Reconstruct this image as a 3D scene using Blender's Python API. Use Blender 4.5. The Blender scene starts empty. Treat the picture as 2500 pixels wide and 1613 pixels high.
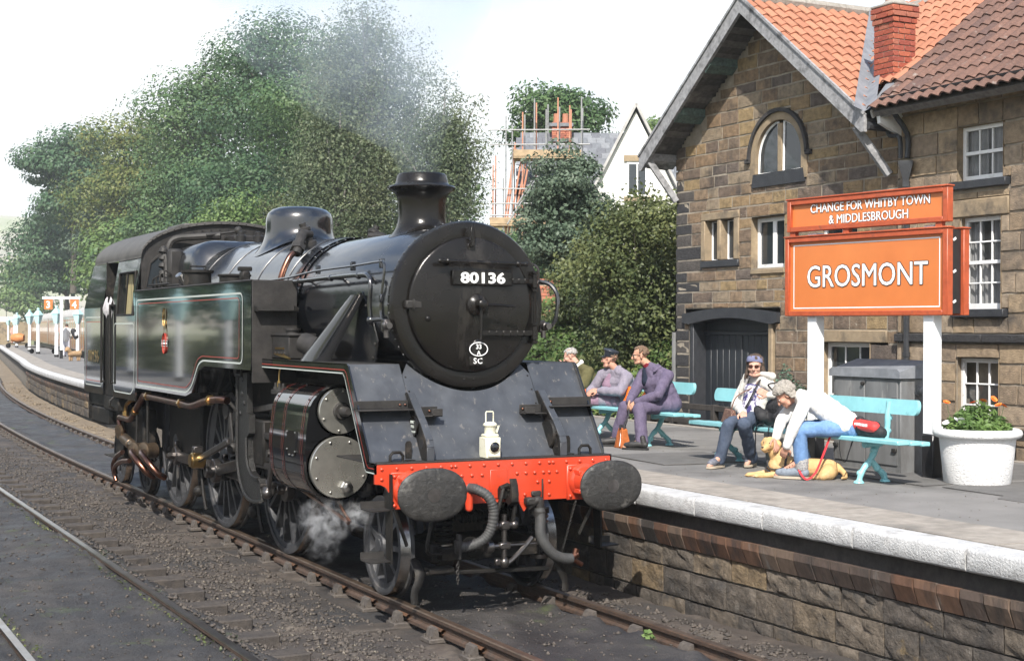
import bpy, math, random
import numpy as np
from mathutils import Vector, Matrix
from math import pi, sin, cos, tan, sqrt, atan2, radians as rad

SC = bpy.context.scene
COL = SC.collection
random.seed(7)
RNG = np.random.default_rng(7)

# ---------------------------------------------------------------- camera, sky, sun, exposure
cam_d = bpy.data.cameras.new('camera')
cam = bpy.data.objects.new('camera', cam_d)
COL.objects.link(cam)
cam.location = (-5.890, -11.750, 2.4416)
cam_d.sensor_fit = 'HORIZONTAL'
cam_d.sensor_width = 36.0
cam_d.lens = 3586.6 / 2500 * 36.0
cam_d.clip_end = 4000
cam_d.clip_start = 0.1
yaw, pitch, roll = 0.4738, -0.0009, 0.0037
_f = Vector((sin(yaw) * cos(pitch), cos(yaw) * cos(pitch), sin(pitch)))
_r0 = Vector((cos(yaw), -sin(yaw), 0)); _u0 = _r0.cross(_f)
_r = _r0 * cos(roll) + _u0 * sin(roll); _u = _r.cross(_f)
cam.rotation_euler = Matrix((_r, _u, -_f)).transposed().to_euler()
SC.camera = cam

SUN_EL, SUN_AZ = rad(43), (-0.54, -0.842)      # azimuth: unit vector on the ground towards the sun
world = bpy.data.worlds.new('World'); SC.world = world; world.use_nodes = True
wn, wl = world.node_tree.nodes, world.node_tree.links
wn.clear()
w_out = wn.new('ShaderNodeOutputWorld')
sky = wn.new('ShaderNodeTexSky'); sky.sky_type = 'NISHITA'; sky.sun_disc = False
sky.sun_elevation = SUN_EL; sky.sun_rotation = atan2(SUN_AZ[0], SUN_AZ[1])
sky.dust_density = 1.5; sky.air_density = 1.0
bg_sky = wn.new('ShaderNodeBackground'); bg_sky.inputs[1].default_value = 0.15
wl.new(sky.outputs[0], bg_sky.inputs[0])
bg_cl = wn.new('ShaderNodeBackground'); bg_cl.inputs[0].default_value = (0.95, 0.98, 1.0, 1); bg_cl.inputs[1].default_value = 0.82
w_tc = wn.new('ShaderNodeTexCoord')
w_map = wn.new('ShaderNodeMapping'); w_map.inputs['Scale'].default_value = (1, 1, 2.6); w_map.inputs['Location'].default_value = (0.35, 0.1, 0.2)
w_no = wn.new('ShaderNodeTexNoise'); w_no.inputs['Scale'].default_value = 1.7; w_no.inputs['Detail'].default_value = 7; w_no.inputs['Roughness'].default_value = .55
w_rmp = wn.new('ShaderNodeValToRGB'); w_rmp.color_ramp.elements[0].position = 0.36; w_rmp.color_ramp.elements[1].position = 0.56
w_sep = wn.new('ShaderNodeSeparateXYZ')
w_m1 = wn.new('ShaderNodeMapRange'); w_m1.inputs[1].default_value = .10; w_m1.inputs[2].default_value = .60; w_m1.inputs[3].default_value = .20; w_m1.inputs[4].default_value = -.17
w_add = wn.new('ShaderNodeMath'); w_add.operation = 'ADD'
w_mix = wn.new('ShaderNodeMixShader')
wl.new(w_tc.outputs['Generated'], w_map.inputs[0]); wl.new(w_map.outputs[0], w_no.inputs['Vector'])
wl.new(w_tc.outputs['Generated'], w_sep.inputs[0]); wl.new(w_sep.outputs[2], w_m1.inputs[0])
wl.new(w_no.outputs[0], w_add.inputs[0]); wl.new(w_m1.outputs[0], w_add.inputs[1])
wl.new(w_add.outputs[0], w_rmp.inputs[0]); wl.new(w_rmp.outputs[0], w_mix.inputs[0])
wl.new(bg_sky.outputs[0], w_mix.inputs[1]); wl.new(bg_cl.outputs[0], w_mix.inputs[2]); wl.new(w_mix.outputs[0], w_out.inputs[0])

sun_d = bpy.data.lights.new('sun', 'SUN'); sun_d.energy = 5.0; sun_d.angle = rad(0.55); sun_d.color = (1.0, 0.95, 0.87)
sun = bpy.data.objects.new('sun', sun_d); COL.objects.link(sun)
_s = Vector((SUN_AZ[0] * cos(SUN_EL), SUN_AZ[1] * cos(SUN_EL), sin(SUN_EL)))
sun.rotation_euler = _s.to_track_quat('Z', 'Y').to_euler(); sun.location = _s * 60
SC.view_settings.view_transform = 'Standard'
SC.view_settings.look = 'None'
SC.view_settings.exposure = 0.62
SC.view_settings.gamma = 1.0
SC.view_settings.use_curve_mapping = False
SC.render.engine = 'CYCLES'
SC.cycles.use_denoising = True
SC.cycles.max_bounces = 8
SC.cycles.diffuse_bounces = 3
SC.cycles.glossy_bounces = 4
SC.cycles.transparent_max_bounces = 12
SC.cycles.volume_bounces = 1
SC.cycles.volume_step_rate = 2.0
SC.cycles.volume_max_steps = 96
SC.cycles.caustics_reflective = False
SC.cycles.caustics_refractive = False
SC.cycles.sample_clamp_indirect = 6

# ---------------------------------------------------------------- materials
def _rgba(c):
 return (c[0], c[1], c[2], 1) if len(c) == 3 else c

def mat(name, cols, rough=.6, metal=0., scale=5., bump=0., bscale=40., rnd=False, coat=0., spec=.5, var=.15,
  dirt=None, rvar=.0, trans=0., sub=0., emit=None, streak=None, ior=None, detail=5, aniso=1.0, wave=None):
 """cols: one colour or several; rnd=True picks per object, else a noise picks between them."""
 if not isinstance(cols[0], (tuple, list)): cols = [cols]
 m = bpy.data.materials.new(name); m.use_nodes = True
 nt = m.node_tree; n, l = nt.nodes, nt.links
 b = n['Principled BSDF']
 geo = n.new('ShaderNodeNewGeometry')
 mp = n.new('ShaderNodeMapping'); mp.inputs['Scale'].default_value = (1, 1, aniso); l.new(geo.outputs['Position'], mp.inputs[0])
 no = n.new('ShaderNodeTexNoise'); no.inputs['Scale'].default_value = scale; no.inputs['Detail'].default_value = detail; no.inputs['Roughness'].default_value = .6
 l.new(mp.outputs[0], no.inputs['Vector'])
 rp = n.new('ShaderNodeValToRGB')
 e = rp.color_ramp.elements
 k = len(cols)
 if rnd:
  oi = n.new('ShaderNodeObjectInfo'); l.new(oi.outputs['Random'], rp.inputs[0])
  pos = [i / max(1, k) for i in range(k)]; rp.color_ramp.interpolation = 'CONSTANT' if k > 2 else 'LINEAR'
 else:
  l.new(no.outputs[0], rp.inputs[0]); pos = [.3 + .4 * i / max(1, k - 1) for i in range(k)]
 e[0].position = pos[0]; e[0].color = _rgba(cols[0])
 if k == 1: e.remove(e[1])
 else:
  e[1].position = pos[1]; e[1].color = _rgba(cols[1])
  for i in range(2, k):
   q = e.new(pos[i]); q.color = _rgba(cols[i])
 col = rp.outputs[0]
 if var:
  mr = n.new('ShaderNodeMapRange'); mr.inputs[1].default_value = .25; mr.inputs[2].default_value = .75
  mr.inputs[3].default_value = 1 - var; mr.inputs[4].default_value = 1 + var
  n2 = n.new('ShaderNodeTexNoise'); n2.inputs['Scale'].default_value = scale * 3.1; n2.inputs['Detail'].default_value = detail
  l.new(mp.outputs[0], n2.inputs['Vector']); l.new(n2.outputs[0], mr.inputs[0])
  mx = n.new('ShaderNodeVectorMath'); mx.operation = 'SCALE'; l.new(col, mx.inputs[0]); l.new(mr.outputs[0], mx.inputs['Scale'])
  col = mx.outputs[0]
 for dd in ([dirt] if dirt and not isinstance(dirt, list) else dirt or []):
  dc, amt, dsc = dd[:3]; dst = dd[3] if len(dd) > 3 else 1.0
  n3 = n.new('ShaderNodeTexNoise'); n3.inputs['Scale'].default_value = dsc; n3.inputs['Detail'].default_value = 8; n3.inputs['Roughness'].default_value = .65
  mp3 = n.new('ShaderNodeMapping'); mp3.inputs['Scale'].default_value = (1, 1, dst); mp3.inputs['Location'].default_value = (3.3, 1.7, 9.1)
  l.new(geo.outputs['Position'], mp3.inputs[0]); l.new(mp3.outputs[0], n3.inputs['Vector'])
  r3 = n.new('ShaderNodeValToRGB'); r3.color_ramp.elements[0].position = .62 - .3 * amt; r3.color_ramp.elements[1].position = .78 - .25 * amt
  l.new(n3.outputs[0], r3.inputs[0])
  m3 = n.new('ShaderNodeMix'); m3.data_type = 'RGBA'
  l.new(r3.outputs[0], m3.inputs[0]); l.new(col, m3.inputs[6]); m3.inputs[7].default_value = _rgba(dc)
  col = m3.outputs[2]
 l.new(col, b.inputs['Base Color'])
 b.inputs['Metallic'].default_value = metal
 b.inputs['Specular IOR Level'].default_value = spec
 b.inputs['Roughness'].default_value = rough
 if ior: b.inputs['IOR'].default_value = ior
 if rvar:
  mr2 = n.new('ShaderNodeMapRange'); mr2.inputs[1].default_value = .3; mr2.inputs[2].default_value = .7
  mr2.inputs[3].default_value = max(.02, rough - rvar); mr2.inputs[4].default_value = min(1, rough + rvar)
  l.new(no.outputs[0], mr2.inputs[0]); l.new(mr2.outputs[0], b.inputs['Roughness'])
 if coat: b.inputs['Coat Weight'].default_value = coat; b.inputs['Coat Roughness'].default_value = .04
 if trans: b.inputs['Transmission Weight'].default_value = trans
 if sub: b.inputs['Subsurface Weight'].default_value = sub; b.inputs['Subsurface Radius'].default_value = (.02, .008, .004); b.inputs['Subsurface Scale'].default_value = .3
 if emit: b.inputs['Emission Color'].default_value = _rgba(emit[0]); b.inputs['Emission Strength'].default_value = emit[1]
 if bump:
  nb = n.new('ShaderNodeTexNoise'); nb.inputs['Scale'].default_value = bscale; nb.inputs['Detail'].default_value = 6; nb.inputs['Roughness'].default_value = .62
  l.new(mp.outputs[0], nb.inputs['Vector'])
  bp = n.new('ShaderNodeBump'); bp.inputs['Strength'].default_value = min(1, bump); bp.inputs['Distance'].default_value = .02 * max(1, bump)
  l.new(nb.outputs[0], bp.inputs['Height']); l.new(bp.outputs[0], b.inputs['Normal'])
 return m

def leaf_mat(name, cols, trans=.35, scale=.6):
 m = bpy.data.materials.new(name); m.use_nodes = True
 nt = m.node_tree; n, l = nt.nodes, nt.links; b = n['Principled BSDF']
 geo = n.new('ShaderNodeNewGeometry')
 no = n.new('ShaderNodeTexNoise'); no.inputs['Scale'].default_value = scale; no.inputs['Detail'].default_value = 3
 l.new(geo.outputs['Position'], no.inputs['Vector'])
 ad = n.new('ShaderNodeMath'); ad.operation = 'MULTIPLY_ADD'; ad.inputs[1].default_value = .26
 l.new(geo.outputs['Random Per Island'], ad.inputs[0]); 
 sb = n.new('ShaderNodeMath'); sb.operation = 'SUBTRACT'; sb.inputs[1].default_value = .12; l.new(no.outputs[0], sb.inputs[0]); l.new(sb.outputs[0], ad.inputs[2])
 rp = n.new('ShaderNodeValToRGB'); e = rp.color_ramp.elements; k = len(cols)
 e[0].position = .2; e[0].color = _rgba(cols[0]); e[1].position = .8; e[1].color = _rgba(cols[-1])
 for i in range(1, k - 1):
  q = e.new(.2 + .6 * i / (k - 1)); q.color = _rgba(cols[i])
 l.new(ad.outputs[0], rp.inputs[0]); l.new(rp.outputs[0], b.inputs['Base Color'])
 b.inputs['Roughness'].default_value = .5; b.inputs['Specular IOR Level'].default_value = .35
 tr = n.new('ShaderNodeBsdfTranslucent'); l.new(rp.outputs[0], tr.inputs[0])
 mx = n.new('ShaderNodeMixShader'); mx.inputs[0].default_value = trans
 l.new(b.outputs[0], mx.inputs[1]); l.new(tr.outputs[0], mx.inputs[2]); l.new(mx.outputs[0], n['Material Output'].inputs[0])
 return m

def glass_mat(name, tint=(.02, .025, .03), rough=.03, clear=0.0):
 """window glass: mirrors the sky a little, dark or see-through behind"""
 m = bpy.data.materials.new(name); m.use_nodes = True
 nt = m.node_tree; n, l = nt.nodes, nt.links; b = n['Principled BSDF']
 b.inputs['Base Color'].default_value = _rgba(tint); b.inputs['Roughness'].default_value = rough; b.inputs['Specular IOR Level'].default_value = .8
 geo = n.new('ShaderNodeNewGeometry'); nb = n.new('ShaderNodeTexNoise'); nb.inputs['Scale'].default_value = 3; l.new(geo.outputs['Position'], nb.inputs['Vector'])
 bp = n.new('ShaderNodeBump'); bp.inputs['Strength'].default_value = .08; l.new(nb.outputs[0], bp.inputs['Height']); l.new(bp.outputs[0], b.inputs['Normal'])
 if clear:
  t = n.new('ShaderNodeBsdfTransparent'); mx = n.new('ShaderNodeMixShader'); mx.inputs[0].default_value = clear
  l.new(b.outputs[0], mx.inputs[1]); l.new(t.outputs[0], mx.inputs[2]); l.new(mx.outputs[0], n['Material Output'].inputs[0])
 return m

# ---------------------------------------------------------------- mesh builder
ROT = set()       # things with their own rotation: their parts are given in local coordinates

class MB:
 def __init__(s): s.v = []; s.f = []; s.m = []; s.cur = 0
 def add(s, vs, fs):
  o = len(s.v); s.v.extend([tuple(map(float, p)) for p in vs])
  for f in fs: s.f.append([i + o for i in f]); s.m.append(s.cur)
  return s
 def box(s, c, d, b=0., rot=None):
  hx, hy, hz = d[0] / 2, d[1] / 2, d[2] / 2
  b = min(b, .45 * min(hx, hy, hz) * 2)
  if b <= 0:
   vs = [(x * hx, y * hy, z * hz) for x in (-1, 1) for y in (-1, 1) for z in (-1, 1)]
   fs = [(0, 1, 3, 2), (4, 6, 7, 5), (0, 4, 5, 1), (2, 3, 7, 6), (0, 2, 6, 4), (1, 5, 7, 3)]
  else:
   vs = []; ix = {}
   for x in (-1, 1):
    for y in (-1, 1):
     for z in (-1, 1):
      for a in range(3):
       ix[(x, y, z, a)] = len(vs)
       vs.append((x * (hx if a == 0 else hx - b), y * (hy if a == 1 else hy - b), z * (hz if a == 2 else hz - b)))
   g = lambda x, y, z, a: ix[(x, y, z, a)]
   fs = []
   for q in (-1, 1):
    fs.append([g(q, -1, -1, 0), g(q, -1, 1, 0), g(q, 1, 1, 0), g(q, 1, -1, 0)][::-q])
    fs.append([g(-1, q, -1, 1), g(1, q, -1, 1), g(1, q, 1, 1), g(-1, q, 1, 1)][::-q])
    fs.append([g(-1, -1, q, 2), g(-1, 1, q, 2), g(1, 1, q, 2), g(1, -1, q, 2)][::-q])
   for p in (-1, 1):
    for q in (-1, 1):
     fs.append([g(-1, p, q, 1), g(-1, p, q, 2), g(1, p, q, 2), g(1, p, q, 1)][::p * q])
     fs.append([g(p, -1, q, 2), g(p, -1, q, 0), g(p, 1, q, 0), g(p, 1, q, 2)][::p * q])
     fs.append([g(p, q, -1, 0), g(p, q, -1, 1), g(p, q, 1, 1), g(p, q, 1, 0)][::p * q])
   for x in (-1, 1):
    for y in (-1, 1):
     for z in (-1, 1):
      fs.append([g(x, y, z, 0), g(x, y, z, 1), g(x, y, z, 2)][::x * y * z])
  if rot is not None:
   R = rot if isinstance(rot, Matrix) else Matrix.Rotation(rot, 3, 'Z')
   vs = [tuple(R @ Vector(p)) for p in vs]
  return s.add([(p[0] + c[0], p[1] + c[1], p[2] + c[2]) for p in vs], fs)
 def b2(s, lo, hi, b=0.):
  return s.box([(lo[i] + hi[i]) / 2 for i in range(3)], [abs(hi[i] - lo[i]) for i in range(3)], b)
 def lathe(s, prof, c=(0, 0, 0), ax='z', n=24, caps=True, rot=None, ell=(1, 1)):
  """prof: (radius, height) pairs; ax: axis letter or vector"""
  A = {'x': Vector((1, 0, 0)), 'y': Vector((0, 1, 0)), 'z': Vector((0, 0, 1))}.get(ax) if isinstance(ax, str) else Vector(ax).normalized()
  ref = Vector((0, 0, 1)) if abs(A.z) < .9 else Vector((1, 0, 0))
  U = ref.cross(A).normalized(); W = A.cross(U)
  c = Vector(c); vs = []; fs = []
  for r, h in prof:
   for i in range(n):
    a = 2 * pi * i / n
    vs.append(c + A * h + U * (r * cos(a) * ell[0]) + W * (r * sin(a) * ell[1]))
  k = len(prof)
  for j in range(k - 1):
   for i in range(n):
    i2 = (i + 1) % n
    fs.append((j * n + i, j * n + i2, (j + 1) * n + i2, (j + 1) * n + i))
  if caps:
   if prof[0][0] > 1e-4: fs.append(list(range(n))[::-1])
   if prof[-1][0] > 1e-4: fs.append([(k - 1) * n + i for i in range(n)])
  return s.add(vs, fs)
 def cyl(s, p0, p1, r, r1=None, n=12, bev=0.):
  p0, p1 = Vector(p0), Vector(p1); L = (p1 - p0).length
  r1 = r if r1 is None else r1
  pr = [(r, 0), (r1, L)] if not bev else [(r - bev, 0), (r, bev), (r1, L - bev), (r1 - bev, L)]
  return s.lathe(pr, p0, p1 - p0, n)
 def tube(s, pts, r, n=8, closed=False, caps=True, sub=0, ell=None):
  P = [Vector(p) for p in pts]
  if sub: P = smooth_path(P, sub, closed)
  k = len(P); R = r if isinstance(r, (list, tuple)) else None
  if R is not None and len(R) != k: R = [np.interp(i / (k - 1), np.linspace(0, 1, len(R)), R) for i in range(k)]
  T = []
  for i in range(k):
   a = P[(i - 1) % k] if (closed or i > 0) else P[i]; b = P[(i + 1) % k] if (closed or i < k - 1) else P[i]
   d = (b - a); T.append(d.normalized() if d.length > 1e-9 else Vector((0, 0, 1)))
  ref = Vector((0, 0, 1)) if abs(T[0].z) < .9 else Vector((1, 0, 0))
  U = ref.cross(T[0]).normalized(); vs = []; fs = []
  for i in range(k):
   U = (U - T[i] * U.dot(T[i])); U = U.normalized() if U.length > 1e-6 else T[i].orthogonal().normalized()
   W = T[i].cross(U); rr = R[i] if R is not None else r
   for j in range(n):
    a = 2 * pi * j / n
    vs.append(P[i] + U * (rr * cos(a) * (ell[0] if ell else 1)) + W * (rr * sin(a) * (ell[1] if ell else 1)))
  for i in range(k if closed else k - 1):
   i2 = (i + 1) % k
   for j in range(n):
    j2 = (j + 1) % n
    fs.append((i * n + j, i * n + j2, i2 * n + j2, i2 * n + j))
  if caps and not closed: fs.append(list(range(n))[::-1]); fs.append([(k - 1) * n + j for j in range(n)])
  return s.add(vs, fs)
 def prism(s, poly, plane, d0, d1):
  """poly in a plane 'xz' (extruded along y), 'yz' (along x) or 'xy' (along z)"""
  def P(p, d): return {'xz': (p[0], d, p[1]), 'yz': (d, p[0], p[1]), 'xy': (p[0], p[1], d)}[plane]
  k = len(poly)
  ar = sum(poly[i][0] * poly[(i + 1) % k][1] - poly[(i + 1) % k][0] * poly[i][1] for i in range(k))
  flip = (ar > 0) ^ (d1 > d0) ^ (plane == 'xz')
  vs = [P(p, d0) for p in poly] + [P(p, d1) for p in poly]
  fs = [list(range(k)), [k + i for i in range(k)][::-1]] + [[i, k + i, k + (i + 1) % k, (i + 1) % k] for i in range(k)]
  if not flip: fs = [f[::-1] for f in fs]
  return s.add(vs, fs[:]) if True else s
 def ball(s, c, r, n=10, m=6, rot=None):
  r = r if isinstance(r, (tuple, list)) else (r, r, r)
  vs = [(0, 0, -1)]; fs = []
  for j in range(1, m):
   t = -pi / 2 + pi * j / m
   for i in range(n): vs.append((cos(t) * cos(2 * pi * i / n), cos(t) * sin(2 * pi * i / n), sin(t)))
  vs.append((0, 0, 1))
  for i in range(n): fs.append((0, 1 + (i + 1) % n, 1 + i))
  for j in range(m - 2):
   for i in range(n):
    a = 1 + j * n + i; b = 1 + j * n + (i + 1) % n; fs.append((a, b, b + n, a + n))
  t0 = 1 + (m - 2) * n
  for i in range(n): fs.append((t0 + i, t0 + (i + 1) % n, len(vs) - 1))
  V = [Vector((p[0] * r[0], p[1] * r[1], p[2] * r[2])) for p in vs]
  if rot is not None: V = [rot @ p for p in V]
  return s.add([p + Vector(c) for p in V], fs)
 def dome(s, c, r, h, ax, n=8):
  return s.lathe([(r, 0), (r * .8, h * .6), (r * .4, h * .92), (0.0005, h)], c, ax, n, caps=False)
 def quad(s, a, b, c, d): return s.add([a, b, c, d], [(0, 1, 2, 3)])
 def xform(s, M):
  s.v = [tuple(M @ Vector(p)) for p in s.v]; return s
 def mesh(s, name, off=(0, 0, 0), smooth=40):
  me = bpy.data.meshes.new(name)
  v = np.array(s.v, dtype=float) - np.array(off, dtype=float) if len(s.v) else np.zeros((0, 3))
  me.from_pydata(v.tolist(), [], s.f)
  if any(s.m): me.polygons.foreach_set('material_index', s.m)
  if smooth:
   me.shade_smooth(); me.set_sharp_from_angle(angle=rad(smooth))
  me.update(); return me
 def build(s, name, m, parent=None, smooth=40, base=None, label=None, cat=None, group=None, kind=None, fix=False):
  root = parent
  while root is not None and root.parent is not None: root = root.parent
  off = (0, 0, 0)
  if root is not None and root.name not in ROT: off = tuple(root.location)
  if root is None and base is not None: off = base
  me = s.mesh(name, off, smooth)
  if fix: fix_normals(me)
  for x in (m if isinstance(m, (list, tuple)) else [m]): me.materials.append(x)
  o = bpy.data.objects.new(name, me); COL.objects.link(o)
  if root is None and base is not None: o.location = base
  if parent is not None: o.parent = parent
  tag(o, label, cat, group, kind); return o

def fix_normals(me):
 import bmesh
 bm = bmesh.new(); bm.from_mesh(me); bmesh.ops.recalc_face_normals(bm, faces=bm.faces); bm.to_mesh(me); bm.free()

def smooth_path(P, sub, closed=False):
 out = []; k = len(P)
 rng = range(k if closed else k - 1)
 for i in rng:
  p0 = P[(i - 1) % k] if (closed or i > 0) else P[i]; p1 = P[i]; p2 = P[(i + 1) % k]; p3 = P[(i + 2) % k] if (closed or i + 2 < k) else p2
  for j in range(sub):
   t = j / sub
   out.append(.5 * ((2 * p1) + (p2 - p0) * t + (2 * p0 - 5 * p1 + 4 * p2 - p3) * t * t + (3 * p1 - p0 - 3 * p2 + p3) * t ** 3))
 if not closed: out.append(P[-1])
 return out

def tag(o, label=None, cat=None, group=None, kind=None):
 if label: o['label'] = label
 if cat: o['category'] = cat
 if group: o['group'] = group
 if kind: o['kind'] = kind
 return o

def thing(name, loc, label=None, cat=None, group=None, rotz=0., kind=None):
 o = bpy.data.objects.new(name, None); COL.objects.link(o); o.location = loc; o.rotation_euler = (0, 0, rotz)
 o.empty_display_size = .2
 if rotz or group == 'local': ROT.add(o.name)
 return tag(o, label, cat, None if group == 'local' else group, kind)

def local(o): ROT.add(o.name); return o

def copy_tree(o, parent=None):
 c = o.copy(); COL.objects.link(c)
 if parent is not None: c.parent = parent
 if o.name in ROT: ROT.add(c.name)
 for ch in list(o.children): copy_tree(ch, c)
 return c

def piece(name, me, parent, loc, scale=(1, 1, 1), rot=(0, 0, 0)):
 """one of many alike pieces, sharing mesh data; loc in world coordinates (or local to a rotated root)"""
 root = parent
 while root.parent is not None: root = root.parent
 o = bpy.data.objects.new(name, me); COL.objects.link(o); o.parent = parent
 off = (0, 0, 0) if root.name in ROT else root.location
 o.location = (loc[0] - off[0], loc[1] - off[1], loc[2] - off[2]); o.scale = scale; o.rotation_euler = rot
 return o

def np_mesh(name, V, F, mats, kind=None, parent=None, label=None, cat=None, smooth=False, base=None, group=None):
 """fast mesh from numpy arrays; F is an (n,3) or (n,4) array"""
 me = bpy.data.meshes.new(name); V = np.asarray(V, dtype=np.float32); F = np.asarray(F, dtype=np.int32)
 root = parent
 while root is not None and root.parent is not None: root = root.parent
 off = tuple(root.location) if root is not None and root.name not in ROT else (base or (0, 0, 0))
 V = V - np.array(off, dtype=np.float32)
 k = F.shape[1]
 me.vertices.add(len(V)); me.vertices.foreach_set('co', V.ravel())
 me.loops.add(F.size); me.loops.foreach_set('vertex_index', F.ravel())
 me.polygons.add(len(F)); me.polygons.foreach_set('loop_start', np.arange(0, F.size, k, dtype=np.int32))
 if smooth: me.polygons.foreach_set('use_smooth', np.ones(len(F), dtype=bool))
 me.update(); me.validate()
 for x in (mats if isinstance(mats, (list, tuple)) else [mats]): me.materials.append(x)
 o = bpy.data.objects.new(name, me); COL.objects.link(o)
 if parent is not None: o.parent = parent
 elif base is not None: o.location = base
 return tag(o, label, cat, group, kind)

def text_mesh(name, body, size, off=0., ext=.001, align='LEFT', shear=0, sx=1.0, space=1.0):
 cu = bpy.data.curves.new(name, 'FONT'); cu.body = body; cu.size = size; cu.offset = off; cu.extrude = ext; cu.align_x = align; cu.resolution_u = 3; cu.space_character = space
 o = bpy.data.objects.new(name, cu); COL.objects.link(o)
 dg = bpy.context.evaluated_depsgraph_get(); me = bpy.data.meshes.new_from_object(o.evaluated_get(dg))
 bpy.data.objects.remove(o); bpy.data.curves.remove(cu)
 if sx != 1:
  for v in me.vertices: v.co.x *= sx
 return me

def put_text(name, body, size, m, parent, loc, face, off=0., align='LEFT', sx=1.0, ext=.001, width=None, roll_=0., space=1.0):
 """face: '-y' reads when seen from -y, '-x' reads when seen from -x (x to the right becomes -y)"""
 me = text_mesh(name, body, size, off, ext, align, 0, sx, space)
 xs = [v.co.x for v in me.vertices]; zs = [v.co.y for v in me.vertices]
 if width:
  k = width / (max(xs) - min(xs))
  for v in me.vertices: v.co.x = (v.co.x - (min(xs) + max(xs)) / 2) * k
 me.materials.append(m)
 o = bpy.data.objects.new(name, me); COL.objects.link(o); o.parent = parent
 root = parent
 while root.parent is not None: root = root.parent
 o2 = (0, 0, 0) if root.name in ROT else root.location
 o.location = (loc[0] - o2[0], loc[1] - o2[1], loc[2] - o2[2])
 o.rotation_euler = {'-y': (pi / 2, 0, 0), '-x': (pi / 2, 0, -pi / 2)}[face] if isinstance(face, str) else face
 return o
# ---------------------------------------------------------------- shared numeric helpers
def vnoise(x, y, s, seed=0):
 """smooth lattice noise in [-1, 1] for arrays"""
 r = np.random.default_rng(seed).uniform(-1, 1, (257, 257))
 u = np.asarray(x) / s + 1000; v = np.asarray(y) / s + 1000
 iu = np.floor(u).astype(int); iv = np.floor(v).astype(int); fu = u - iu; fv = v - iv
 fu = fu * fu * (3 - 2 * fu); fv = fv * fv * (3 - 2 * fv)
 g = lambda a, b: r[a % 257, b % 257]
 return (g(iu, iv) * (1 - fu) + g(iu + 1, iv) * fu) * (1 - fv) + (g(iu, iv + 1) * (1 - fu) + g(iu + 1, iv + 1) * fu) * fv

def curve(y):
 """sideways bend of the line away from the straight, at distance y"""
 y = np.asarray(y, dtype=float); a = np.clip(y - 12, 0, 48)
 return .00145 * a * a + np.clip(y - 60, 0, None) * .121
def cv(y): return float(curve(y))

def grid_mesh(name, xs, ys, zf, m, kind=None, follow=True, **kw):
 X, Y = np.meshgrid(xs, ys); Z = zf(X, Y)
 XX = X + (curve(Y) if follow else 0)
 V = np.stack([XX.ravel(), Y.ravel(), Z.ravel()], 1)
 nx, ny = len(xs), len(ys)
 i = (np.arange(ny - 1)[:, None] * nx + np.arange(nx - 1)[None, :]).ravel()
 F = np.stack([i, i + 1, i + nx + 1, i + nx], 1)
 return np_mesh(name, V, F, m, kind, smooth=True, **kw)

# ---------------------------------------------------------------- ground, far land
M_ground = mat('dark_ash', [(.028, .024, .022), (.066, .053, .044), (.040, .034, .030)], rough=.82, scale=.9, bump=.9, bscale=24, var=.4, rvar=.15,
   dirt=[((.15, .125, .10), .25, 2.2), ((.028, .027, .028), .55, .7)])
M_ash = mat('ash_fill', [(.026, .0245, .024), (.060, .054, .050)], rough=.6, scale=1.2, bump=1.0, bscale=30, var=.45, rvar=.2, dirt=[((.03, .029, .03), .5, 1.6), ((.07, .09, .03), .12, 2.1)])
M_field = mat('pasture', [(.10, .13, .045), (.16, .17, .07), (.21, .18, .10)], rough=.9, scale=.02, var=.25)
M_dry = mat('dry_grit', [(.13, .10, .07), (.22, .175, .12)], rough=.9, scale=2.5, bump=.7, bscale=20, var=.3)

xs = np.concatenate([[-300, -120, -60], np.arange(-30, 110, 2.5), [130, 200, 400, 800, 1600]]).astype(float)
ys = np.concatenate([[-100, -50], np.arange(-20, 260, 5), [300, 400, 600, 900, 1560]]).astype(float)
def zg(X, Y):
 z = np.full_like(X, -.32)
 # the valley side rising behind the station on the right
 z += np.clip(X - 12 - .1 * Y, 0, 60) * .16 * np.clip((Y - 5) / 20, 0, 1) * np.clip(1 - (X - 60) / 1000, .2, 1)
 bk = np.clip((X - (12.2 + .12 * (Y - 87)) - 3.2) * .5, 0, 8.5) * np.clip((Y - 45) / 15, 0, 1) * np.clip(1 - (Y - 230) / 60, 0, 1) * np.clip(1 - (X - 90) / 100, 0, 1)
 return np.maximum(z, bk - .3)
grid_mesh('ground', xs, ys, zg, M_field, 'structure', follow=False)
gx = np.concatenate([np.arange(-9, -5.5, .3), np.arange(-5.5, 1.72, .055)])
gy = np.concatenate([np.arange(-7, 14, .06), np.arange(14, 30, .15), np.arange(30, 121, 1.0)])
def za(X, Y):
 n = vnoise(X, Y, .9, 1) * .018 + vnoise(X, Y, .22, 2) * .012 + vnoise(X, Y, .08, 3) * .007
 z = -.192 + n * 1.25
 four = np.clip((.66 - abs(X)) / .06, 0, 1)                     # ash between the rails of the main line
 z = np.where(four > 0, z + four * (.105 + vnoise(X, Y, .4, 5) * .015), z)
 # mounds of ash over the inner jaws of the chairs
 ph = np.abs(((Y + .35) % .76) - .38) ; mound = np.exp(-(ph / .10) ** 2) * np.exp(-((abs(X) - .58) / .10) ** 2)
 z = z + mound * .05
 left = np.clip((-X - 2.15) / .35, 0, 1)                          # the next track is buried nearly to its rail tops
 z = z + left * .155
 for xr in (-2.626, -4.105):
  z = z - .05 * np.exp(-((X - xr - (.075 if xr > -3 else .075)) / .045) ** 2) - .03 * np.exp(-((X - xr + .07) / .03) ** 2)
 six = np.exp(-((X + 1.75) / .35) ** 2)
 z = z + six * .03
 right = np.clip((X - 1.0) / .3, 0, 1)
 return z + right * .05
ballast = grid_mesh('trackbed', gx, gy, za, [M_ground], 'structure')
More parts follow.
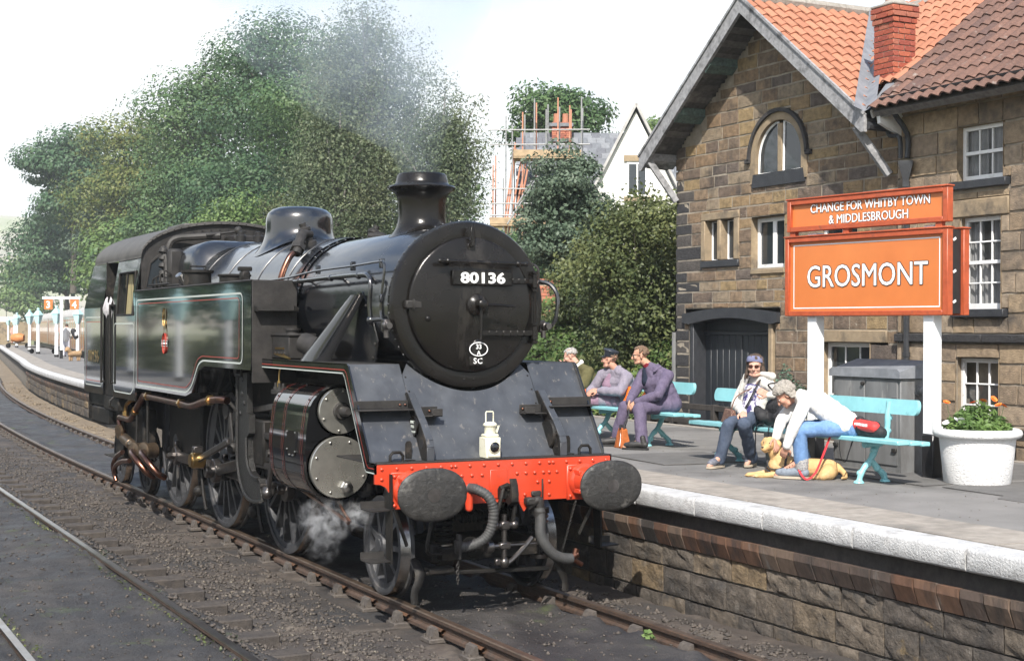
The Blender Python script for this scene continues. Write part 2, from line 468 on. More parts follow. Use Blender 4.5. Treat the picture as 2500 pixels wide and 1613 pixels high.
me = ballast.data; me.materials.append(M_ash)
cx_ = np.zeros(len(me.polygons) * 3); me.polygons.foreach_get('center', cx_); cx_ = cx_.reshape(-1, 3)
lx = cx_[:, 0] - curve(cx_[:, 1]); wob = vnoise(cx_[:, 0], cx_[:, 1], .5, 9) * .25 + vnoise(cx_[:, 0], cx_[:, 1], .12, 10) * .12
mi = ((lx + wob < -2.30) | ((abs(lx) < .66))).astype(np.int32)
me.polygons.foreach_set('material_index', mi)

# loose stone: many small chips, one object
def chips(name, n, xf, yf, smin, smax, m, zf, parent=None, seed=3, kind='stuff', label=None):
 r = np.random.default_rng(seed)
 base = np.array([(1, 0, 0), (-1, 0, 0), (0, 1, 0), (0, -1, 0), (0, 0, 1), (0, 0, -1)], float)
 tri = np.array([(0, 2, 4), (2, 1, 4), (1, 3, 4), (3, 0, 4), (2, 0, 5), (1, 2, 5), (3, 1, 5), (0, 3, 5)])
 X = xf(r, n); Y = yf(r, n)
 s = smin + (smax - smin) * r.random(n) ** 2.2
 V = base[None] * r.uniform(.45, 1.2, (n, 6, 1)) + r.uniform(-.25, .25, (n, 6, 3))
 V *= np.stack([np.ones(n), r.uniform(.6, 1.1, n), r.uniform(.45, .8, n)], 1)[:, None, :] * s[:, None, None]
 a = r.uniform(0, 2 * pi, n); ca, sa = np.cos(a), np.sin(a)
 V = np.stack([V[..., 0] * ca[:, None] - V[..., 1] * sa[:, None], V[..., 0] * sa[:, None] + V[..., 1] * ca[:, None], V[..., 2]], -1)
 Z = zf(X, Y)
 V += np.stack([X + curve(Y), Y, Z + s * .2], 1)[:, None, :]
 F = (tri[None] + (np.arange(n) * 6)[:, None, None]).reshape(-1, 3)
 return np_mesh(name, V.reshape(-1, 3), F, m, kind, parent, label)
M_stone_chip = mat('ballast_chip', [(.034, .030, .028), (.068, .058, .05), (.11, .09, .075)], rough=.8, scale=14, var=.35)
M_stone_pale = mat('ballast_chip_pale', [(.10, .09, .075), (.22, .19, .15)], rough=.85, scale=9, var=.3)
yexp = lambda lo, hi: (lambda r, n: lo + (hi - lo) * r.random(n) ** 1.8)
chips('ballast_stones', 15000, lambda r, n: -1.72 + .46 * r.standard_normal(n).clip(-1.7, 1.5), yexp(-5, 22), .010, .040, M_stone_chip, za, seed=3)
chips('pale_ballast_stones', 1500, lambda r, n: -1.8 + .4 * r.standard_normal(n).clip(-1.8, 1.6), yexp(-5, 20), .008, .026, M_stone_pale, za, seed=4)
chips('wall_foot_stones', 2600, lambda r, n: 1.22 + .17 * r.standard_normal(n).clip(-2, 1.6), yexp(-6, 6), .010, .045, M_stone_chip, za, seed=5)
chips('loose_clinker', 5000, lambda r, n: r.uniform(-4.6, -2.2, n), yexp(-5, 18), .006, .028, M_stone_chip, za, seed=6)
chips('clinker_between_rails', 1200, lambda r, n: r.uniform(-.6, .6, n), yexp(-6, 2), .006, .03, M_stone_chip, za, seed=8)
chips('far_grit', 2500, lambda r, n: 1.15 + .2 * r.standard_normal(n).clip(-1.5, 2), lambda r, n: r.uniform(14, 60, n), .02, .07, M_dry, lambda X, Y: za(X, Y) + .02, seed=7)
# grit strip along the far platform foot
grid_mesh('cess_path', np.array([.92, 1.1, 1.3, 1.5, 1.72]), np.arange(15, 121, 1.0), lambda X, Y: -.135 + .05 * (X - .9) + vnoise(X, Y, .7, 12) * .02, M_dry, 'structure')

# ---------------------------------------------------------------- tracks
M_rail_side = mat('rusty_rail', [(.04, .03, .025), (.075, .046, .032), (.05, .04, .034)], rough=.7, scale=8, bump=.3, bscale=60, var=.3)
M_rail_top = mat('worn_rail_top', [(.50, .46, .43), (.34, .27, .22)], rough=.28, metal=1, scale=2.2, aniso=1, var=.2)
M_rail_top_d = mat('dull_rail_top', [(.14, .10, .075), (.26, .19, .14)], rough=.42, metal=.8, scale=3, var=.3)
M_sleeper = mat('oily_sleeper', [(.035, .03, .028), (.07, .058, .048)], rough=.75, scale=6, bump=.5, bscale=50, var=.3)
M_chair = mat('cast_chair', [(.06, .052, .048), (.10, .085, .072)], rough=.8, scale=12, bump=.4, bscale=70, var=.3)
M_key = mat('rusty_key', [(.12, .055, .025), (.07, .04, .025)], rough=.75, scale=20, var=.2)

def rail(parent, x0, ylo, yhi, top, depth=.145):
 prof = [(-.036, -.010), (-.030, 0), (.030, 0), (.036, -.010), (.034, -.038), (.009, -.052), (.009, -.10), (.030, -.118), (.032, -depth), (-.032, -depth), (-.030, -.118), (-.009, -.10), (-.009, -.052), (-.034, -.038)]
 yy = list(np.arange(ylo, 14, 4.0)) + list(np.arange(14, yhi, 2.0)); V = []; b = MB(); k = len(prof)
 for y in yy:
  for px, pz in prof: V.append((x0 + px + cv(y), y, pz))
 F = []; Mi = []
 for i in range(len(yy) - 1):
  for j in range(k):
   F.append((i * k + j, i * k + (j + 1) % k, (i + 1) * k + (j + 1) % k, (i + 1) * k + j)); Mi.append(1 if j in (0, 1, 2) else 0)
 F.append(list(range(k))); Mi.append(0)
 b.v = V; b.f = F; b.m = Mi
 return b.build('rail', [M_rail_side, top], parent, smooth=25)
track = thing('main_track', (0, 0, 0), kind='structure')
rail(track, -.7525, -9, 120, M_rail_top_d); rail(track, .7525, -9, 120, M_rail_top_d)
side_track = thing('side_track', (-3.365, 0, 0), kind='structure')
rail(side_track, -2.626, -9, 120, M_rail_top); rail(side_track, -4.105, -9, 120, M_rail_top)
slp = MB().box((0, 0, 0), (2.6, .25, .12), .012).mesh('sleeper', smooth=30)
slp.materials.append(M_sleeper)
ch = MB()
ch.b2((-.16, -.10, -.03), (.16, .10, .012), .008)
ch.prism([(-.036, .012), (-.125, .012), (-.075, .10), (-.040, .112)], 'xz', -.075, .075)
ch.prism([(.060, .012), (.125, .012), (.10, .085), (.072, .10)], 'xz', -.075, .075)
for sx in (-.135, .135): ch.cyl((sx, .06, .01), (sx, .06, .035), .014, n=6); ch.cyl((sx, -.06, .01), (sx, -.06, .035), .014, n=6)
chm = ch.mesh('rail_chair'); chm.materials.append(M_chair)
kb = MB()
sp = [(.035 + .022 * cos(t), -.115, .062 + .022 * sin(t)) for t in np.linspace(0.3, 5.6, 9)]
rib = []
for p in sp: rib += [p, (p[0], .115, p[2])]
kb.add(rib, [(2 * i, 2 * i + 1, 2 * i + 3, 2 * i + 2) for i in range(8)])
rib2 = [(p[0] + .004 * cos(t), p[1], p[2] + .004 * sin(t)) for p, t in zip(rib, np.repeat(np.linspace(.3, 5.6, 9), 2))]
kb.add(rib2, [(2 * i, 2 * i + 1, 2 * i + 3, 2 * i + 2) for i in range(8)])
keym = kb.mesh('rail_key', smooth=60); keym.materials.append(M_key)
y = -5.02
k = 0
while y < 60:
 x = cv(y)
 piece('sleeper', slp, track, (x + random.uniform(-.03, .03), y, -.244 + random.uniform(-.012, .010)), (1, random.uniform(.92, 1.05), 1), (random.uniform(-.02, .02), random.uniform(-.008, .008), random.uniform(-.02, .02)))
 if y < 30:
  for sx in (-1, 1):
   c = piece('rail_chair', chm, track, (x + sx * .7525, y, -.158), rot=(0, 0, 0 if sx > 0 else pi))
   if y < 14:
    q = bpy.data.objects.new('rail_key', keym); COL.objects.link(q); q.parent = c; q.location = (0, random.uniform(-.02, .02), 0)
 y += .76; k += 1
for i in range(46):
 y = -4.6 + i * .76
 piece('sleeper', slp, side_track, (-3.365 + cv(y), y, -.135), (1, 1, 1), (0, 0, random.uniform(-.03, .03)))

# ---------------------------------------------------------------- the platform
PZ = .915
M_tarmac = mat('tarmac', [(.165, .16, .155), (.205, .198, .19)], rough=.85, scale=.8, bump=.35, bscale=160, var=.14, dirt=[((.085, .083, .08), .3, .5), ((.22, .21, .2), .2, 1.3)])
M_slab = mat('platform_slab', [(.25, .225, .195), (.33, .30, .265)], rough=.85, scale=3, bump=.45, bscale=70, var=.2, dirt=[((.16, .15, .135), .35, 1.1)])
M_white_stone = mat('white_painted_stone', [(.43, .435, .44), (.56, .56, .56)], rough=.8, scale=8, bump=.9, bscale=55, var=.12, dirt=[((.30, .29, .28), .2, 4.5), ((.13, .125, .12), .06, 2.2)])
M_wall_blk = mat('sooty_sandstone', [(.085, .072, .06), (.11, .09, .07), (.14, .11, .078), (.07, .06, .052), (.10, .084, .068), (.17, .125, .075), (.078, .066, .056), (.12, .098, .076)], rnd=True, rough=.85, scale=5, bump=1.0, bscale=26, var=.4,
    dirt=[((.045, .042, .04), .45, 2.4), ((.20, .18, .155), .10, 3.7), ((.24, .17, .08), .03, 4.4)])
M_corbel = mat('sooty_brick', [(.12, .065, .042), (.15, .085, .055), (.09, .066, .054), (.065, .055, .05), (.14, .10, .075)], rnd=True, rough=.7, scale=7, bump=.4, bscale=40, var=.3, aniso=.35,
    dirt=[((.03, .029, .03), .42, 3.5, .3), ((.25, .24, .22), .08, 5, .25)])
M_band_shade = mat('shade_dark_stone', [(.03, .028, .027), (.06, .055, .05)], rough=.9, scale=6, bump=.6, bscale=30, var=.3)  # stone colour holds the shade thrown by the overhanging coping
M_mortar = mat('pale_mortar', [(.20, .175, .145), (.13, .115, .10)], rough=.95, scale=6, bump=.7, bscale=60, var=.25)

def rock(seed, nx=6, ny=4, amp=.22, edge=.10):
 """unit block whose face at x=-.5 is rough; scale gives depth, width, height"""
 r = random.Random(seed); b = MB(); V = []
 for j in range(ny + 1):
  for i in range(nx + 1):
   u, v = i / nx - .5, j / ny - .5
   on = i in (0, nx) or j in (0, ny)
   x = -.5 + (amp * .75 if on else r.uniform(0, amp))
   if not on: u += r.uniform(-.3, .3) / nx; v += r.uniform(-.3, .3) / ny
   else:
    if i not in (0, nx): v += r.uniform(-.02, .02) - (.015 if v > 0 else -.015)
    if j not in (0, ny): u += r.uniform(-.012, .012)
   V.append((x, u, v))
 F = [(j * (nx + 1) + i, (j + 1) * (nx + 1) + i, (j + 1) * (nx + 1) + i + 1, j * (nx + 1) + i + 1) for j in range(ny) for i in range(nx)]
 o = len(V)
 rim = [i for i in range(nx + 1)] + [(j) * (nx + 1) + nx for j in range(1, ny + 1)] + [ny * (nx + 1) + i for i in range(nx - 1, -1, -1)] + [j * (nx + 1) for j in range(ny - 1, 0, -1)]
 for q in rim: V.append((.5, V[q][1], V[q][2]))
 k = len(rim)
 for i in range(k): F.append((rim[i], rim[(i + 1) % k], o + (i + 1) % k, o + i))
 b.add(V, F); return b
rough_blocks = [rock(s, 7, 5, .20).mesh('wall_stone', smooth=55) for s in range(8)]
for q in rough_blocks: q.materials.append(M_wall_blk)

plat = thing('platform', (0, 0, 0), kind='structure')
def PB(y): return 7.05 if y < 14 else (np.interp(y, [14, 34, 50, 75, 120], [7.05, 6.4, 6.9, 9.95, 15.35]))
def plat_top():
 yy = list(np.arange(-12, 14, 1.0)) + list(np.arange(14, 121, 2.0)); V = []; F = []
 n = 14
 for y in yy:
  a = 2.645 + cv(y); bb = PB(y)
  for i in range(n + 1): V.append((a + (bb - a) * i / n, y, PZ + .006 * sin(y * .9 + i)))
 for j in range(len(yy) - 1):
  for i in range(n): q = j * (n + 1) + i; F.append((q, q + 1, q + n + 2, q + n + 1))
 return np_mesh('tarmac', V, F, M_tarmac, parent=plat, smooth=True)
plat_top()
# long hidden core with a mortar face, and dark band above the brick course
core = MB(); yy = list(np.arange(-12, 14, 2.0)) + list(np.arange(14, 121, 3.0))
def strip(mb, prof, yy):
 k = len(prof); V = [(px + cv(y), y, pz) for y in yy for px, pz in prof]
 mb.add(V, [(i * k + j, i * k + (j + 1) % k, (i + 1) * k + (j + 1) % k, (i + 1) * k + j) for i in range(len(yy) - 1) for j in range(k)] + [list(range(k))])
strip(core, [(1.835, -.5), (1.835, .41), (2.4, .41), (2.4, -.5)], yy); core.build('wall_core', M_mortar, plat)
band = MB(); strip(band, [(1.80, .41), (1.765, .60), (1.765, .745), (2.4, .745), (2.4, .41)], yy); band.build('string_course', M_band_shade, plat)
bk = MB(); strip(bk, [(7.05, .2), (7.05, .93), (7.22, .93), (7.22, .2)], list(np.arange(-12, 15, 3.0))); 
for i in range(len(bk.v)): pass
bk.build('back_kerb', M_slab, plat)

cop = MB()
prof = [(-.5, .34), (-.5, -.38), (-.47, -.47), (-.42, -.5), (.5, -.5), (.5, .5), (-.38, .5), (-.46, .45)]
NY = 7; rr = random.Random(5)
for j in range(NY + 1):
 for px, pz in prof:
  w = 1 if 0 < j < NY else .96
  cop.v.append((px * (w if px < -.4 else 1) + rr.uniform(-.012, .012) * (px < -.2), j / NY - .5, pz + rr.uniform(-.018, .018) * (px < 0)))
k = len(prof)
for j in range(NY):
 for i in range(k): cop.f.append((j * k + i, j * k + (i + 1) % k, (j + 1) * k + (i + 1) % k, (j + 1) * k + i)); cop.m.append(0)
cop.f += [list(range(k)), [NY * k + i for i in range(k)]]; cop.m += [0, 0]
copm = cop.mesh('coping_stone', smooth=50); copm.materials.append(M_white_stone)
slabm = MB().box((0, 0, 0), (1, 1, 1), .012).mesh('edge_slab'); slabm.materials.append(M_slab)
cb = MB()
cb.prism([(-.5, .5), (-.5, .18), (-.12, -.5), (.5, -.5), (.5, .5)], 'xz', -.5, .5)
cbm = cb.mesh('corbel_brick', smooth=20); cbm.materials.append(M_corbel)
y = -7.0
while y < 118:
 L = random.uniform(.85, 1.25) if y < 62 else 3.0
 x = cv(y + L / 2); a = -math.atan((cv(y + L) - cv(y)) / L)
 piece('coping_stone', copm, plat, (1.80 + x, y + L / 2, .832), (.29, L - .02, .168), (0, 0, a))
 y += L
y = -7.3
while y < 118:
 L = random.uniform(.85, 1.3) if y < 62 else 6
 x = cv(y + L / 2); a = -math.atan((cv(y + L) - cv(y)) / L)
 piece('edge_slab', slabm, plat, (2.30 + x, y + L / 2, PZ - .035), (.69, L - .016, .084 + random.uniform(0, .006)), (0, 0, a))
 y += L
def wall_range(y0, y1):
 y = y0
 while y < y1:
  w = .236
  piece('corbel_brick', cbm, plat, (1.79 + cv(y), y + w / 2, .507), (.15 + random.uniform(-.008, .008), w - .016, .198), (0, random.uniform(-.03, .03), random.uniform(-.02, .02) - math.atan(cv(y + .5) * 2 - cv(y) * 2)))
  y += w
 for z0, z1 in ((.205, .405), (-.06, .20), (-.34, -.065)):
  y = y0 - random.uniform(0, .4)
  while y < y1:
   w = random.uniform(.45, .68) if z0 > 0 else random.uniform(.36, .58)
   if z0 > -.2 or y < 2:
    piece('wall_stone', random.choice(rough_blocks), plat, (1.865 + cv(y), y + w / 2, (z0 + z1) / 2), (.20 + random.uniform(-.02, .03), w - .016, z1 - z0 - .012), (0, 0, -math.atan(cv(y + .5) * 2 - cv(y) * 2)))
   y += w
wall_range(-6.5, 1.8)
wall_range(27.0, 52.0)
M_patch = mat('darker_tarmac', [(.10, .098, .095), (.135, .13, .125)], rough=.85, scale=2, bump=.3, bscale=150, var=.15)
for pts in ([(4.05, -7), (4.12, -1.9), (4.35, -1.75), (4.4, -.9), (7.0, -.9), (7.0, -7)], [(3.2, 2.2), (3.3, 3.6), (4.6, 3.5), (4.5, 2.1)], [(4.3, -.75), (4.35, 1.9), (6.9, 1.9), (6.9, -.75)]):
 MB().prism(pts, 'xy', PZ + .001, PZ + .0085).build('tarmac_patch', M_patch, plat, 0)
chips('platform_grit', 900, lambda r, n: r.uniform(2.7, 6.6, n), lambda r, n: r.uniform(-5, 7, n), .003, .011, M_stone_pale, lambda X, Y: X * 0 + PZ + .006, seed=17)
# ---------------------------------------------------------------- station building (stone gable, orange pantiles) and the brown-tiled house
GX = 7.60
M_stone = mat('brown_sandstone', [(.20, .142, .092), (.235, .166, .106), (.175, .124, .085), (.15, .11, .082), (.225, .152, .092), (.27, .185, .10), (.19, .138, .096), (.13, .102, .084), (.28, .20, .105), (.25, .195, .135)], rnd=True, rough=.9, scale=4, bump=1.0, bscale=46, var=.38,
   dirt=[((.05, .043, .04), .33, 2.0), ((.25, .15, .07), .06, 3.1)])
M_stone_h = mat('buff_sandstone', [(.31, .232, .155), (.36, .27, .175), (.26, .198, .14), (.33, .258, .185), (.28, .208, .138)], rnd=True, rough=.9, scale=4, bump=1.0, bscale=55, var=.33,
   dirt=[((.10, .085, .072), .3, 1.7), ((.055, .05, .047), .07, 2.3)])
M_quoin = mat('blackened_quoin', [(.045, .042, .042), (.075, .066, .06), (.035, .034, .036)], rnd=True, rough=.9, scale=6, bump=.9, bscale=40, var=.3)
M_dress = mat('dressed_sandstone', [(.31, .235, .15), (.25, .195, .13)], rough=.85, scale=3, bump=.4, bscale=60, var=.2, dirt=((.09, .075, .06), .3, 2.2))
M_joint = mat('lime_mortar', [(.38, .33, .26), (.24, .205, .165)], rough=.95, scale=2.2, bump=.6, bscale=80, var=.3)
M_black_paint = mat('black_painted_stone', [(.022, .024, .03), (.035, .037, .042)], rough=.5, scale=5, bump=.3, bscale=60, var=.2)
M_timber = mat('weathered_timber', [(.20, .20, .205), (.30, .30, .31), (.13, .13, .135)], rough=.85, scale=6, bump=.4, bscale=50, var=.25, dirt=((.06, .06, .062), .3, 3))
M_soffit = mat('stained_soffit', [(.085, .08, .078), (.14, .13, .125), (.06, .057, .056)], rnd=True, rough=.9, scale=5, bump=.3, bscale=60, var=.35, dirt=((.22, .21, .2), .16, 2.7))
M_green = mat('flaked_green_paint', [(.12, .19, .17), (.06, .075, .07)], rough=.8, scale=9, bump=.3, bscale=60, var=.3)
M_pantile = mat('orange_pantile', [(.35, .15, .088), (.385, .17, .10), (.33, .138, .08), (.36, .158, .094)], rnd=True, rough=.75, scale=6, bump=.2, bscale=90, var=.10, dirt=((.33, .14, .09), .08, 2))
M_btile = mat('brown_tile', [(.125, .070, .054), (.155, .085, .064), (.105, .062, .052), (.14, .078, .06)], rnd=True, rough=.85, scale=8, bump=.4, bscale=90, var=.25, dirt=((.30, .27, .24), .06, 6))
M_lead = mat('lead_flashing', [(.16, .17, .19), (.24, .25, .27)], rough=.55, scale=4, bump=.2, bscale=20, var=.15)
M_wpaint = mat('white_gloss_paint', [(.78, .78, .77), (.82, .82, .82)], rough=.4, scale=4, var=.05, dirt=((.45, .42, .38), .08, 9))
M_glass = glass_mat('window_glass', (.03, .036, .042), .04)
M_glass_c = glass_mat('clear_glass', (.05, .055, .06), .03, clear=.6)
M_curtain = mat('net_curtain', [(.42, .42, .43), (.58, .58, .58)], rough=.9, scale=16, var=.2, aniso=.1)
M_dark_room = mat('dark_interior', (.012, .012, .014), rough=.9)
M_door = mat('dark_blue_black_door', [(.017, .021, .027), (.024, .028, .034)], rough=.45, scale=7, bump=.2, bscale=50, var=.2, aniso=.2)
M_iron = mat('black_iron', [(.022, .024, .028), (.04, .042, .047)], rough=.42, scale=9, bump=.15, bscale=70, var=.2)
M_cbrick = mat('chimney_brick', [(.30, .07, .04), (.36, .10, .055), (.25, .06, .04), (.32, .11, .07), (.28, .07, .045)], rnd=True, rough=.8, scale=9, bump=.5, bscale=70, var=.18)
M_flaunch = mat('cement_flaunching', [(.34, .32, .29), (.25, .235, .21)], rough=.9, scale=6, bump=.5, bscale=50, var=.2)

def block_set(m, amp, n=8, name='stone'):
 out = []
 for s in range(n):
  q = rock(100 + s + int(amp * 100), 5, 3, amp).mesh(name, smooth=55); q.materials.append(m); out.append(q)
 return out
st_g, st_h, st_q = block_set(M_stone, .11), block_set(M_stone_h, .09), block_set(M_quoin, .13)

station = thing('station_building', (GX, 5.95, .4), 'sandstone station building with overhanging gable, arched window and orange pantile roof', 'building')

def lay(parent, X, y0, y1, courses, holes, top, sets, wr, depth=.16, joint=.024, limit=None, quoin=None):
 """coursed stones between y0 and y1; holes: (ya, yb, za, zb); top(y): upper limit of the wall"""
 rects = []
 for z0, z1 in courses:
  ys = sorted({y0, y1} | {v for h in holes if h[2] < z1 and h[3] > z0 for v in h[:2] if y0 < v < y1})
  segs = []
  for a, b in zip(ys, ys[1:]):
   mid = (a + b) / 2; free = [(z0, z1)]
   for h in holes:
    if h[0] < mid < h[1]:
     nf = []
     for p, q in free:
      if h[3] <= p or h[2] >= q: nf.append((p, q)); continue
      if h[2] - p > .04: nf.append((p, h[2]))
      if q - h[3] > .04: nf.append((h[3], q))
     free = nf
   for f in free: segs.append([a, b, f[0], f[1]])
  mg = []
  for s in sorted(segs, key=lambda t: (t[2], t[0])):
   if mg and abs(mg[-1][1] - s[0]) < 1e-6 and mg[-1][2:] == s[2:]: mg[-1][1] = s[1]
   else: mg.append(s)
  for a, b, p, q in mg:
   y = a
   while y < b - 1e-6:
    w = random.uniform(*wr)
    if b - y - w < wr[0] * .7: w = b - y if b - y < wr[1] * 1.25 else (b - y) / 2
    rects.append((y, min(b, y + w), p, q)); y += w
 out = []
 for a, b, p, q in rects:
  t = min(top(a), top(b))
  if p > t - .03: continue
  if q > t + .12: q = t + .12
  out.append((a, b, p, q))
 for a, b, p, q in out:
  S = sets
  if quoin and quoin(a, b, p): S = st_q
  piece('stone', random.choice(S), parent, (X + depth / 2 - random.uniform(.004, .016), (a + b) / 2, (p + q) / 2), (depth, b - a - joint, q - p - joint))
 return out

gcourse = []; z = .30
rr = random.Random(21)
while z < 7.3:
 h = rr.choice([.165, .18, .195, .205, .215, .185]); gcourse.append((z, z + h)); z += h
YC, ZR, TH = 6.15, 7.36, .757
gtop = lambda y: ZR - TH * abs(y - YC) - .10
AC = 5.90; ASP = 5.02
arch_holes = [(AC - .66, AC + .66, 4.66, 5.05)] + [(AC - .70 * sqrt(max(0, 1 - ((k + .5) / 6) ** 2)), AC + .70 * sqrt(max(0, 1 - ((k + .5) / 6) ** 2)), 5.02 + k * .72 / 6, 5.02 + (k + 1) * .72 / 6) for k in range(6)]
holes_g = arch_holes + [(6.88, 7.88, 3.44, 4.29), (5.74, 6.56, 3.36, 4.14), (4.12, 4.98, 3.20, 4.05), (5.95, 8.24, .2, 2.62), (5.85, 8.37, 2.55, 2.78), (3.86, 4.90, 1.10, 2.27), (3.52, 5.00, 2.26, 2.45)]
lay(station, GX, 3.32, 8.64, gcourse, holes_g, gtop, st_g, (.26, .62), quoin=lambda a, b, p: b > 8.60 and p < 4.7)

# wall body behind the stones, with openings kept shallow
wall = MB(); wall.prism([(3.32, .25), (8.62, .25), (8.62, gtop(8.62)), (YC, ZR - .10), (3.32, gtop(3.32))], 'yz', GX + .30, GX + .45)
wall.b2((GX + .30, 8.3, .25), (13.5, 8.62, 5.2)); wall.b2((GX + .3, 3.32, .25), (GX + .45, 3.6, 5.2))
wall.build('wall', M_joint, station)
# mortar sheet: a grid of cells minus the holes
def mortar(parent, X, y0, y1, z0, z1, holes, top, step=.06, name='mortar', m=None):
 b = MB(); ny = int((y1 - y0) / step); nz = int((z1 - z0) / step)
 for j in range(nz):
  run = None
  for i in range(ny + 1):
   a = y0 + i * step; c = a + step; p = z0 + j * step; q = p + step
   ok = i < ny and q < min(top(a), top(c)) + .02 and not any(h[0] < (a + c) / 2 < h[1] and h[2] < (p + q) / 2 < h[3] for h in holes)
   if ok and run is None: run = a
   if not ok and run is not None:
    b.quad((X, run, p), (X, run, q), (X, a, q), (X, a, p)); run = None
 return b.build(name, m or M_joint, parent, smooth=0)
mortar(station, GX + .012, 3.32, 8.62, .26, 7.3, holes_g, gtop)

# openings: reveals
def reveal(mb, X, y0, y1, z0, z1, d):
 mb.quad((X, y1, z0), (X, y1, z1), (X + d, y1, z1), (X + d, y1, z0)); mb.quad((X, y0, z0), (X + d, y0, z0), (X + d, y0, z1), (X, y0, z1))
 mb.quad((X, y0, z1), (X + d, y0, z1), (X + d, y1, z1), (X, y1, z1)); mb.quad((X, y0, z0), (X, y1, z0), (X + d, y1, z0), (X + d, y0, z0))

def ring(cy, cz, r0, r1, x0, x1, a0=0, a1=pi, n=24):
 b = MB(); A = np.linspace(a0, a1, n)
 for t in A:
  for r, x in ((r0, x0), (r1, x0), (r1, x1), (r0, x1)): b.v.append((x, cy + r * cos(t), cz + r * sin(t)))
 for i in range(n - 1):
  for j in range(4): b.f.append((i * 4 + j, i * 4 + (j + 1) % 4, i * 4 + 4 + (j + 1) % 4, i * 4 + 4 + j)); b.m.append(0)
 b.f += [[0, 1, 2, 3], [(n - 1) * 4 + i for i in range(4)]]; b.m += [0, 0]
 return b
# arched window
sur = ring(AC, ASP, .55, .675, GX - .012, GX + .17)
sur.b2((GX - .012, AC - .68, 4.66), (GX + .17, AC - .55, ASP)); sur.b2((GX - .012, AC + .55, 4.66), (GX + .17, AC + .68, ASP))
aw = sur.build('arched_window', M_dress, station)
hm = ring(AC, ASP, .668, .722, GX - .05, GX + .03)
for s in (-1, 1): hm.b2((GX - .05, AC + s * .668, ASP - .04), (GX + .03, AC + s * .79, ASP + .03), .01)
hm.build('hood_mould', M_quoin, aw)
MB().prism([(AC - .64, 4.60), (AC + .64, 4.60), (AC + .60, 4.80), (AC - .60, 4.80)], 'yz', GX - .02, GX + .16).build('sill', M_black_paint, aw)
MB().b2((GX + .02, AC - .05, 4.78), (GX + .17, AC + .05, ASP + .50), .01).build('mullion', M_dress, aw)
for s in (-1, 1):
 fr = MB(); c0 = .06; r = .535
 pts = [(AC + s * c0, 4.80), (AC + s * r, 4.80), (AC + s * r, ASP)] + [(AC + s * r * cos(t), ASP + r * sin(t)) for t in np.linspace(.15, 1.44, 10)]
 P3 = [(GX + .06, p[0], p[1]) for p in pts]
 fr.tube(P3, .022, 4, closed=True); fr.build('casement', M_wpaint, aw)
 g = MB(); g.add([(GX + .07, p[0], p[1]) for p in pts], [list(range(len(pts)))]); g.build('pane', M_glass, aw)

def framed(parent, name, X, y0, y1, z0, z1, cols, rows, fw=.045, bar=.02, d=.12, glass=None, fm=None, curtain=None, sash=False, sill=None, rev=M_dress, skip=()):
 """window: frame with glazing bars, panes one by one, sill; recessed d behind X"""
 fm = fm or M_wpaint; glass = glass or M_glass; Xf = X + d
 w = MB(); reveal(w, X - .002, y0, y1, z0, z1, d + .05); root = w.build(name, rev, parent, smooth=0)
 f = MB()
 f.b2((Xf, y0, z0), (Xf + .05, y0 + fw, z1), .004); f.b2((Xf, y1 - fw, z0), (Xf + .05, y1, z1), .004)
 f.b2((Xf, y0 + fw, z1 - fw), (Xf + .05, y1 - fw, z1), .004); f.b2((Xf, y0 + fw, z0), (Xf + .05, y1 - fw, z0 + fw * 1.3), .004)
 f.build('frame', fm, root)
 a0, a1, c0, c1 = y0 + fw, y1 - fw, z0 + fw * 1.3, z1 - fw
 b = MB()
 for i in range(1, cols): yy = a0 + (a1 - a0) * i / cols; b.b2((Xf + .012, yy - bar / 2, c0), (Xf + .04, yy + bar / 2, c1), .003)
 for j in range(1, rows):
  zz = c0 + (c1 - c0) * j / rows; t = bar * (2.2 if sash and j == rows // 2 else 1)
  b.b2((Xf + .010 - (.012 if t > bar else 0), a0, zz - t / 2), (Xf + .042, a1, zz + t / 2), .003)
 if b.v: b.build('glazing_bar', fm, root)
 for i in range(cols):
  for j in range(rows):
   if (i, j) in skip: continue
   ya, yb = a0 + (a1 - a0) * i / cols, a0 + (a1 - a0) * (i + 1) / cols; za_, zb = c0 + (c1 - c0) * j / rows, c0 + (c1 - c0) * (j + 1) / rows
   t = random.uniform(-.003, .003)
   MB().add([(Xf + .028 + t, ya, za_), (Xf + .028 - t, yb, za_), (Xf + .028 - t, yb, zb), (Xf + .028 + t, ya, zb)], [(0, 1, 2, 3)]).build('pane', glass, root, smooth=0)
 if curtain:
  for (ya, yb, za_, zb) in curtain:
   n = 26; V = []
   for i in range(n + 1):
    yy = ya + (yb - ya) * i / n
    for zz in (za_, zb): V.append((Xf + .10 + .018 * sin(i * 1.9) + .01 * sin(i * .7), yy, zz))
   MB().add(V, [(2 * i, 2 * i + 2, 2 * i + 3, 2 * i + 1) for i in range(n)]).build('curtain', M_curtain, root, smooth=80)
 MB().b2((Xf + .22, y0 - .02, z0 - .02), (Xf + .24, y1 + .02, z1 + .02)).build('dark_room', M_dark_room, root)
 if sill:
  MB().b2((X - sill[0], y0 - sill[2], z0 - sill[1]), (X + .10, y1 + sill[2], z0), .008).build('sill', sill[3], root)
 return root
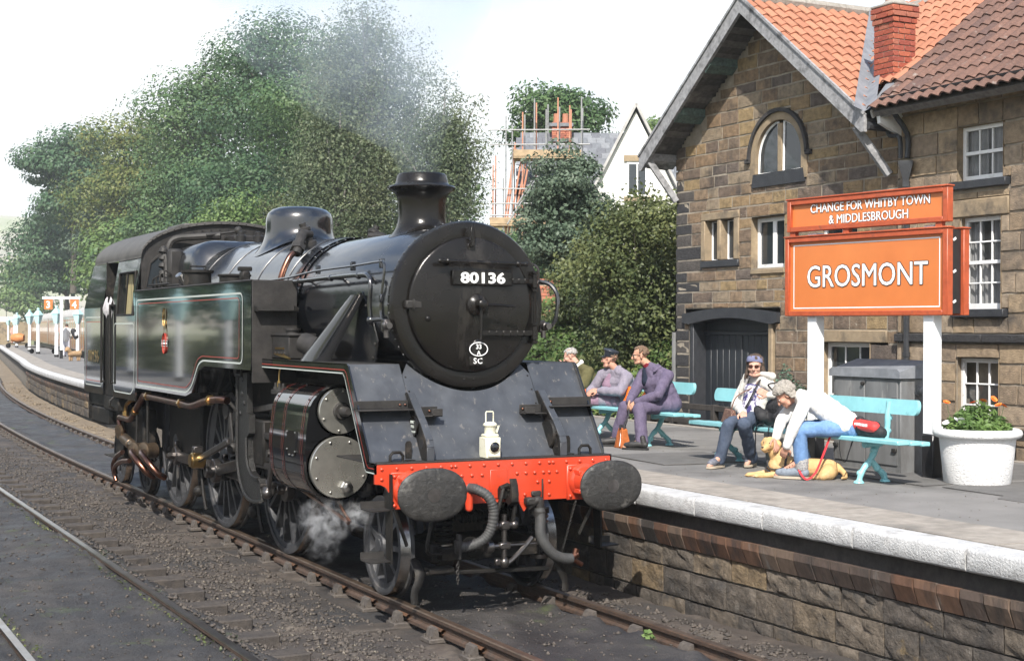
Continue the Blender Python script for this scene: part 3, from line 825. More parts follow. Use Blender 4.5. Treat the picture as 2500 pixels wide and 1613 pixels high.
# two-light mullioned window in a stone surround
s1 = MB()
for a, b, p, q in ((6.87, 7.0, 3.54, 4.18), (7.78, 7.89, 3.54, 4.18), (6.87, 7.89, 4.18, 4.30)): s1.b2((GX - .02, a, p), (GX + .16, b, q), .012)
s1.b2((GX - .02, 7.35, 3.54), (GX + .16, 7.45, 4.18), .02)
mw = s1.build('mullioned_window', M_dress, station)
MB().b2((GX - .03, 6.87, 3.43), (GX + .16, 7.89, 3.538), .012).build('sill', M_black_paint, mw)
for a, b in ((7.0, 7.35), (7.45, 7.78)):
 MB().tube([(GX + .13, a + .02, 3.56), (GX + .13, b - .02, 3.56), (GX + .13, b - .02, 4.16), (GX + .13, a + .02, 4.16)], .018, 4, closed=True).build('casement', M_wpaint, mw)
 MB().add([(GX + .14, a, 3.54), (GX + .14, b, 3.54), (GX + .14, b, 4.18), (GX + .14, a, 4.18)], [(0, 1, 2, 3)]).build('pane', M_glass, mw)
framed(station, 'casement_window', GX, 5.74, 6.56, 3.36, 4.14, 2, 1, fw=.06, bar=.09, d=.12, sill=(.02, .07, .0, M_dress))
framed(station, 'casement_window', GX, 4.12, 4.98, 3.20, 4.05, 2, 1, fw=.06, bar=.09, d=.12, sill=(.02, .07, .0, M_dress))
framed(station, 'sash_window', GX, 3.86, 4.90, 1.10, 2.27, 3, 3, fw=.06, d=.13, sash=True, sill=(.05, .1, .02, M_dress))
MB().b2((GX - .012, 3.52, 2.275), (GX + .12, 5.0, 2.445), .012).build('lintel', M_dress, station)
# coach door with a shaped lintel
ln = MB(); n = 16
top = [(5.85 + 2.52 * i / n, 2.70 + .085 * sin(pi * i / n)) for i in range(n + 1)]
bot = [(6.02 + 2.18 * i / n, 2.53 + .10 * sin(pi * i / n)) for i in range(n + 1)]
ln.prism(top + [(8.37, 2.56)] + bot[::-1] + [(5.85, 2.56)], 'yz', GX - .05, GX + .20); 
dr = ln.build('door_lintel', M_black_paint, station)
for a, b in ((6.02, 6.12), (8.10, 8.20)): MB().b2((GX - .01, a, .25), (GX + .28, b, 2.60), .01).build('door_jamb', M_black_paint if a > 7 else M_dress, station)
dd = MB(); dd.b2((GX + .26, 6.1, .3), (GX + .29, 8.15, 2.66)); door = dd.build('door', M_door, station)
for i in range(12):
 a = 6.12 + i * .166; MB().b2((GX + .235 + random.uniform(0, .004), a + .004, .3), (GX + .262, a + .162, 2.36), .006).build('plank', M_door, door)
MB().b2((GX + .22, 7.09, .3), (GX + .262, 7.13, 2.36), .006).build('door_stop', M_iron, door)
MB().b2((GX + .21, 6.1, 2.36), (GX + .265, 8.12, 2.42), .006).build('transom', M_door, door)

# pantiles
def pantile(w, l, amp, th=.018):
 b = MB(); n = 8; V = []
 for yy, lift in ((-l / 2, .028), (l / 2, 0.0)):
  for i in range(n + 1):
   u = i / n; V.append((-w / 2 + w * u * 1.06, yy, lift + amp * sin(2 * pi * u - .6)))
 for i in range(n + 1): V.append((V[i][0], -l / 2, V[i][2] - th))
 F = [(i, i + 1, n + 2 + i, n + 1 + i) for i in range(n)] + [(i, 2 * n + 2 + i, 2 * n + 3 + i, i + 1) for i in range(n)]
 return b.add(V, F)
ptm = pantile(.215, .36, .026).mesh('pantile', smooth=60); ptm.materials.append(M_pantile)
btm = pantile(.20, .36, .022).mesh('roof_tile', smooth=60); btm.materials.append(M_btile)

def tile_slope(parent, name, me, org, A, S, nA, nS, gA, gS, keep):
 A, S = Vector(A).normalized(), Vector(S).normalized(); N = A.cross(S).normalized()
 E = Matrix((A, S, N)).transposed().to_euler(); cnt = 0
 for j in range(nS):
  for i in range(nA):
   P = Vector(org) + A * (gA * (i + .5)) + S * (gS * (j + .5)) + N * .03
   if keep(P):
    piece(name, me, parent, P + N * random.uniform(-.002, .003), rot=(E.x + random.uniform(-.006, .006), E.y, E.z)); cnt += 1
 return cnt
vx = lambda z: 7.15 + (z - 5.30) / .79
rf = MB()
# roof boards under the tiles: near slope, far slope, main range slope
rf.prism([(3.40, 5.25), (YC, ZR), (8.90, 5.25), (8.90, 5.17), (YC, ZR - .09), (3.40, 5.17)], 'yz', 7.14, 9.8)
roof = rf.build('roof', M_soffit, station, smooth=0)
mr_ = MB(); mr_.add([(7.2, 3.2, 5.33), (9.8, 3.2, 7.385), (9.8, 9.0, 7.385), (7.2, 9.0, 5.33), (12.4, 3.2, 5.33), (12.4, 9.0, 5.33)], [(0, 1, 2, 3), (1, 4, 5, 2)])
mr_.v = [p for p in mr_.v]
mr_.f = []; mr_.m = []
mr_.v = []
mr_.prism([(7.9, 5.80), (9.75, 7.30), (12.2, 5.3), (12.2, 5.2)], 'xz', 3.3, 6.1)
mr_.build('rear_roof', M_soffit, station, smooth=0)
sl = Vector((0, 1, TH)).normalized()
n1 = tile_slope(roof, 'pantile', ptm, (7.10, 3.36, 5.235), (1, 0, 0), sl, 13, 13, .20, .268, lambda P: P.x < vx(P.z) - .13 and P.z < ZR + .02)
sm = Vector((1, 0, .79)).normalized()
n2 = tile_slope(roof, 'pantile', ptm, (7.15, 6.2, 5.31), (0, -1, 0), sm, 16, 13, .20, .268, lambda P: P.y < 6.15 - (ZR - P.z) / TH - .17 and P.y > 3.22 and P.x > 7.75)
rd = MB()
for i in range(7): rd.tube([(7.10 + i * .385, YC, ZR + .045), (7.10 + i * .385 + .378, YC, ZR + .045)], .085, 8)
rd.build('ridge_tile', M_flaunch, roof)
rd = MB(); rd.tube([(9.76, 3.2, 7.37), (9.76, 6.15, 7.37)], .085, 8); rd.tube([(9.76, -3, 7.42), (9.76, 3.2, 7.42)], .085, 8); rd.build('ridge_tile', M_flaunch, roof)
# lead valley
vl = MB(); V = []
for t in np.linspace(0, 1, 12):
 z = 5.26 + t * 2.06; x = vx(z); y = YC - (ZR - z) / TH
 V += [(x - .20, y, z + .125), (x - .02, y, z + .07), (x, y - .20, z + .125)]
vl.add(V, [(3 * i + j, 3 * i + j + 1, 3 * i + j + 4, 3 * i + j + 3) for i in range(11) for j in range(2)]); vl.build('lead_valley', M_lead, roof)
ap = MB(); ap.add([(7.18, 3.22, 5.345), (8.05, 3.22, 6.03), (7.75, 3.72, 5.80), (7.20, 3.46, 5.36)], [(0, 1, 2, 3)]); ap.build('lead_apron', M_lead, roof)
# bargeboards, soffit, purlins, struts
for s in (-1, 1):
 ye = YC + s * 2.78; ze = ZR - TH * 2.78
 b = MB(); nrm = Vector((0, s * TH, 1)).normalized()
 a0 = Vector((0, YC, ZR + .045)); a1 = Vector((0, ye, ze + .045)); dn = Vector((0, 0, -1))
 poly = [(a0.y, a0.z), (a1.y, a1.z), (a1.y, a1.z - .24), (a1.y - s * .06, a1.z - .24), (a0.y, a0.z - .25)]
 b.prism(poly, 'yz', 7.06, 7.115); b.build('bargeboard', M_timber, station, smooth=0)
 b = MB(); b.prism([(a0.y, a0.z + .03), (a1.y, a1.z + .03), (a1.y, a1.z - .015), (a0.y, a0.z - .015)], 'yz', 7.035, 7.075); b.build('verge_strip', M_timber, station, smooth=0)
 nb = 26 if s > 0 else 8
 for i in range(nb):
  t0, t1 = i / nb, (i + .94) / nb
  P = [(YC + s * 2.74 * t, ZR - TH * 2.74 * t - .115) for t in (t0, t1)]
  d = random.uniform(0, .006)
  MB().prism([(P[0][0], P[0][1] - d), (P[1][0], P[1][1] - d), (P[1][0], P[1][1] + .022), (P[0][0], P[0][1] + .022)], 'yz', 7.12, GX + .03).build('soffit_board', M_soffit, station, smooth=0)
 for t in (.33, .66, .985):
  y = YC + s * 2.62 * t; z = ZR - TH * 2.62 * t - .13
  MB().prism([(y - .07, z + TH * .07 * s + .02 - .02), (y + .07, z - TH * .07 * s), (y + .07, z - TH * .07 * s - .12), (y - .07, z + TH * .07 * s - .12)], 'yz', 7.10, GX + .05).build('purlin_end', M_green if t < .9 else M_timber, station, smooth=0)
def bar(mb, p0, p1, w, h, b=.006):
 p0, p1 = Vector(p0), Vector(p1); d = p1 - p0; L = d.length; q = d.to_track_quat('Y', 'Z').to_matrix()
 return mb.box((p0 + p1) / 2, (w, L, h), b, q)
bar(MB(), (7.14, 8.72, 5.20), (7.56, 8.56, 4.55), .09, .10).build('strut', M_timber, station)
bar(MB(), (7.12, 3.60, 5.16), (7.54, 3.42, 4.52), .09, .10).build('strut', M_timber, station)
g = MB(); g.tube([(7.22, 8.92, 5.16), (7.62, 8.92, 5.15)], .05, 8); g.tube([(7.12, 3.36, 5.14), (7.5, 3.36, 5.13)], .055, 8); g.build('gutter', M_iron, station)

# chimney, brick by brick
CHX, CHY = 8.02, 3.86; CW = .40
cc = MB(); cc.b2((CHX - CW / 2 + .012, CHY - CW / 2 + .012, 5.2), (CHX + CW / 2 - .012, CHY + CW / 2 - .012, 6.88)); chim = cc.build('chimney', M_joint, station, smooth=0)
bm_ = MB().box((0, 0, 0), (1, 1, 1), .04).mesh('brick'); bm_.materials.append(M_cbrick)
for k in range(15):
 z = 5.72 + k * .077; o = .035 if k > 12 else (.018 if k == 12 else 0.); W = CW + 2 * o
 for face in range(4):
  nbr = 3 if (k + face) % 2 else 2; off = 0 if nbr == 2 else 0
  ws = ([.25, .25] if nbr == 2 else [.125, .25, .125]); sc = W / sum(ws); u = -W / 2
  for w in ws:
   w *= sc; c = u + w / 2; u += w
   d = W / 2 - .05 + random.uniform(-.003, .003)
   pos = {0: (CHX - d, CHY + c), 1: (CHX + c, CHY - d), 2: (CHX + d, CHY + c), 3: (CHX + c, CHY + d)}[face]
   scl = (.10, w - .011, .066) if face in (0, 2) else (w - .011, .10, .066)
   piece('brick', bm_, chim, (pos[0], pos[1], z + .035), scl)
cf = MB(); cf.b2((CHX - .235, CHY - .235, 6.875), (CHX + .235, CHY + .235, 6.91), .01); cf.lathe([(.22, 6.90), (.13, 6.97)], (CHX, CHY, 0), 'z', 16); cf.build('flaunching', M_flaunch, chim)
cf = MB(); cf.lathe([(.13, 6.96), (.11, 7.3), (.125, 7.32), (.125, 7.36), (.09, 7.36)], (CHX, CHY, 0), 'z', 16); cf.build('chimney_pot', M_pantile, chim)
cf = MB(); cf.b2((CHX - .22, CHY - .22, 5.40), (CHX + .22, CHY + .22, 5.72), .01); cf.build('lead_flashing', M_lead, chim)

# ---------------------------------------------------------------- the brown-tiled house
HX = 7.56
house = thing('brown_roofed_house', (HX, 1.0, .4), 'buff stone house with brown tiled roof and white sash windows right of the gable', 'house')
hc = []; z = 2.405
while z < 5.5:
 h = rr.choice([.24, .27, .25, .29]); hc.append((z, z + h)); z += h
hc_low = [(.3 + i * .2485, .3 + (i + 1) * .2485) for i in range(8)]
HS1, HS2, HS3 = (1.42, 2.18, 4.31, 5.00), (1.45, 2.14, 2.71, 3.86), (1.48, 2.20, 1.18, 2.10)
WS = [(-1.3, -.5) + HS1[2:], (-1.3, -.5) + HS2[2:], (-1.3, -.5) + HS3[2:]]
holes_h = [HS1, HS2, HS3] + WS + [(1.30, 2.30, 4.21, 4.31), (1.33, 2.26, 2.60, 2.71), (1.32, 2.28, 3.86, 4.08)]
lay(house, HX, -2.2, 3.28, hc, holes_h, lambda y: 5.50, st_h, (.32, .66), depth=.15)
lay(house, HX, -2.2, 3.28, hc_low, holes_h, lambda y: 2.29, st_h, (.42, .72), depth=.15, joint=.03)
wb = MB(); wb.b2((HX + .30, -2.2, .2), (HX + .4, 3.28, 5.52)); wb.b2((HX + .04, 3.20, .2), (HX + .3, 3.28, 5.5)); wb.build('wall', M_joint, house, smooth=0)
mortar(house, HX + .016, -2.2, 3.28, .26, 5.5, holes_h, lambda y: 5.52)
cr = MB()
for i in range(7): cr.b2((HX - .055, -2.2 + i * .785, 2.295), (HX + .14, -2.2 + i * .785 + .778, 2.40), .012)
cr.build('string_course', M_quoin, house)
MB().b2((HX - .015, 1.32, 3.862), (HX + .12, 2.28, 4.08), .012).build('lintel', M_dress, house)
BS = (.07, .10, .10, M_black_paint)
framed(house, 'sash_window', HX, *HS1, 3, 2, fw=.055, d=.09, glass=M_glass_c, sash=True, sill=BS, curtain=[(1.45, 1.78, 4.35, 4.98), (1.84, 2.16, 4.35, 4.98)])
framed(house, 'sash_window', HX, *HS2, 3, 4, fw=.055, d=.09, glass=M_glass_c, sash=True, sill=BS, curtain=[(1.48, 2.12, 2.74, 3.28), (1.48, 1.72, 3.28, 3.84), (1.92, 2.12, 3.28, 3.84)])
w3 = framed(house, 'sash_window', HX, *HS3, 3, 3, fw=.055, d=.09, glass=M_glass_c, sash=False, sill=(.03, .05, .02, M_dress), skip=((0, 2), (1, 2), (2, 2)))
for i, p in enumerate(WS): framed(house, 'sash_window', HX, *p, 3, [2, 4, 3][i], fw=.055, d=.09, glass=M_glass_c, sash=True, sill=BS)
for yy in (1.62, 2.02):
 MB().lathe([(.085, 0), (.085, .012)], (HX + .155, yy, 1.66), (-1, 0, 0), 18).build('round_vent', M_flaunch, w3)
# brown roof
br = MB(); br.prism([(7.12, 5.30), (9.76, 7.385), (12.4, 5.3), (12.4, 5.2), (9.76, 7.29), (7.20, 5.24)], 'xz', -3.0, 3.26)
broof = br.build('roof', M_soffit, house, smooth=0)
n3 = tile_slope(broof, 'roof_tile', btm, (7.10, 3.30, 5.335), (0, -1, 0), sm, 27, 11, .19, .30, lambda P: P.x < 9.8)
vg = MB(); vg.prism([(7.10, 5.33), (9.78, 7.45), (9.78, 7.35), (7.14, 5.23)], 'xz', 3.26, 3.30); vg.build('verge', M_flaunch, broof, smooth=0)
bx = MB(); bx.prism([(7.18, 5.27), (8.2, 6.05), (8.2, 5.0), (7.60, 5.0), (7.2, 5.16)], 'xz', 3.20, 3.262); bx.build('white_eaves_board', M_wpaint, house, smooth=0)
bx = MB(); bx.b2((7.27, -3, 5.33), (7.31, 3.2, 5.46)); bx.b2((7.31, -3, 5.36), (7.6, 3.2, 5.38)); bx.build('fascia', M_wpaint, house, smooth=0)
gt = MB()
G = [(.058 * cos(t), .058 * sin(t)) for t in np.linspace(pi, 2 * pi, 8)]
gt.prism([(7.225 + a, 5.485 + b) for a, b in G] + [(7.225 + .05 * cos(t), 5.485 + .05 * sin(t)) for t in np.linspace(2 * pi, pi, 8)], 'xz', -3, 3.2)
gt.build('gutter', M_iron, house)
for i in range(5): MB().prism([(7.225 + 1.12 * a, 5.485 + 1.12 * b) for a, b in G], 'xz', 2.7 - i * 1.2, 2.73 - i * 1.2).build('gutter_joint', M_iron, house)
dp = MB(); dp.tube([(7.24, 3.02, 5.44), (7.24, 3.02, 5.30), (7.50, 3.03, 5.02), (7.50, 3.03, 4.7)], .036, 8, sub=3)
dp.lathe([(.05, 4.32), (.05, 4.42), (.12, 4.62), (.12, 4.66)], (7.48, 3.03, 0), 'z', 4, ell=(1.1, 1.1)); dp.tube([(7.50, 3.03, 4.4), (7.50, 3.03, .5)], .04, 8)
for z in (3.3, 2.1, 1.2): dp.lathe([(.05, 0), (.05, .06)], (7.50, 3.03, z), 'z', 8)
dp.tube([(7.45, 3.36, 5.10), (7.45, 3.30, 5.02), (7.45, 3.12, 4.98), (7.45, 3.10, 4.7)], .03, 8, sub=3)
dp.build('downpipe', M_iron, house)
# ---------------------------------------------------------------- the tank locomotive
M_gloss = mat('gloss_black_paint', [(.006, .0065, .007), (.009, .009, .010)], rough=.07, scale=1.5, spec=.6, coat=.9, bump=.03, bscale=2.5, var=.15)
M_boiler = mat('boiler_black', [(.006, .007, .009), (.011, .0118, .0145)], rough=.20, scale=2.5, spec=1.0, coat=.5, bump=.04, bscale=6, var=.25, rvar=.08, dirt=((.05, .046, .042), .18, 1.6))
M_smoke = mat('smokebox_black', [(.006, .0055, .005), (.010, .0085, .0075)], rough=.24, scale=3, spec=.32, bump=.10, bscale=28, var=.25, rvar=.08, dirt=[((.04, .036, .032), .10, 3, .25)])
M_plate = mat('dusty_front_plate', [(.040, .044, .052), (.056, .061, .070)], rough=.40, scale=2.2, spec=.6, bump=.10, bscale=25, var=.22, rvar=.1, dirt=[((.20, .18, .16), .08, 22, .10), ((.03, .033, .04), .3, 3)])
M_frame = mat('grimy_frame_black', [(.007, .007, .007), (.016, .014, .012)], rough=.55, scale=5, spec=.25, bump=.3, bscale=50, var=.4, dirt=((.055, .045, .036), .2, 4))
M_dusty = mat('dusty_black', [(.020, .019, .0185), (.036, .033, .031)], rough=.55, scale=4, spec=.3, bump=.2, bscale=50, var=.3)
M_castblk = mat('rough_cast_black', [(.009, .009, .0085), (.018, .017, .016)], rough=.36, scale=12, spec=.4, bump=.8, bscale=60, var=.3)
M_wheel = mat('wheel_grey_black', [(.025, .027, .032), (.055, .055, .058)], rough=.5, scale=4, bump=.25, bscale=40, var=.35, dirt=((.16, .15, .14), .12, 3))
M_tyre = mat('bright_tyre', [(.50, .50, .50), (.32, .31, .30)], rough=.25, metal=1, scale=3, var=.15)
M_steel = mat('bright_steel', [(.56, .55, .52), (.42, .41, .39)], rough=.30, metal=1, scale=3, bump=.05, bscale=60, var=.15)
M_cover = mat('polished_cover', [(.56, .55, .50), (.45, .44, .40)], rough=.30, metal=.85, scale=3.5, bump=.12, bscale=8, var=.14, rvar=.08)
M_rod = mat('oily_rod_steel', [(.16, .15, .145), (.10, .09, .085)], rough=.32, metal=.9, scale=5, var=.25)
M_copper = mat('copper_pipe', [(.30, .14, .085), (.19, .09, .062), (.12, .07, .06)], rough=.30, metal=1, scale=5, var=.2)
M_brass = mat('brass', [(.50, .35, .13), (.34, .22, .09)], rough=.3, metal=1, scale=8, var=.15)
M_red = mat('buffer_beam_red', [(.56, .055, .020), (.50, .048, .018)], rough=.32, scale=3, spec=.6, coat=.3, bump=.04, bscale=20, var=.06, dirt=((.38, .04, .02), .08, 5))
M_bufhead = mat('greasy_buffer_head', [(.014, .014, .0135), (.034, .032, .030)], rough=.5, scale=7, bump=.5, bscale=30, var=.35, dirt=((.12, .115, .105), .12, 9))
M_line_red = mat('lining_red', (.34, .04, .025), rough=.3, var=.05)
M_line_grey = mat('lining_grey', (.46, .50, .47), rough=.3, var=.05)
M_white = mat('white_lettering', (.80, .80, .80), rough=.5, var=.03)
M_rubber = mat('hose_rubber', [(.035, .036, .037), (.055, .055, .054)], rough=.6, scale=10, bump=.3, bscale=60, var=.2)
M_roofgrime = mat('grimy_cab_roof', [(.05, .047, .044), (.085, .08, .075)], rough=.55, scale=3, bump=.15, bscale=20, var=.25)
M_cream = mat('cab_cream', (.62, .52, .28), rough=.5, var=.1)
M_cabglass = glass_mat('cab_glass', (.04, .045, .05), .03, clear=.75)

loco = thing('tank_locomotive', (0, 6.0, 0), 'black steam tank engine with red buffer beam, numbered 80136 on its round smokebox door', 'steam engine')
PARTS = {}
def P(name, mb, m, parent=None, smooth=40, **k):
 return mb.build(name, m, parent or loco, smooth, **k)
def rivets(parent, pts, ax, r, h, m, name='rivet', n=7):
 me = MB().dome((0, 0, 0), r, h, ax, n).mesh(name, smooth=80); me.materials.append(m)
 for p in pts: piece(name, me, parent, p)

ZB = 2.666                                # boiler centre height
# smokebox barrel, boiler barrel with clothing bands
b = MB(); b.lathe([(.745, .66), (.752, .68), (.752, 3.30)], (0, 0, ZB), 'y', 56, caps=False); sbx = P('smokebox', b, M_boiler)
b = MB(); b.lathe([(.60, .605), (.66, .60), (.735, .60), (.765, .608), (.778, .63), (.785, .655), (.785, .70), (.752, .705)], (0, 0, ZB), 'y', 64, caps=False); P('smokebox_ring', b, M_smoke)
b = MB(); b.lathe([(.765, 3.28), (.765, 3.40)], (0, 0, ZB), 'y', 56, caps=False); P('smokebox_joint_band', b, M_boiler)
rivets(sbx, [(.762 * cos(t), .735, ZB + .762 * sin(t)) for t in np.linspace(0, 2 * pi, 57)[:-1]], (0, -.3, 1), .013, .016, M_boiler)
for t in np.linspace(0, 2 * pi, 49)[:-1]: pass
rv = bpy.data.meshes.get('rivet')
sb_rv = MB().ball((0, 0, 0), .014, 7, 4).mesh('rivet', smooth=80); sb_rv.materials.append(M_boiler)
for o in list(sbx.children): o.data = sb_rv
for t in np.linspace(0, 2 * pi, 49)[:-1]: piece('rivet', sb_rv, sbx, (.766 * cos(t), 3.34, ZB + .766 * sin(t)))
for t in np.linspace(0, 2 * pi, 61)[:-1]: piece('rivet', sb_rv, sbx, (.786 * cos(t), .675, ZB + .786 * sin(t)), (.8, .8, .8))
ZT = lambda y: .775 + (y - 3.4) * (.115 / 3.5)
b = MB(); b.lathe([(ZT(3.4) , 3.40), (ZT(5.0), 5.0), (ZT(7.0), 7.0)], (0, 0, ZB + .005), 'y', 56, caps=False); P('boiler_barrel', b, M_boiler)
for y in (3.75, 4.75, 5.95, 6.9):
 b = MB(); b.lathe([(ZT(y) + .001, y - .035), (ZT(y) + .008, y - .03), (ZT(y) + .008, y + .03), (ZT(y) + .001, y + .035)], (0, 0, ZB + .005), 'y', 56, caps=False); P('boiler_band', b, M_boiler)
# Belpaire firebox
def bel(y, w, zt, zb, sh):
 o = []
 for t in np.linspace(0, pi / 2, 7): o.append((w - sh + sh * sin(t), zt - sh + sh * cos(t)))
 r = [(w, 2.3), (w - .1, zb)]
 R = o + r; L = [(-x, z) for x, z in R[::-1]]
 return [(x, y, z) for x, z in R + L]
b = MB(); S = [bel(6.92, .86, 3.50, 1.6, .55), bel(7.02, .90, 3.56, 1.6, .40), bel(7.15, .92, 3.585, 1.6, .34), bel(8.6, .92, 3.56, 1.6, .34)]
k = len(S[0])
for q in S: b.v += q
for j in range(3):
 for i in range(k): b.f.append([j * k + i, j * k + (i + 1) % k, (j + 1) * k + (i + 1) % k, (j + 1) * k + i]); b.m.append(0)
b.f.append(list(range(k))); b.m.append(0)
P('firebox', b, M_boiler, smooth=45)
# chimney and dome
CHZ = ZB + .752
b = MB(); n = 40
def saddle(mb, cy, prof, rb, R, zc, n=40, m=8):
 """turned shape above, flaring down on to a barrel of radius R"""
 V = []; pr = list(prof)
 for r, z in pr:
  for i in range(n): V.append((r * cos(2 * pi * i / n), cy + r * sin(2 * pi * i / n), z))
 r0, z0 = pr[-1]
 for j in range(1, m + 1):
  t = j / m
  for i in range(n):
   a = 2 * pi * i / n; rr_ = r0 + (rb - r0) * (t ** 2.2); x = rr_ * cos(a)
   zs = zc + sqrt(max(.01, R * R - x * x)) + .003
   s = 1 - (1 - t) ** 1.6
   V.append((x, cy + rr_ * sin(a), z0 + (zs - z0) * s))
 K = len(pr) + m
 F = [(j * n + i, j * n + (i + 1) % n, (j + 1) * n + (i + 1) % n, (j + 1) * n + i) for j in range(K - 1) for i in range(n)]
 return mb.add(V, F)
saddle(b, 1.72, [(.195, 3.70), (.195, 3.972), (.205, 3.985), (.23, 3.985), (.245, 3.97), (.262, 3.90), (.275, 3.875), (.325, 3.862), (.338, 3.845), (.330, 3.828), (.285, 3.80), (.255, 3.765), (.240, 3.71), (.234, 3.60)], .335, .752, ZB)
P('chimney', b, M_smoke, smooth=50)
b = MB(); R_ = ZT(5.45)
saddle(b, 5.45, [(.001, 3.925), (.15, 3.922), (.26, 3.912), (.335, 3.885), (.385, 3.84), (.405, 3.78), (.410, 3.70)], .56, R_, ZB + .005)
P('steam_dome', b, M_boiler, smooth=60)

# smokebox door and its fittings
b = MB(); b.lathe([(.630, .60), (.630, .578), (.622, .566), (.605, .560), (.56, .548), (.42, .522), (.25, .503), (.10, .494), (.001, .492)], (0, 0, ZB), 'y', 64, caps=False); door_ = P('smokebox_door', b, M_smoke, smooth=60)
def dz(x, z):                                # door surface
 r = sqrt(x * x + (z - ZB) ** 2); return float(np.interp(r, [0, .1, .25, .42, .56, .605, .63], [.492, .494, .503, .522, .548, .560, .58]))
for z, x0 in ((2.895, .12), (2.405, .06)):
 b = MB(); K = [(x, dz(min(x, .6), z) - .012) for x in np.linspace(x0, .60, 8)] + [(.66, .565)]
 for (xa, ya), (xb, yb) in zip(K, K[1:]): bar(b, (xa, ya, z), (xb, yb, z), .05 if False else .045, .05, .004)
 b.cyl((.66, .555, z - .065), (.66, .555, z + .065), .032, n=12, bev=.006)
 P('hinge_strap', b, M_smoke, door_)
 b = MB(); b.b2((.625, .56, z - .05), (.70, .61, z + .05), .008); b.cyl((.66, .555, z - .10), (.66, .555, z - .07), .03, n=12, bev=.005); b.cyl((.66, .555, z + .07), (.66, .555, z + .095), .03, n=12, bev=.005); P('hinge_lug', b, M_smoke)
b = MB(); b.cyl((.66, .555, 2.30), (.66, .555, 2.99), .013, n=8); P('hinge_pin', b, M_smoke)
b = MB(); b.lathe([(.105, .47), (.095, .455), (.05, .435), (.035, .40), (.035, .385), (.045, .38), (.045, .345), (.03, .335), (.012, .332)], (.02, 0, ZB), 'y', 20); b.lathe([(.10, .50), (.105, .47)], (.02, 0, ZB), 'y', 20)
dart = P('door_dart', b, M_smoke, door_)
for p, q in (((.02, .40, ZB - .03), (.012, .385, ZB - .315)), ((.05, .365, ZB), (.345, .36, ZB - .012))):
 b = MB(); b.tube([p, q], [.017, .011], 8); b.ball(q, .014, 8, 5); P('dart_handle', b, M_smoke, dart)
b = MB(); b.cyl((-.37, .44, 3.062), (.50, .44, 3.048), .019, n=10, bev=.005)
for x in (-.30, .42): b.ball((x, .44, 3.06 - (x + .3) * .016), (.032, .034, .034), 10, 6); b.tube([(x, .44, 3.06), (x, dz(x, 3.06), 3.06)], .02, 8)
for x in (-.375, .505): b.ball((x, .44, 3.06 - (x + .3) * .016), (.03, .024, .024), 8, 5)
P('door_handrail', b, M_smoke, door_)
b = MB(); b.b2((-.235, .475, 2.842), (.385, .497, 2.985), .006); npl = P('number_plate', b, M_smoke, door_)
put_text('plate_number', '80136', .135, M_white, npl, (.075, .474, 2.868), '-y', off=.004, ext=.004, width=.46)
fr = MB(); fr.tube([(-.225, .475, 2.852), (.375, .475, 2.852), (.375, .475, 2.975), (-.225, .475, 2.975)], .004, 4, closed=True); fr.build('plate_rim', M_smoke, npl)
for x in (-.205, .355): MB().dome((x, .474, 2.915), .012, .008, (0, -1, 0)).build('plate_bolt', M_smoke, npl)
b = MB(); b.lathe([(.0005, -.006), (.09, -.006), (.098, 0), (.098, .012)], (.045, .508, 2.255), 'y', 28, ell=(.7, 1)); 
shp = P('shed_plate', b, M_smoke, door_)
b = MB(); b.tube([(.045 + .092 * cos(t), .500, 2.255 + .062 * sin(t)) for t in np.linspace(0, 2 * pi, 33)[:-1]], .005, 5, closed=True); b.build('plate_rim', M_white, shp)
put_text('shed_code', '33', .062, M_white, shp, (.045, .497, 2.258), '-y', off=.001, align='CENTER', ext=.002)
put_text('shed_code', 'A', .052, M_white, shp, (.045, .497, 2.204), '-y', off=.001, align='CENTER', ext=.002)
b = MB(); b.b2((-.045, .505, 2.105), (.12, .517, 2.19), .004); sc_ = P('sc_plate', b, M_smoke, door_)
put_text('plate_letters', 'SC', .075, M_white, sc_, (.04, .504, 2.122), '-y', off=.001, align='CENTER', ext=.002, space=1.15)
b = MB(); b.b2((-.055, .535, 3.17), (.025, .56, 3.235), .006); b.b2((-.038, .50, 3.20), (.006, .515, 3.40), .006); b.b2((-.038, .50, 3.20), (.006, .55, 3.215), .003); P('lamp_iron', b, M_smoke)
b = MB(); b.b2((-.665, .54, 2.625), (-.50, .60, 2.70), .012); b.b2((-.60, .525, 2.615), (-.585, .60, 2.71), .004); P('door_stop_block', b, M_dusty)
MB().lathe([(.03, .0), (.028, -.03), (.018, -.042), (.001, -.046)], (-.455, .555, 2.535), 'y', 12).build('door_stud', M_smoke, door_)
for x in (-.055, .04): MB().dome((x, .598, 1.975), .014, .012, (0, -1, 0)).build('ring_bolt', M_smoke, loco)

# front platform, sloping plate, gussets, brackets
b = MB(); b.b2((-1.18, .02, 1.268), (1.18, .95, 1.283), .003); fp = P('front_platform', b, M_dusty)
rivets(fp, [(x, .06 + .03 * (i % 2), 1.284) for i, x in enumerate(np.linspace(-1.1, 1.1, 23))], (0, 0, 1), .009, .006, M_dusty, 'bolt', 6)
Y0, Z0_, Y1, Z1_ = .15, 1.283, .72, 2.118
def sl_y(z): return Y0 + (Y1 - Y0) * (z - Z0_) / (Z1_ - Z0_)
def slope_panel(poly, th=.014):
 b = MB(); k = len(poly); V = [(x, sl_y(z), z) for x, z in poly] + [(x, sl_y(z) + th, z) for x, z in poly]
 b.add(V, [list(range(k)), [k + i for i in range(k)][::-1]] + [[i, (i + 1) % k, k + (i + 1) % k, k + i] for i in range(k)]); return b
RR = .80
arc = lambda xs: [(x, ZB - sqrt(max(0, RR * RR - x * x))) for x in xs]
xm = sqrt(RR * RR - (ZB - Z1_) ** 2)
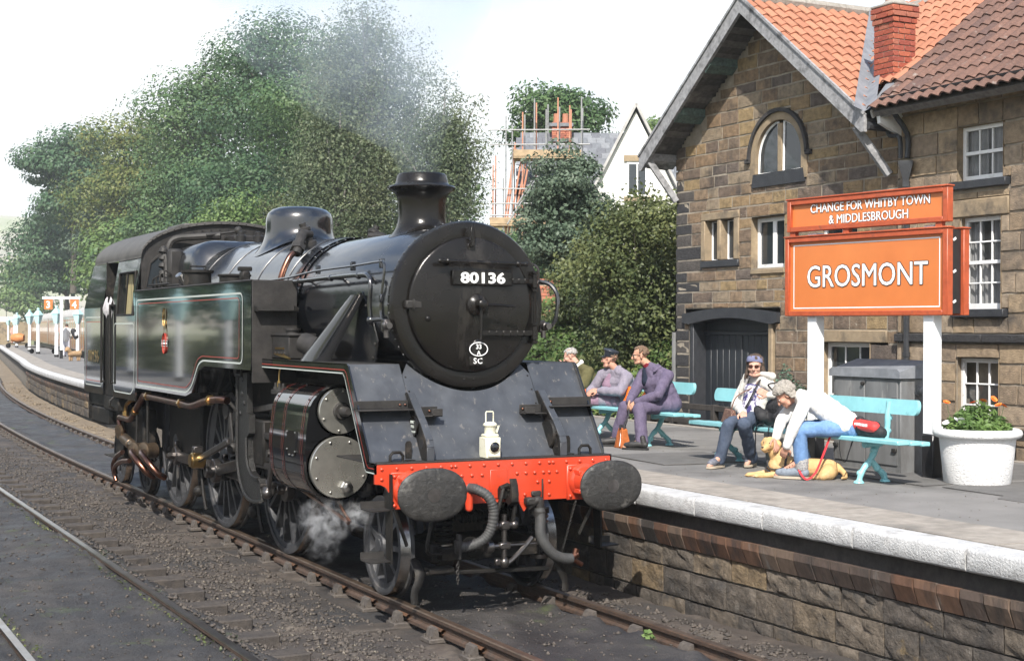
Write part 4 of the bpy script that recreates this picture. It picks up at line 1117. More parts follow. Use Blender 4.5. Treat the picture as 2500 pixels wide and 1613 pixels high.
P('front_plate', slope_panel([(-.655, Z0_), (.655, Z0_), (.655, Z1_ - .10)] + [(xm, Z1_ - .004)] + arc(np.linspace(xm, -xm, 25)) + [(-.655, Z1_ - .10)]), M_plate, smooth=0)
P('front_plate', slope_panel([(-1.172, Z0_), (-.66, Z0_), (-.66, Z1_), (-1.172, Z1_)]), M_plate, smooth=0)
P('front_plate', slope_panel([(.66, Z0_), (1.172, Z0_), (1.172, Z1_), (.66, Z1_)]), M_plate, smooth=0)
for x in (-.63, .63):
 for z in np.linspace(1.62, 2.0, 4): MB().dome((x, sl_y(z) - .001, z), .010, .006, (0, -.8, .55)).build('plate_screw', M_frame, loco)
for s in (-1, 1):
 x = s * .668
 g = MB(); g.prism([(sl_y(1.86) - .01, 1.86), (sl_y(1.86) - .05, 1.865), (.20, 1.60), (.075, 1.46), (.055, 1.40), (.055, 1.284), (Y0, 1.284)], 'yz', x - .012, x + .012); gs = P('gusset', g, M_frame, smooth=20)
 g = MB(); pts = [(x - s * .0 + .0, sl_y(1.86) - .05, 1.865), (x, .20, 1.60), (x, .075, 1.46), (x, .055, 1.40), (x, .055, 1.284)]
 for p, q in zip(pts, pts[1:]): bar(g, (p[0] + .03, p[1] - .004, p[2]), (q[0] + .03, q[1] - .004, q[2]), .07, .012, .003)
 P('flange', g, M_plate if s < 0 else M_plate, gs)
 MB().lathe([(.045, -.016), (.045, .016)], (x, .155, 1.425), (1, 0, 0), 16).build('gusset_hole', M_dark_room, gs)
 for p in ((.10, 1.48), (.21, 1.48), (.10, 1.36), (.21, 1.36)): MB().dome((x - s * .012, p[0], p[1]), .012, .008, (-1, 0, 0)).build('bolt', M_frame, gs)
 if s < 0:
  b = MB(); b.lathe([(.0005, .022), (.088, .022), (.095, .014), (.095, 0)], (x - .012, .305, 1.575), (-1, 0, 0), 28); wp = P('works_plate', b, M_smoke)
  Rm = (pi / 2, 0, -pi / 2)
  for tx, zz, sz in (('BUILT', 1.600, .034), ('1956', 1.56, .034), ('BRIGHTON', 1.517, .024)): put_text('plate_letters', tx, sz, M_line_grey, wp, (x - .036, .305, zz), '-x', align='CENTER', ext=.002, off=.0005)
 else:
  b = MB(); b.lathe([(.13, .03), (.138, .02), (.138, 0)], (x - .012, .25, 1.47), (-1, 0, 0), 30); b.lathe([(.035, .031), (.02, .026)], (x - .012, .25, 1.47), (-1, 0, 0), 14); P('round_cover', b, M_frame)
 # lamp bracket shelves
 for xa, xb, zz, dep in ((.69, 1.21, 1.715, .16), (.42, .645, 1.655, .13)):
  x0, x1 = sorted((s * xa, s * xb)); yy = sl_y(zz)
  b = MB(); b.b2((x0, yy - dep, zz), (x1, yy + .02, zz + .012), .003); b.b2((x0, yy - .012, zz + .012), (x1, yy, zz + .085), .003)
  if dep < .15: b.b2((x0 if s > 0 else x1 - .10, yy - dep, zz), (x0 + .10 if s > 0 else x1, yy - dep + .01, zz + .07), .003)
  br_ = P('lamp_bracket', b, M_dusty)
  for q in (.12, .17): MB().dome((s * (xa + q - .09), yy - .014, zz + .045), .014, .012, (0, -1, 0)).build('bolt', M_copper, br_)
 # lamp irons and grab loops on the platform
 b = MB(); b.tube([(s * .945 - .06, .09, 1.284), (s * .945 - .06, .09, 1.335), (s * .945 - .035, .09, 1.365), (s * .945 + .035, .09, 1.365), (s * .945 + .06, .09, 1.335), (s * .945 + .06, .09, 1.284)], .014, 8); P('grab_loop', b, M_frame)
 b = MB(); b.prism([(s * .80 - .03, 1.284), (s * .80 + .03, 1.284), (s * .80 + .03, 1.43), (s * .80 + .015, 1.455), (s * .80 - .015, 1.455), (s * .80 - .03, 1.43)], 'xz', .16, .17); b.b2((s * .80 - .04, .10, 1.284), (s * .80 + .04, .17, 1.294)); P('lamp_iron', b, M_frame)
 # running plate with lined valance and drop end
 X0, X1 = sorted((s * 1.18, s * .70))
 b = MB(); b.b2((X0, .72, 2.108), (X1, 3.25, 2.122), .003); P('running_plate', b, M_dusty)
 xo = s * 1.18; xi = s * 1.165
 out = [(-.0, 1.285), (Y0 - .02, 1.285), (.14, 1.33), (.66, 2.105), (.70, 2.125), (3.24, 2.125), (3.24, 2.03), (.79, 2.03), (.735, 1.99), (.235, 1.215), (.20, 1.19), (0.0, 1.19)]
 b = MB(); b.prism(out, 'yz', xi, xo); val = P('valance', b, M_gloss, smooth=20)
 def line_on(pts, w, m, name, x, parent):
  q = MB()
  for (ya, za_), (yb, zb) in zip(pts, pts[1:]):
   d = Vector((yb - ya, zb - za_)).normalized(); nx = Vector((-d.y, d.x)) * w / 2
   q.add([(x, ya - nx.x - d.x * w / 2, za_ - nx.y - d.y * w / 2), (x, ya + nx.x - d.x * w / 2, za_ + nx.y - d.y * w / 2), (x, yb + nx.x + d.x * w / 2, zb + nx.y + d.y * w / 2), (x, yb - nx.x + d.x * w / 2, zb - nx.y + d.y * w / 2)], [(0, 1, 2, 3)])
  return q.build(name, m, parent, smooth=0)
 xl = s * 1.1825
 line_on([(3.22, 2.068), (.75, 2.068), (.70, 2.04), (.20, 1.262), (.16, 1.236), (.02, 1.236)], .008, M_line_red, 'red_line', xl, val)
 line_on([(3.22, 2.037), (.79, 2.037), (.742, 2.0), (.24, 1.222), (.21, 1.197), (.02, 1.197)], .012, M_line_grey, 'grey_line', xl, val)
 b = MB(); b.prism([(.72, 2.10), (.72, 1.95), (3.2, 1.95), (3.2, 2.10)], 'yz', s * .70, s * .72); P('running_plate_stay', b, M_frame)

# buffer beam
b = MB()
half = [(0, .895), (1.03, .895), (1.03, .96), (1.045, 1.02), (1.08, 1.075), (1.13, 1.10), (1.18, 1.105), (1.18, 1.268), (0, 1.268)]
b.prism([(x, z) for x, z in half] + [(-x, z) for x, z in half[::-1] if x > 0], 'xz', 0, .03); beam = P('buffer_beam', b, M_red, smooth=0)
for s in (-1, 1):
 b = MB(); b.b2((s * .87 - .175, -.022, .88), (s * .87 + .175, 0, 1.205), .01); P('buffer_pad', b, M_red, beam)
pts = [(x, -.001, 1.232) for x in np.linspace(-1.12, 1.12, 17)] + [(x, -.001, 1.232) for x in (-.46, .52)] + [(x, -.001, 1.145) for x in (-1.12, -.55, -.45, -.36, -.26, -.16, .19, .28, .37, .46, .52)] + [(x, -.001, z) for x in (.40, .52, -.60) for z in (1.06, .94)] + [(-.12, -.001, .93), (.27, -.001, .95), (1.12, -.001, 1.145), (.60, -.001, 1.145)]
rivets(beam, pts, (0, -1, 0), .018, .014, M_red)
rivets(beam, [(s * .87 + a, -.022, 1.042 + c) for s in (-1, 1) for a in (-.14, .14) for c in (-.125, .125)], (0, -1, 0), .02, .018, M_red, 'bolt')
b = MB(); b.b2((-.085, -.012, .93), (.095, 0, 1.19), .006); P('drawhook_plate', b, M_red, beam)
for s in (-1, 1):
 c = (s * .87, 0, 1.054)
 b = MB(); b.lathe([(.16, -.022), (.158, -.05), (.135, -.075), (.128, -.24), (.122, -.25), (.122, -.27)], c, 'y', 28, caps=False); bf = P('buffer', b, M_red)
 for a in (0.6, 2.5, 3.8, 5.6): MB().box((c[0] + .14 * cos(a), -.10, c[2] + .14 * sin(a)), (.02, .12, .04), .004).build('rib', M_red, bf)
 MB().lathe([(.105, -.24), (.105, -.43), (.07, -.48)], c, 'y', 24).build('shank', M_rod, bf)
 b = MB(); K = [(.0005, -.552), (.10, -.551), (.2, -.546), (.28, -.537), (.312, -.527), (.318, -.517), (.312, -.50), (.10, -.47)]
 for r, h in K:
  for i in range(36):
   a = 2 * pi * i / 36; ca, sa = cos(a), sin(a)
   b.v.append((c[0] + r * np.sign(ca) * abs(ca) ** .9 * 1.0, h, c[2] + r * .71 * np.sign(sa) * abs(sa) ** .9))
 for j in range(len(K) - 1):
  for i in range(36): b.f.append([j * 36 + i, j * 36 + (i + 1) % 36, (j + 1) * 36 + (i + 1) % 36, (j + 1) * 36 + i]); b.m.append(0)
 b.build('buffer_head', M_bufhead, bf, 50)
 MB().lathe([(.06, -.5535), (.001, -.5545)], c, 'y', 20).build('worn_spot', M_rod, bf)
# hook, screw coupling, hoses
b = MB(); prof = [(-.02, .985), (-.10, 1.01), (-.155, 1.00), (-.175, .96), (-.165, .90), (-.13, .875), (-.10, .88), (-.12, .93), (-.10, .955), (-.02, .945)]
b.prism([(-.02, 1.02), (-.08, 1.03), (-.10, 1.01), (-.085, .975), (-.115, .955), (-.145, .975), (-.15, 1.05), (-.135, 1.115), (-.165, 1.06), (-.185, .98), (-.175, .91), (-.12, .875), (-.02, .93)], 'yz', .045, .115); b.b2((-.01, -.08, .93), (.10, 0, 1.03), .012); P('draw_hook', b, M_frame, smooth=30)
cp = MB()
for s in (-1, 1): cp.tube([(.05 + s * .05, -.10, 1.035), (.05 + s * .075, -.115, .95), (.02 + s * .085, -.11, .80), (.018 + s * .082, -.10, .70)], .020, 8, sub=3)
cp.tube([(-.03, -.10, 1.03), (.045, -.095, 1.055), (.10, -.10, 1.03)], .022, 8)
cpl = P('screw_coupling', cp, M_frame)
b = MB(); b.cyl((-.085, -.10, .70), (.12, -.10, .70), .028, n=10, bev=.005); b.ball((-.075, -.10, .70), .042, 10, 6); b.ball((.11, -.10, .70), .042, 10, 6); b.box((.015, -.10, .70), (.09, .07, .075), .012); b.build('trunnion', M_rod, cpl)
b = MB(); b.cyl((.012, -.10, .80), (.012, -.10, .40), .022, n=10)
for i in range(20): b.cyl((.012, -.10, .80 - i * .02), (.012, -.10, .79 - i * .02), .025, n=10)
b.build('screw', M_rod, cpl)
b = MB(); b.box((.012, -.10, .52), (.11, .07, .06), .012); b.cyl((-.10, -.10, .52), (.05, -.10, .52), .02, n=8); b.cyl((-.17, -.10, .52), (-.10, -.10, .515), .055, n=14, bev=.01); b.tube([(.05, -.10, .52), (.2, -.10, .52), (.42, -.085, .515)], .011, 8); b.build('coupling_lever', M_rod, cpl)
b = MB(); b.tube([(.30, -.085, .575), (.22, -.10, .50), (.08, -.11, .385), (.01, -.11, .36)], .022, 8, sub=3); b.ball((.012, -.11, .37), (.045, .04, .05), 10, 6); b.b2((-.085, -.13, .35), (-.03, -.08, .41), .01); b.build('coupling_shackle', M_rod, cpl)
hp = [(-.30, -.03, 1.035), (-.265, -.12, 1.03), (-.19, -.19, .97), (-.145, -.20, .85), (-.16, -.19, .70), (-.22, -.17, .60), (-.33, -.14, .545), (-.43, -.11, .535)]
b = MB(); pth = smooth_path([Vector(p) for p in hp], 14); rr_ = [.042 + (.006 if i % 3 == 0 else (-.001 if i % 3 == 1 else .002)) for i in range(len(pth))]
b.tube(pth, rr_, 12); vh = P('vacuum_hose', b, M_rubber, smooth=80)
b = MB(); b.prism([(-.39, 1.09), (-.22, 1.09), (-.25, .97), (-.34, .97)], 'xz', -.014, 0); b.cyl((-.30, -.03, 1.03), (-.30, -.03, .86), .035, n=12, bev=.008); b.ball((-.30, -.03, 1.035), .045, 12, 8); b.ball((-.30, -.03, .86), .035, 10, 6); P('hose_standpipe', b, M_red, beam)
b = MB(); b.b2((-.475, -.15, .48), (-.415, -.08, .60), .012); b.b2((-.46, -.16, .43), (-.43, -.09, .65), .008)
for i in range(7): b.tube([(-.45 + .012 * cos(t) * (i % 2), -.12 + .012 * cos(t) * ((i + 1) % 2), .40 - i * .028 + .02 * sin(t)) for t in np.linspace(0, 2 * pi, 9)[:-1]], .005, 5, closed=True)
b.build('hose_coupling_and_chain', M_dusty, vh)
hp = [(.385, -.07, .83), (.385, -.085, .72), (.38, -.10, .60), (.42, -.115, .50), (.50, -.12, .415), (.60, -.12, .37), (.69, -.12, .36)]
b = MB(); b.tube([Vector(p) for p in hp], .050, 12, sub=6); h2 = P('steam_heat_hose', b, M_rubber, smooth=80)
b = MB(); b.prism([(.20, .895), (.34, .895), (.255, .80)], 'xz', -.012, 0); b.build('hose_bracket', M_red, beam)
b = MB(); b.tube([(.30, -.02, .84), (.34, -.06, .89), (.38, -.07, .90), (.39, -.07, .82)], .04, 10, sub=4); b.box((.33, -.05, .895), (.16, .09, .07), .015); b.box((.36, -.05, .96), (.10, .03, .05), .01); b.cyl((.385, -.07, .76), (.385, -.07, .80), .056, n=14); b.b2((.425, -.05, .86), (.435, -.03, 1.09), .003); b.build('hose_valve', M_dusty, h2)
b = MB(); b.cyl((.67, -.12, .362), (.75, -.12, .40), .035, n=10); b.cyl((.69, -.12, .362), (.80, -.12, .30), .022, n=8); b.cyl((.72, -.12, .39), (.74, -.12, .45), .03, n=10); b.build('hose_end', M_copper, h2)
b = MB()
for i in range(26):
 t = i / 25; c = Vector((.76 - .13 * t, -.06, .86 - .42 * t)); u = Vector((.016, 0, 0)) if i % 2 else Vector((0, .016, 0)); d = Vector((-.006, 0, -.018))
 b.tube([c + u * cos(a) * .6 + d * sin(a) for a in np.linspace(0, 2 * pi, 9)[:-1]], .0045, 5, closed=True)
P('hanging_chain', b, M_frame)
# ---------------------------------------------------------------- locomotive: wheels, frames, motion, cylinders
WY = {'pony': .80, 'd1': 3.56, 'd2': 5.90, 'd3': 8.20, 'b1': 10.05, 'b2': 11.75}
def wheel(y, R, spokes, name, s, hub=.14, bal=None, rod_boss=None, width=.135):
 xo = s * .80; xi = s * (.80 - width); d = Vector((s, 0, 0))
 b = MB(); L = width
 b.lathe([(R - .055, .0), (R - .055, L - .005), (R - .02, L), (R - .004, L - .006), (R + .0, .035 + L * .3), (R + .006, .035), (R + .028, .028), (R + .028, .004), (R, 0)], (xi, y, R), d, 56, caps=False)
 w = P(name, b, M_wheel, smooth=35)
 t = MB(); t.lathe([(R - .0035, L - .006), (R + .001, .035 + L * .3), (R + .007, .035)], (xi, y, R), d, 56, caps=False)
 t.v = [(p[0], y + (p[1] - y) * 1.0015, R + (p[2] - R) * 1.0015) for p in t.v]; t.build('tyre_tread', M_tyre, w, 60)
 c = MB(); c.lathe([(R - .052, .02), (R - .052, L - .025), (R - .105, L - .03), (R - .115, L - .05), (R - .115, .03)], (xi, y, R), d, 48, caps=False); c.build('rim', M_wheel, w)
 h = MB(); h.lathe([(hub, .0), (hub, L + .005), (hub * .9, L + .02), (hub * .55, L + .022), (hub * .5, L + .028), (.001, L + .028)], (xi, y, R), d, 24, caps=False)
 if rod_boss:
  by, bz = rod_boss; h.lathe([(.115, .02), (.115, L + .01), (.10, L + .02), (.001, L + .02)], (xi, by, bz), d, 18, caps=False)
 h.build('hub', M_wheel, w)
 sp = MB()
 for i in range(spokes):
  a = 2 * pi * (i + .5) / spokes; ca, sa = cos(a), sin(a); r0, r1 = hub * .9, R - .10
  q = []
  for r, wd, dp in ((r0, .034, .055), (r1, .021, .036)):
   for u, v in ((-wd, -dp), (wd, -dp), (wd, dp), (-wd, dp)): q.append((xi + s * (L * .5 + v), y + r * ca - u * sa, R + r * sa + u * ca))
  sp.add(q, [(0, 1, 5, 4), (1, 2, 6, 5), (2, 3, 7, 6), (3, 0, 4, 7)])
 sp.build('spokes', M_wheel, w)
 if bal is not None:
  aa = np.linspace(bal - .75, bal + .75, 14); r0 = (R - .11) * cos(.75); r1 = R - .10
  pl = [(y + r1 * cos(a), R + r1 * sin(a)) for a in aa]
  q = MB(); q.prism(pl, 'yz', xi + s * .02, xi + s * (L - .02)); q.build('balance_weight', M_wheel, w)
 return w
PIN = (-.315, -.135)                      # crank pin offset (towards the front, a little below the axle)
for s in (-1, 1):
 wheel(WY['pony'], .457, 9, 'pony_wheel', s, hub=.11)
 for k_ in ('d1', 'd2', 'd3'):
  y = WY[k_]; pin = (y + PIN[0], .863 + PIN[1])
  wheel(y, .863, 16, 'driving_wheel', s, hub=.15, bal=atan2(-PIN[1], -PIN[0]), rod_boss=pin)
 for k_ in ('b1', 'b2'): wheel(WY[k_], .457, 10, 'bogie_wheel', s, hub=.11)
for k_, R in (('pony', .457), ('d1', .863), ('d2', .863), ('d3', .863), ('b1', .457), ('b2', .457)): P('axle', MB().cyl((-.68, WY[k_], R), (.68, WY[k_], R), .08, n=14), M_frame)
b = MB()
for s in (-1, 1):
 b.prism([(.05, .92), (.05, 1.25), (3.0, 1.45), (9.0, 1.45), (11.9, 1.30), (11.9, 1.0), (9.4, .95), (8.7, .62), (2.9, .62), (2.2, .80), (1.4, .95)], 'yz', s * .60, s * .64)
P('main_frame', b, M_frame, smooth=20)
b = MB(); b.b2((-.60, 1.0, 1.05), (.60, 3.1, 1.97), .02); P('smokebox_saddle', b, M_frame)
b = MB(); b.b2((-.82, 6.9, .60), (.82, 8.55, 1.60), .03); b.prism([(6.95, .62), (8.5, .62), (8.1, .32), (7.3, .32)], 'yz', -.5, .5); P('ashpan', b, M_frame)
b = MB(); b.b2((-.58, 3.0, 1.40), (.58, 7.0, 1.95), .05); P('boiler_underside', b, M_frame)
# pony truck, springs, guard irons, steps, cross bar
b = MB(); b.b2((-.50, .12, .38), (.50, .22, .50), .01); b.b2((-.56, .20, .36), (-.48, 1.3, .52), .01); b.b2((.48, .20, .36), (.56, 1.3, .52), .01); P('pony_truck', b, M_frame)
for x in (-.335, .70 - .05):
 b = MB(); n = 90; b.tube([(x + .07 * cos(t), .42 + .07 * sin(t), .34 + .38 * i / n) for i, t in enumerate(np.linspace(0, 2 * pi * 7.5, n + 1))], .016, 6); b.cyl((x, .42, .30), (x, .42, .34), .09, n=14); b.cyl((x, .42, .72), (x, .42, .77), .09, n=14); P('coil_spring', b, M_frame if x < 0 else M_rod)
b = MB(); n = 80; b.tube([(-.25 + .55 * i / n, .30 + .05 * cos(t), .74 + .05 * sin(t)) for i, t in enumerate(np.linspace(0, 2 * pi * 13, n + 1))], .013, 6); b.cyl((-.28, .30, .74), (.33, .30, .74), .03, n=8); P('side_control_spring', b, M_frame)
b = MB(); b.lathe([(.001, -.02), (.05, -.015), (.085, 0), (.085, .12)], (-.21, .02, .50), 'y', 16); b.cyl((-.21, .0, .50), (-.21, -.03, .50), .035, n=6); P('truck_boss', b, M_frame)
b = MB(); bar(b, (-.72, -.03, .315), (.50, -.03, .275), .05, .035); bar(b, (-.46, -.02, .335), (-.70, -.02, .335), .12, .05); P('guard_iron_crossbar', b, M_frame)
for s, xo in ((-1, -.77), (1, .60)):
 b = MB(); x = xo
 pts = [(x, .10, .42), (x, -.02, .34), (x + s * .02, -.05, .25), (x + s * .06, -.05, .16), (x + s * .06, -.06, .06)]
 b.tube([Vector(p) for p in pts], [.045, .05, .04, .035, .035], 6, sub=3, ell=(1, .45)); P('guard_iron', b, M_frame)
b = MB(); b.tube([(-.62, .03, .86), (-.66, -.0, .70), (-.70, -.02, .50), (-.60, -.03, .47), (-.55, -.03, .48)], .03, 6, sub=3, ell=(1, .5)); P('pipe_bracket', b, M_frame)
for s in (-1, 1):
 b = MB(); b.prism([(-.06 + .02, 1.19), (.14, 1.19), (.10, .92), (.06, .42), (-.05, .42), (-.05, .92)], 'yz', s * 1.035, s * 1.05); stp = P('front_step', b, M_frame, smooth=0)
 for z in (.875, .435):
  q = MB(); x0, x1 = sorted((s * 1.04, s * 1.245)); q.prism([(x0, -.075), (x1, -.03), (x1, .13), (x0, .17)], 'xy', z, z + .012); q.prism([(x0, .17), (x1, .13), (x1, .142), (x0, .182)], 'xy', z + .012, z + .07); q.build('tread', M_dusty, stp, 0)
 q = MB(); bar(q, (s * 1.03, -.02, .95), (s * .86, .05, .55), .02, .035); q.build('step_stay', M_frame, stp)

# cylinders
for s in (-1, 1):
 CX, CZ, VX, VZ = s * 1.01, 1.135, s * 1.00, 1.665
 def outline(e=0.):
  o = []
  for t in np.linspace(-.60 * pi, .02 * pi, 14): o.append((CX + s * (.315 + e) * cos(t), CZ + (.315 + e) * sin(t)))
  o.append((CX + s * (.33 + e), CZ + .15)); o.append((CX + s * (.315 + e), VZ - .16))
  for t in np.linspace(0, .5 * pi, 14): o.append((s * 1.02 + s * (.29 + e) * cos(t), VZ - .06 + (.285 + e) * sin(t)))
  o.append((s * .62, VZ + .22 + e)); o.append((s * .62, CZ - .29 - e)); return o
 b = MB(); b.prism(outline(), 'xz', 1.36, 2.46); cyl = P('cylinder', b, M_gloss, smooth=32)
 for y0, y1 in ((1.44, 1.49), (2.0, 2.05), (2.36, 2.41)):
  q = MB(); q.prism(outline(.004)[:-2] + [(s * .8, VZ + .224), (s * .8, CZ - .26)], 'xz', y0, y1); bd = q.build('cladding_band', M_gloss, cyl, 32)
  o = outline(.0065)[:-2]
  for e in (y0 - .004, y1 - .002):
   q = MB(); 
   for (xa, za_), (xb, zb) in zip(o, o[1:]): q.quad((xa, e, za_), (xa, e + .004, za_), (xb, e + .004, zb), (xb, e, zb))
   q.build('red_line', M_line_red, bd, 0)
  for (xa, za_) in o[::3]: MB().ball((xa, (y0 + y1) / 2, za_), .010, 6, 4).build('cladding_screw', M_dusty, bd)
 ow = MB(); xw = CX + s * .331
 ow.prism([(1.62, 1.46), (1.86, 1.46), (1.88, 1.43), (1.88, 1.27), (1.83, 1.22), (1.68, 1.22), (1.62, 1.27)], 'yz', xw - s * .03, xw + s * .004); ip = ow.build('inspection_plate', M_gloss, cyl, 20)
 for p in ((1.63, 1.45), (1.87, 1.45), (1.63, 1.27), (1.70, 1.23), (1.80, 1.23), (1.87, 1.28)): MB().ball((xw + s * .006, p[0], p[1]), .009, 6, 4).build('screw', M_steel, ip)
 for (x, z, R_, nm) in ((CX, CZ, .293, 'cylinder_cover'), (VX, VZ, .218, 'valve_cover')):
  b = MB(); b.lathe([(R_ * 1.0, .0), (R_ * 1.0, -.045), (R_ - .006, -.055), (.001, -.057)], (x, 1.365, z), 'y', 44, caps=False); cvr = P(nm, b, M_cover, smooth=30)
  b = MB(); b.lathe([(R_ + .03, .06), (R_ + .03, -.0), (R_ + .02, -.01), (R_ - .02, -.01)], (x, 1.37, z), 'y', 44, caps=False); b.build('flange', M_frame, cvr)
  for i in range(8 if R_ > .25 else 6):
   a = 2 * pi * i / (8 if R_ > .25 else 6) + .4; MB().lathe([(.012, 0), (.012, -.012), (.006, -.016), (.0005, -.016)], (x + R_ * .86 * cos(a), 1.309, z + R_ * .86 * sin(a)), 'y', 6, caps=False).build('stud', M_steel if R_ > .25 else M_cover, cvr)
  if R_ > .25:
   b = MB(); b.lathe([(.062, 0), (.062, -.03), (.05, -.04), (.05, -.08), (.03, -.09), (.03, -.10), (.001, -.105)], (x + s * -.055, 1.308, z - .185), 'y', 6, caps=False); b.build('relief_valve', M_steel, cvr)
  else:
   b = MB(); b.lathe([(.085, 0), (.085, -.02), (.06, -.03), (.05, -.05), (.045, -.17), (.03, -.19), (.001, -.19)], (x, 1.308, z), 'y', 16, caps=False); b.lathe([(.075, -.03), (.075, -.05)], (x, 1.308, z), 'y', 14); b.build('tail_rod_guide', M_dusty, cvr)
 b = MB(); b.lathe([(.30, 0), (.30, .05), (.16, .06), (.14, .16), (.05, .17)], (CX, 2.46, CZ), 'y', 24, caps=False); b.lathe([(.215, 0), (.215, .04), (.1, .05), (.09, .22)], (VX, 2.46, VZ), 'y', 20, caps=False); P('rear_cover', b, M_dusty)
 # drain cocks with copper pipes
 b = MB(); b.tube([(CX + s * .06, 2.25, .84), (CX + s * .07, 1.9, .80), (CX + s * .05, 1.2, .70), (CX + s * .05, .95, .655)], .018, 8); b.tube([(CX - s * .02, 1.45, .83), (CX + s * .01, 1.20, .74), (CX + s * .02, .98, .66)], .015, 8); P('drain_pipe', b, M_copper)
 # slide bars, crosshead, rods
 b = MB(); b.b2((CX - .05, 2.50, .955 + .30), (CX + .05, 4.05, 1.02 + .30), .01); b.b2((CX - .05, 2.50, .93), (CX + .05, 4.05, 1.0), .01); P('slide_bar', b, M_rod)
 XH = 3.05
 b = MB(); b.cyl((CX, 2.5, CZ), (CX, XH, CZ), .045, n=12); P('piston_rod', b, M_steel)
 b = MB(); b.b2((CX - .06, XH - .18, 1.02), (CX + .06, XH + .20, 1.25), .02); b.cyl((CX + s * .02, XH, CZ), (CX + s * .13, XH, CZ), .065, n=14, bev=.01); b.cyl((CX + s * .13, XH, CZ), (CX + s * .16, XH, CZ), .04, n=6); P('crosshead', b, M_rod)
 xr = s * 1.0; py, pz = WY['d2'] + PIN[0], .863 + PIN[1]
 b = MB(); p0, p1 = Vector((xr, XH, CZ)), Vector((xr, py, pz)); bar(b, p0, p1, .055, .125, .012); b.cyl((xr - .045, py, pz), (xr + .045, py, pz), .145, n=20, bev=.01); P('connecting_rod', b, M_rod)
 xc = s * .885
 for a, c in (('d1', 'd2'), ('d2', 'd3')):
  ya, yc = WY[a] + PIN[0], WY[c] + PIN[0]
  b = MB(); bar(b, (xc, ya, pz), (xc, yc, pz), .05, .13, .012)
  for yy in (ya, yc): b.cyl((xc - .04, yy, pz), (xc + .05, yy, pz), .125, n=18, bev=.01); b.b2((xc - .03, yy - .035, pz + .11), (xc + .03, yy + .035, pz + .20), .01)
  P('coupling_rod', b, M_rod)
 for yy in (WY['d1'] + PIN[0], WY['d3'] + PIN[0]): MB().lathe([(.05, 0), (.05, .09), (.035, .10), (.035, .12), (.001, .12)], (xc + s * .02, yy, pz), (s, 0, 0), 6).build('crank_nut', M_rod, loco)
 # return crank with its brass end, eccentric rod, expansion link, radius rod
 xk = s * 1.10; ey, ez = 5.62, .86
 b = MB(); bar(b, (xk, py, pz), (xk, ey, ez + .0), .06, .13, .012); b.cyl((s * .98, py, pz), (s * 1.13, py, pz), .08, n=14, bev=.01); P('return_crank', b, M_rod)
 b = MB(); b.cyl((xk + s * .03, ey, ez), (xk + s * .19, ey, ez), .095, n=22, bev=.012); b.cyl((xk + s * .19, ey, ez), (xk + s * .205, ey, ez), .075, n=22); rc = P('rod_end_bush', b, M_brass)
 MB().b2((xk + s * .05, ey - .05, ez + .08), (xk + s * .17, ey + .05, ez + .17), .012).build('oil_cup', M_rod, rc)
 b = MB(); bar(b, (xk + s * .11, ey, ez), (xk + s * .10, 4.35, 1.17), .045, .075, .01); P('eccentric_rod', b, M_rod)
 b = MB(); b.tube([Vector(p) for p in ((s * 1.06, 4.28, 1.10), (s * 1.06, 4.36, 1.30), (s * 1.06, 4.34, 1.50), (s * 1.06, 4.26, 1.72))], .055, 8, sub=4, ell=(.8, 1.2)); b.b2((s * 1.0, 4.1, 1.38), (s * 1.12, 4.5, 1.5), .02); P('expansion_link', b, M_frame)
 b = MB(); bar(b, (s * 1.03, 4.35, 1.50), (s * 1.03, 2.78, 1.66), .04, .07, .008); P('radius_rod', b, M_rod)
 b = MB(); bar(b, (s * 1.14, 2.78, 1.68), (s * 1.15, 3.06, .72), .035, .075, .01); b.cyl((s * 1.08, 2.78, 1.60), (s * 1.18, 2.78, 1.60), .045, n=12, bev=.008); b.ball((s * 1.16, 3.06, .72), .06, 10, 6); P('combination_lever', b, M_rod)
 b = MB(); bar(b, (s * 1.14, 3.06, .73), (s * 1.10, 3.25, .82), .04, .07, .01); b.box((s * 1.14, 3.10, .74), (.10, .16, .09), .015); b.cyl((s * 1.02, 3.2, .79), (s * 1.2, 3.2, .79), .03, n=10); P('union_link', b, M_rod)
 b = MB()
 for zz in (1.54, 1.76): b.b2((s * .94, 2.62, zz), (s * 1.16, 2.96, zz + .05), .008)
 for yy in (2.67, 2.79, 2.91): b.cyl((s * 1.12, yy, 1.48), (s * 1.12, yy, 1.88), .016, n=8); b.cyl((s * 1.12, yy, 1.81), (s * 1.12, yy, 1.84), .028, n=6); b.cyl((s * 1.12, yy, 1.51), (s * 1.12, yy, 1.535), .028, n=6)
 P('valve_crosshead_guide', b, M_dusty)
 b = MB(); b.tube([Vector(p) for p in ((s * 1.12, 2.80, 1.86), (s * 1.12, 2.80, 1.98), (s * 1.10, 2.76, 2.05), (s * 1.02, 2.60, 2.06))], .009, 6, sub=4); b.cyl((s * 1.12, 2.80, 1.84), (s * 1.12, 2.80, 1.90), .02, n=8); P('oil_pipe', b, M_brass)
 # motion bracket: a hanging hook-shaped casting
 pth = [(4.08, 1.95), (4.08, 1.5), (4.06, 1.1), (4.02, .92), (3.93, .79), (3.78, .71), (3.58, .69), (3.38, .70)]
 inn = [(3.86, 1.95), (3.86, 1.52), (3.78, 1.5), (3.78, 1.3), (3.86, 1.25), (3.84, 1.02), (3.74, .89), (3.58, .84), (3.40, .84)]
 O = [(4.20, 1.95), (4.20, 1.10), (4.16, .88), (4.04, .71), (3.86, .61), (3.62, .575), (3.34, .60)]
 b = MB(); b.prism(O + inn[::-1], 'yz', s * 1.07, s * 1.14); mb_ = P('motion_bracket', b, M_castblk, smooth=0)
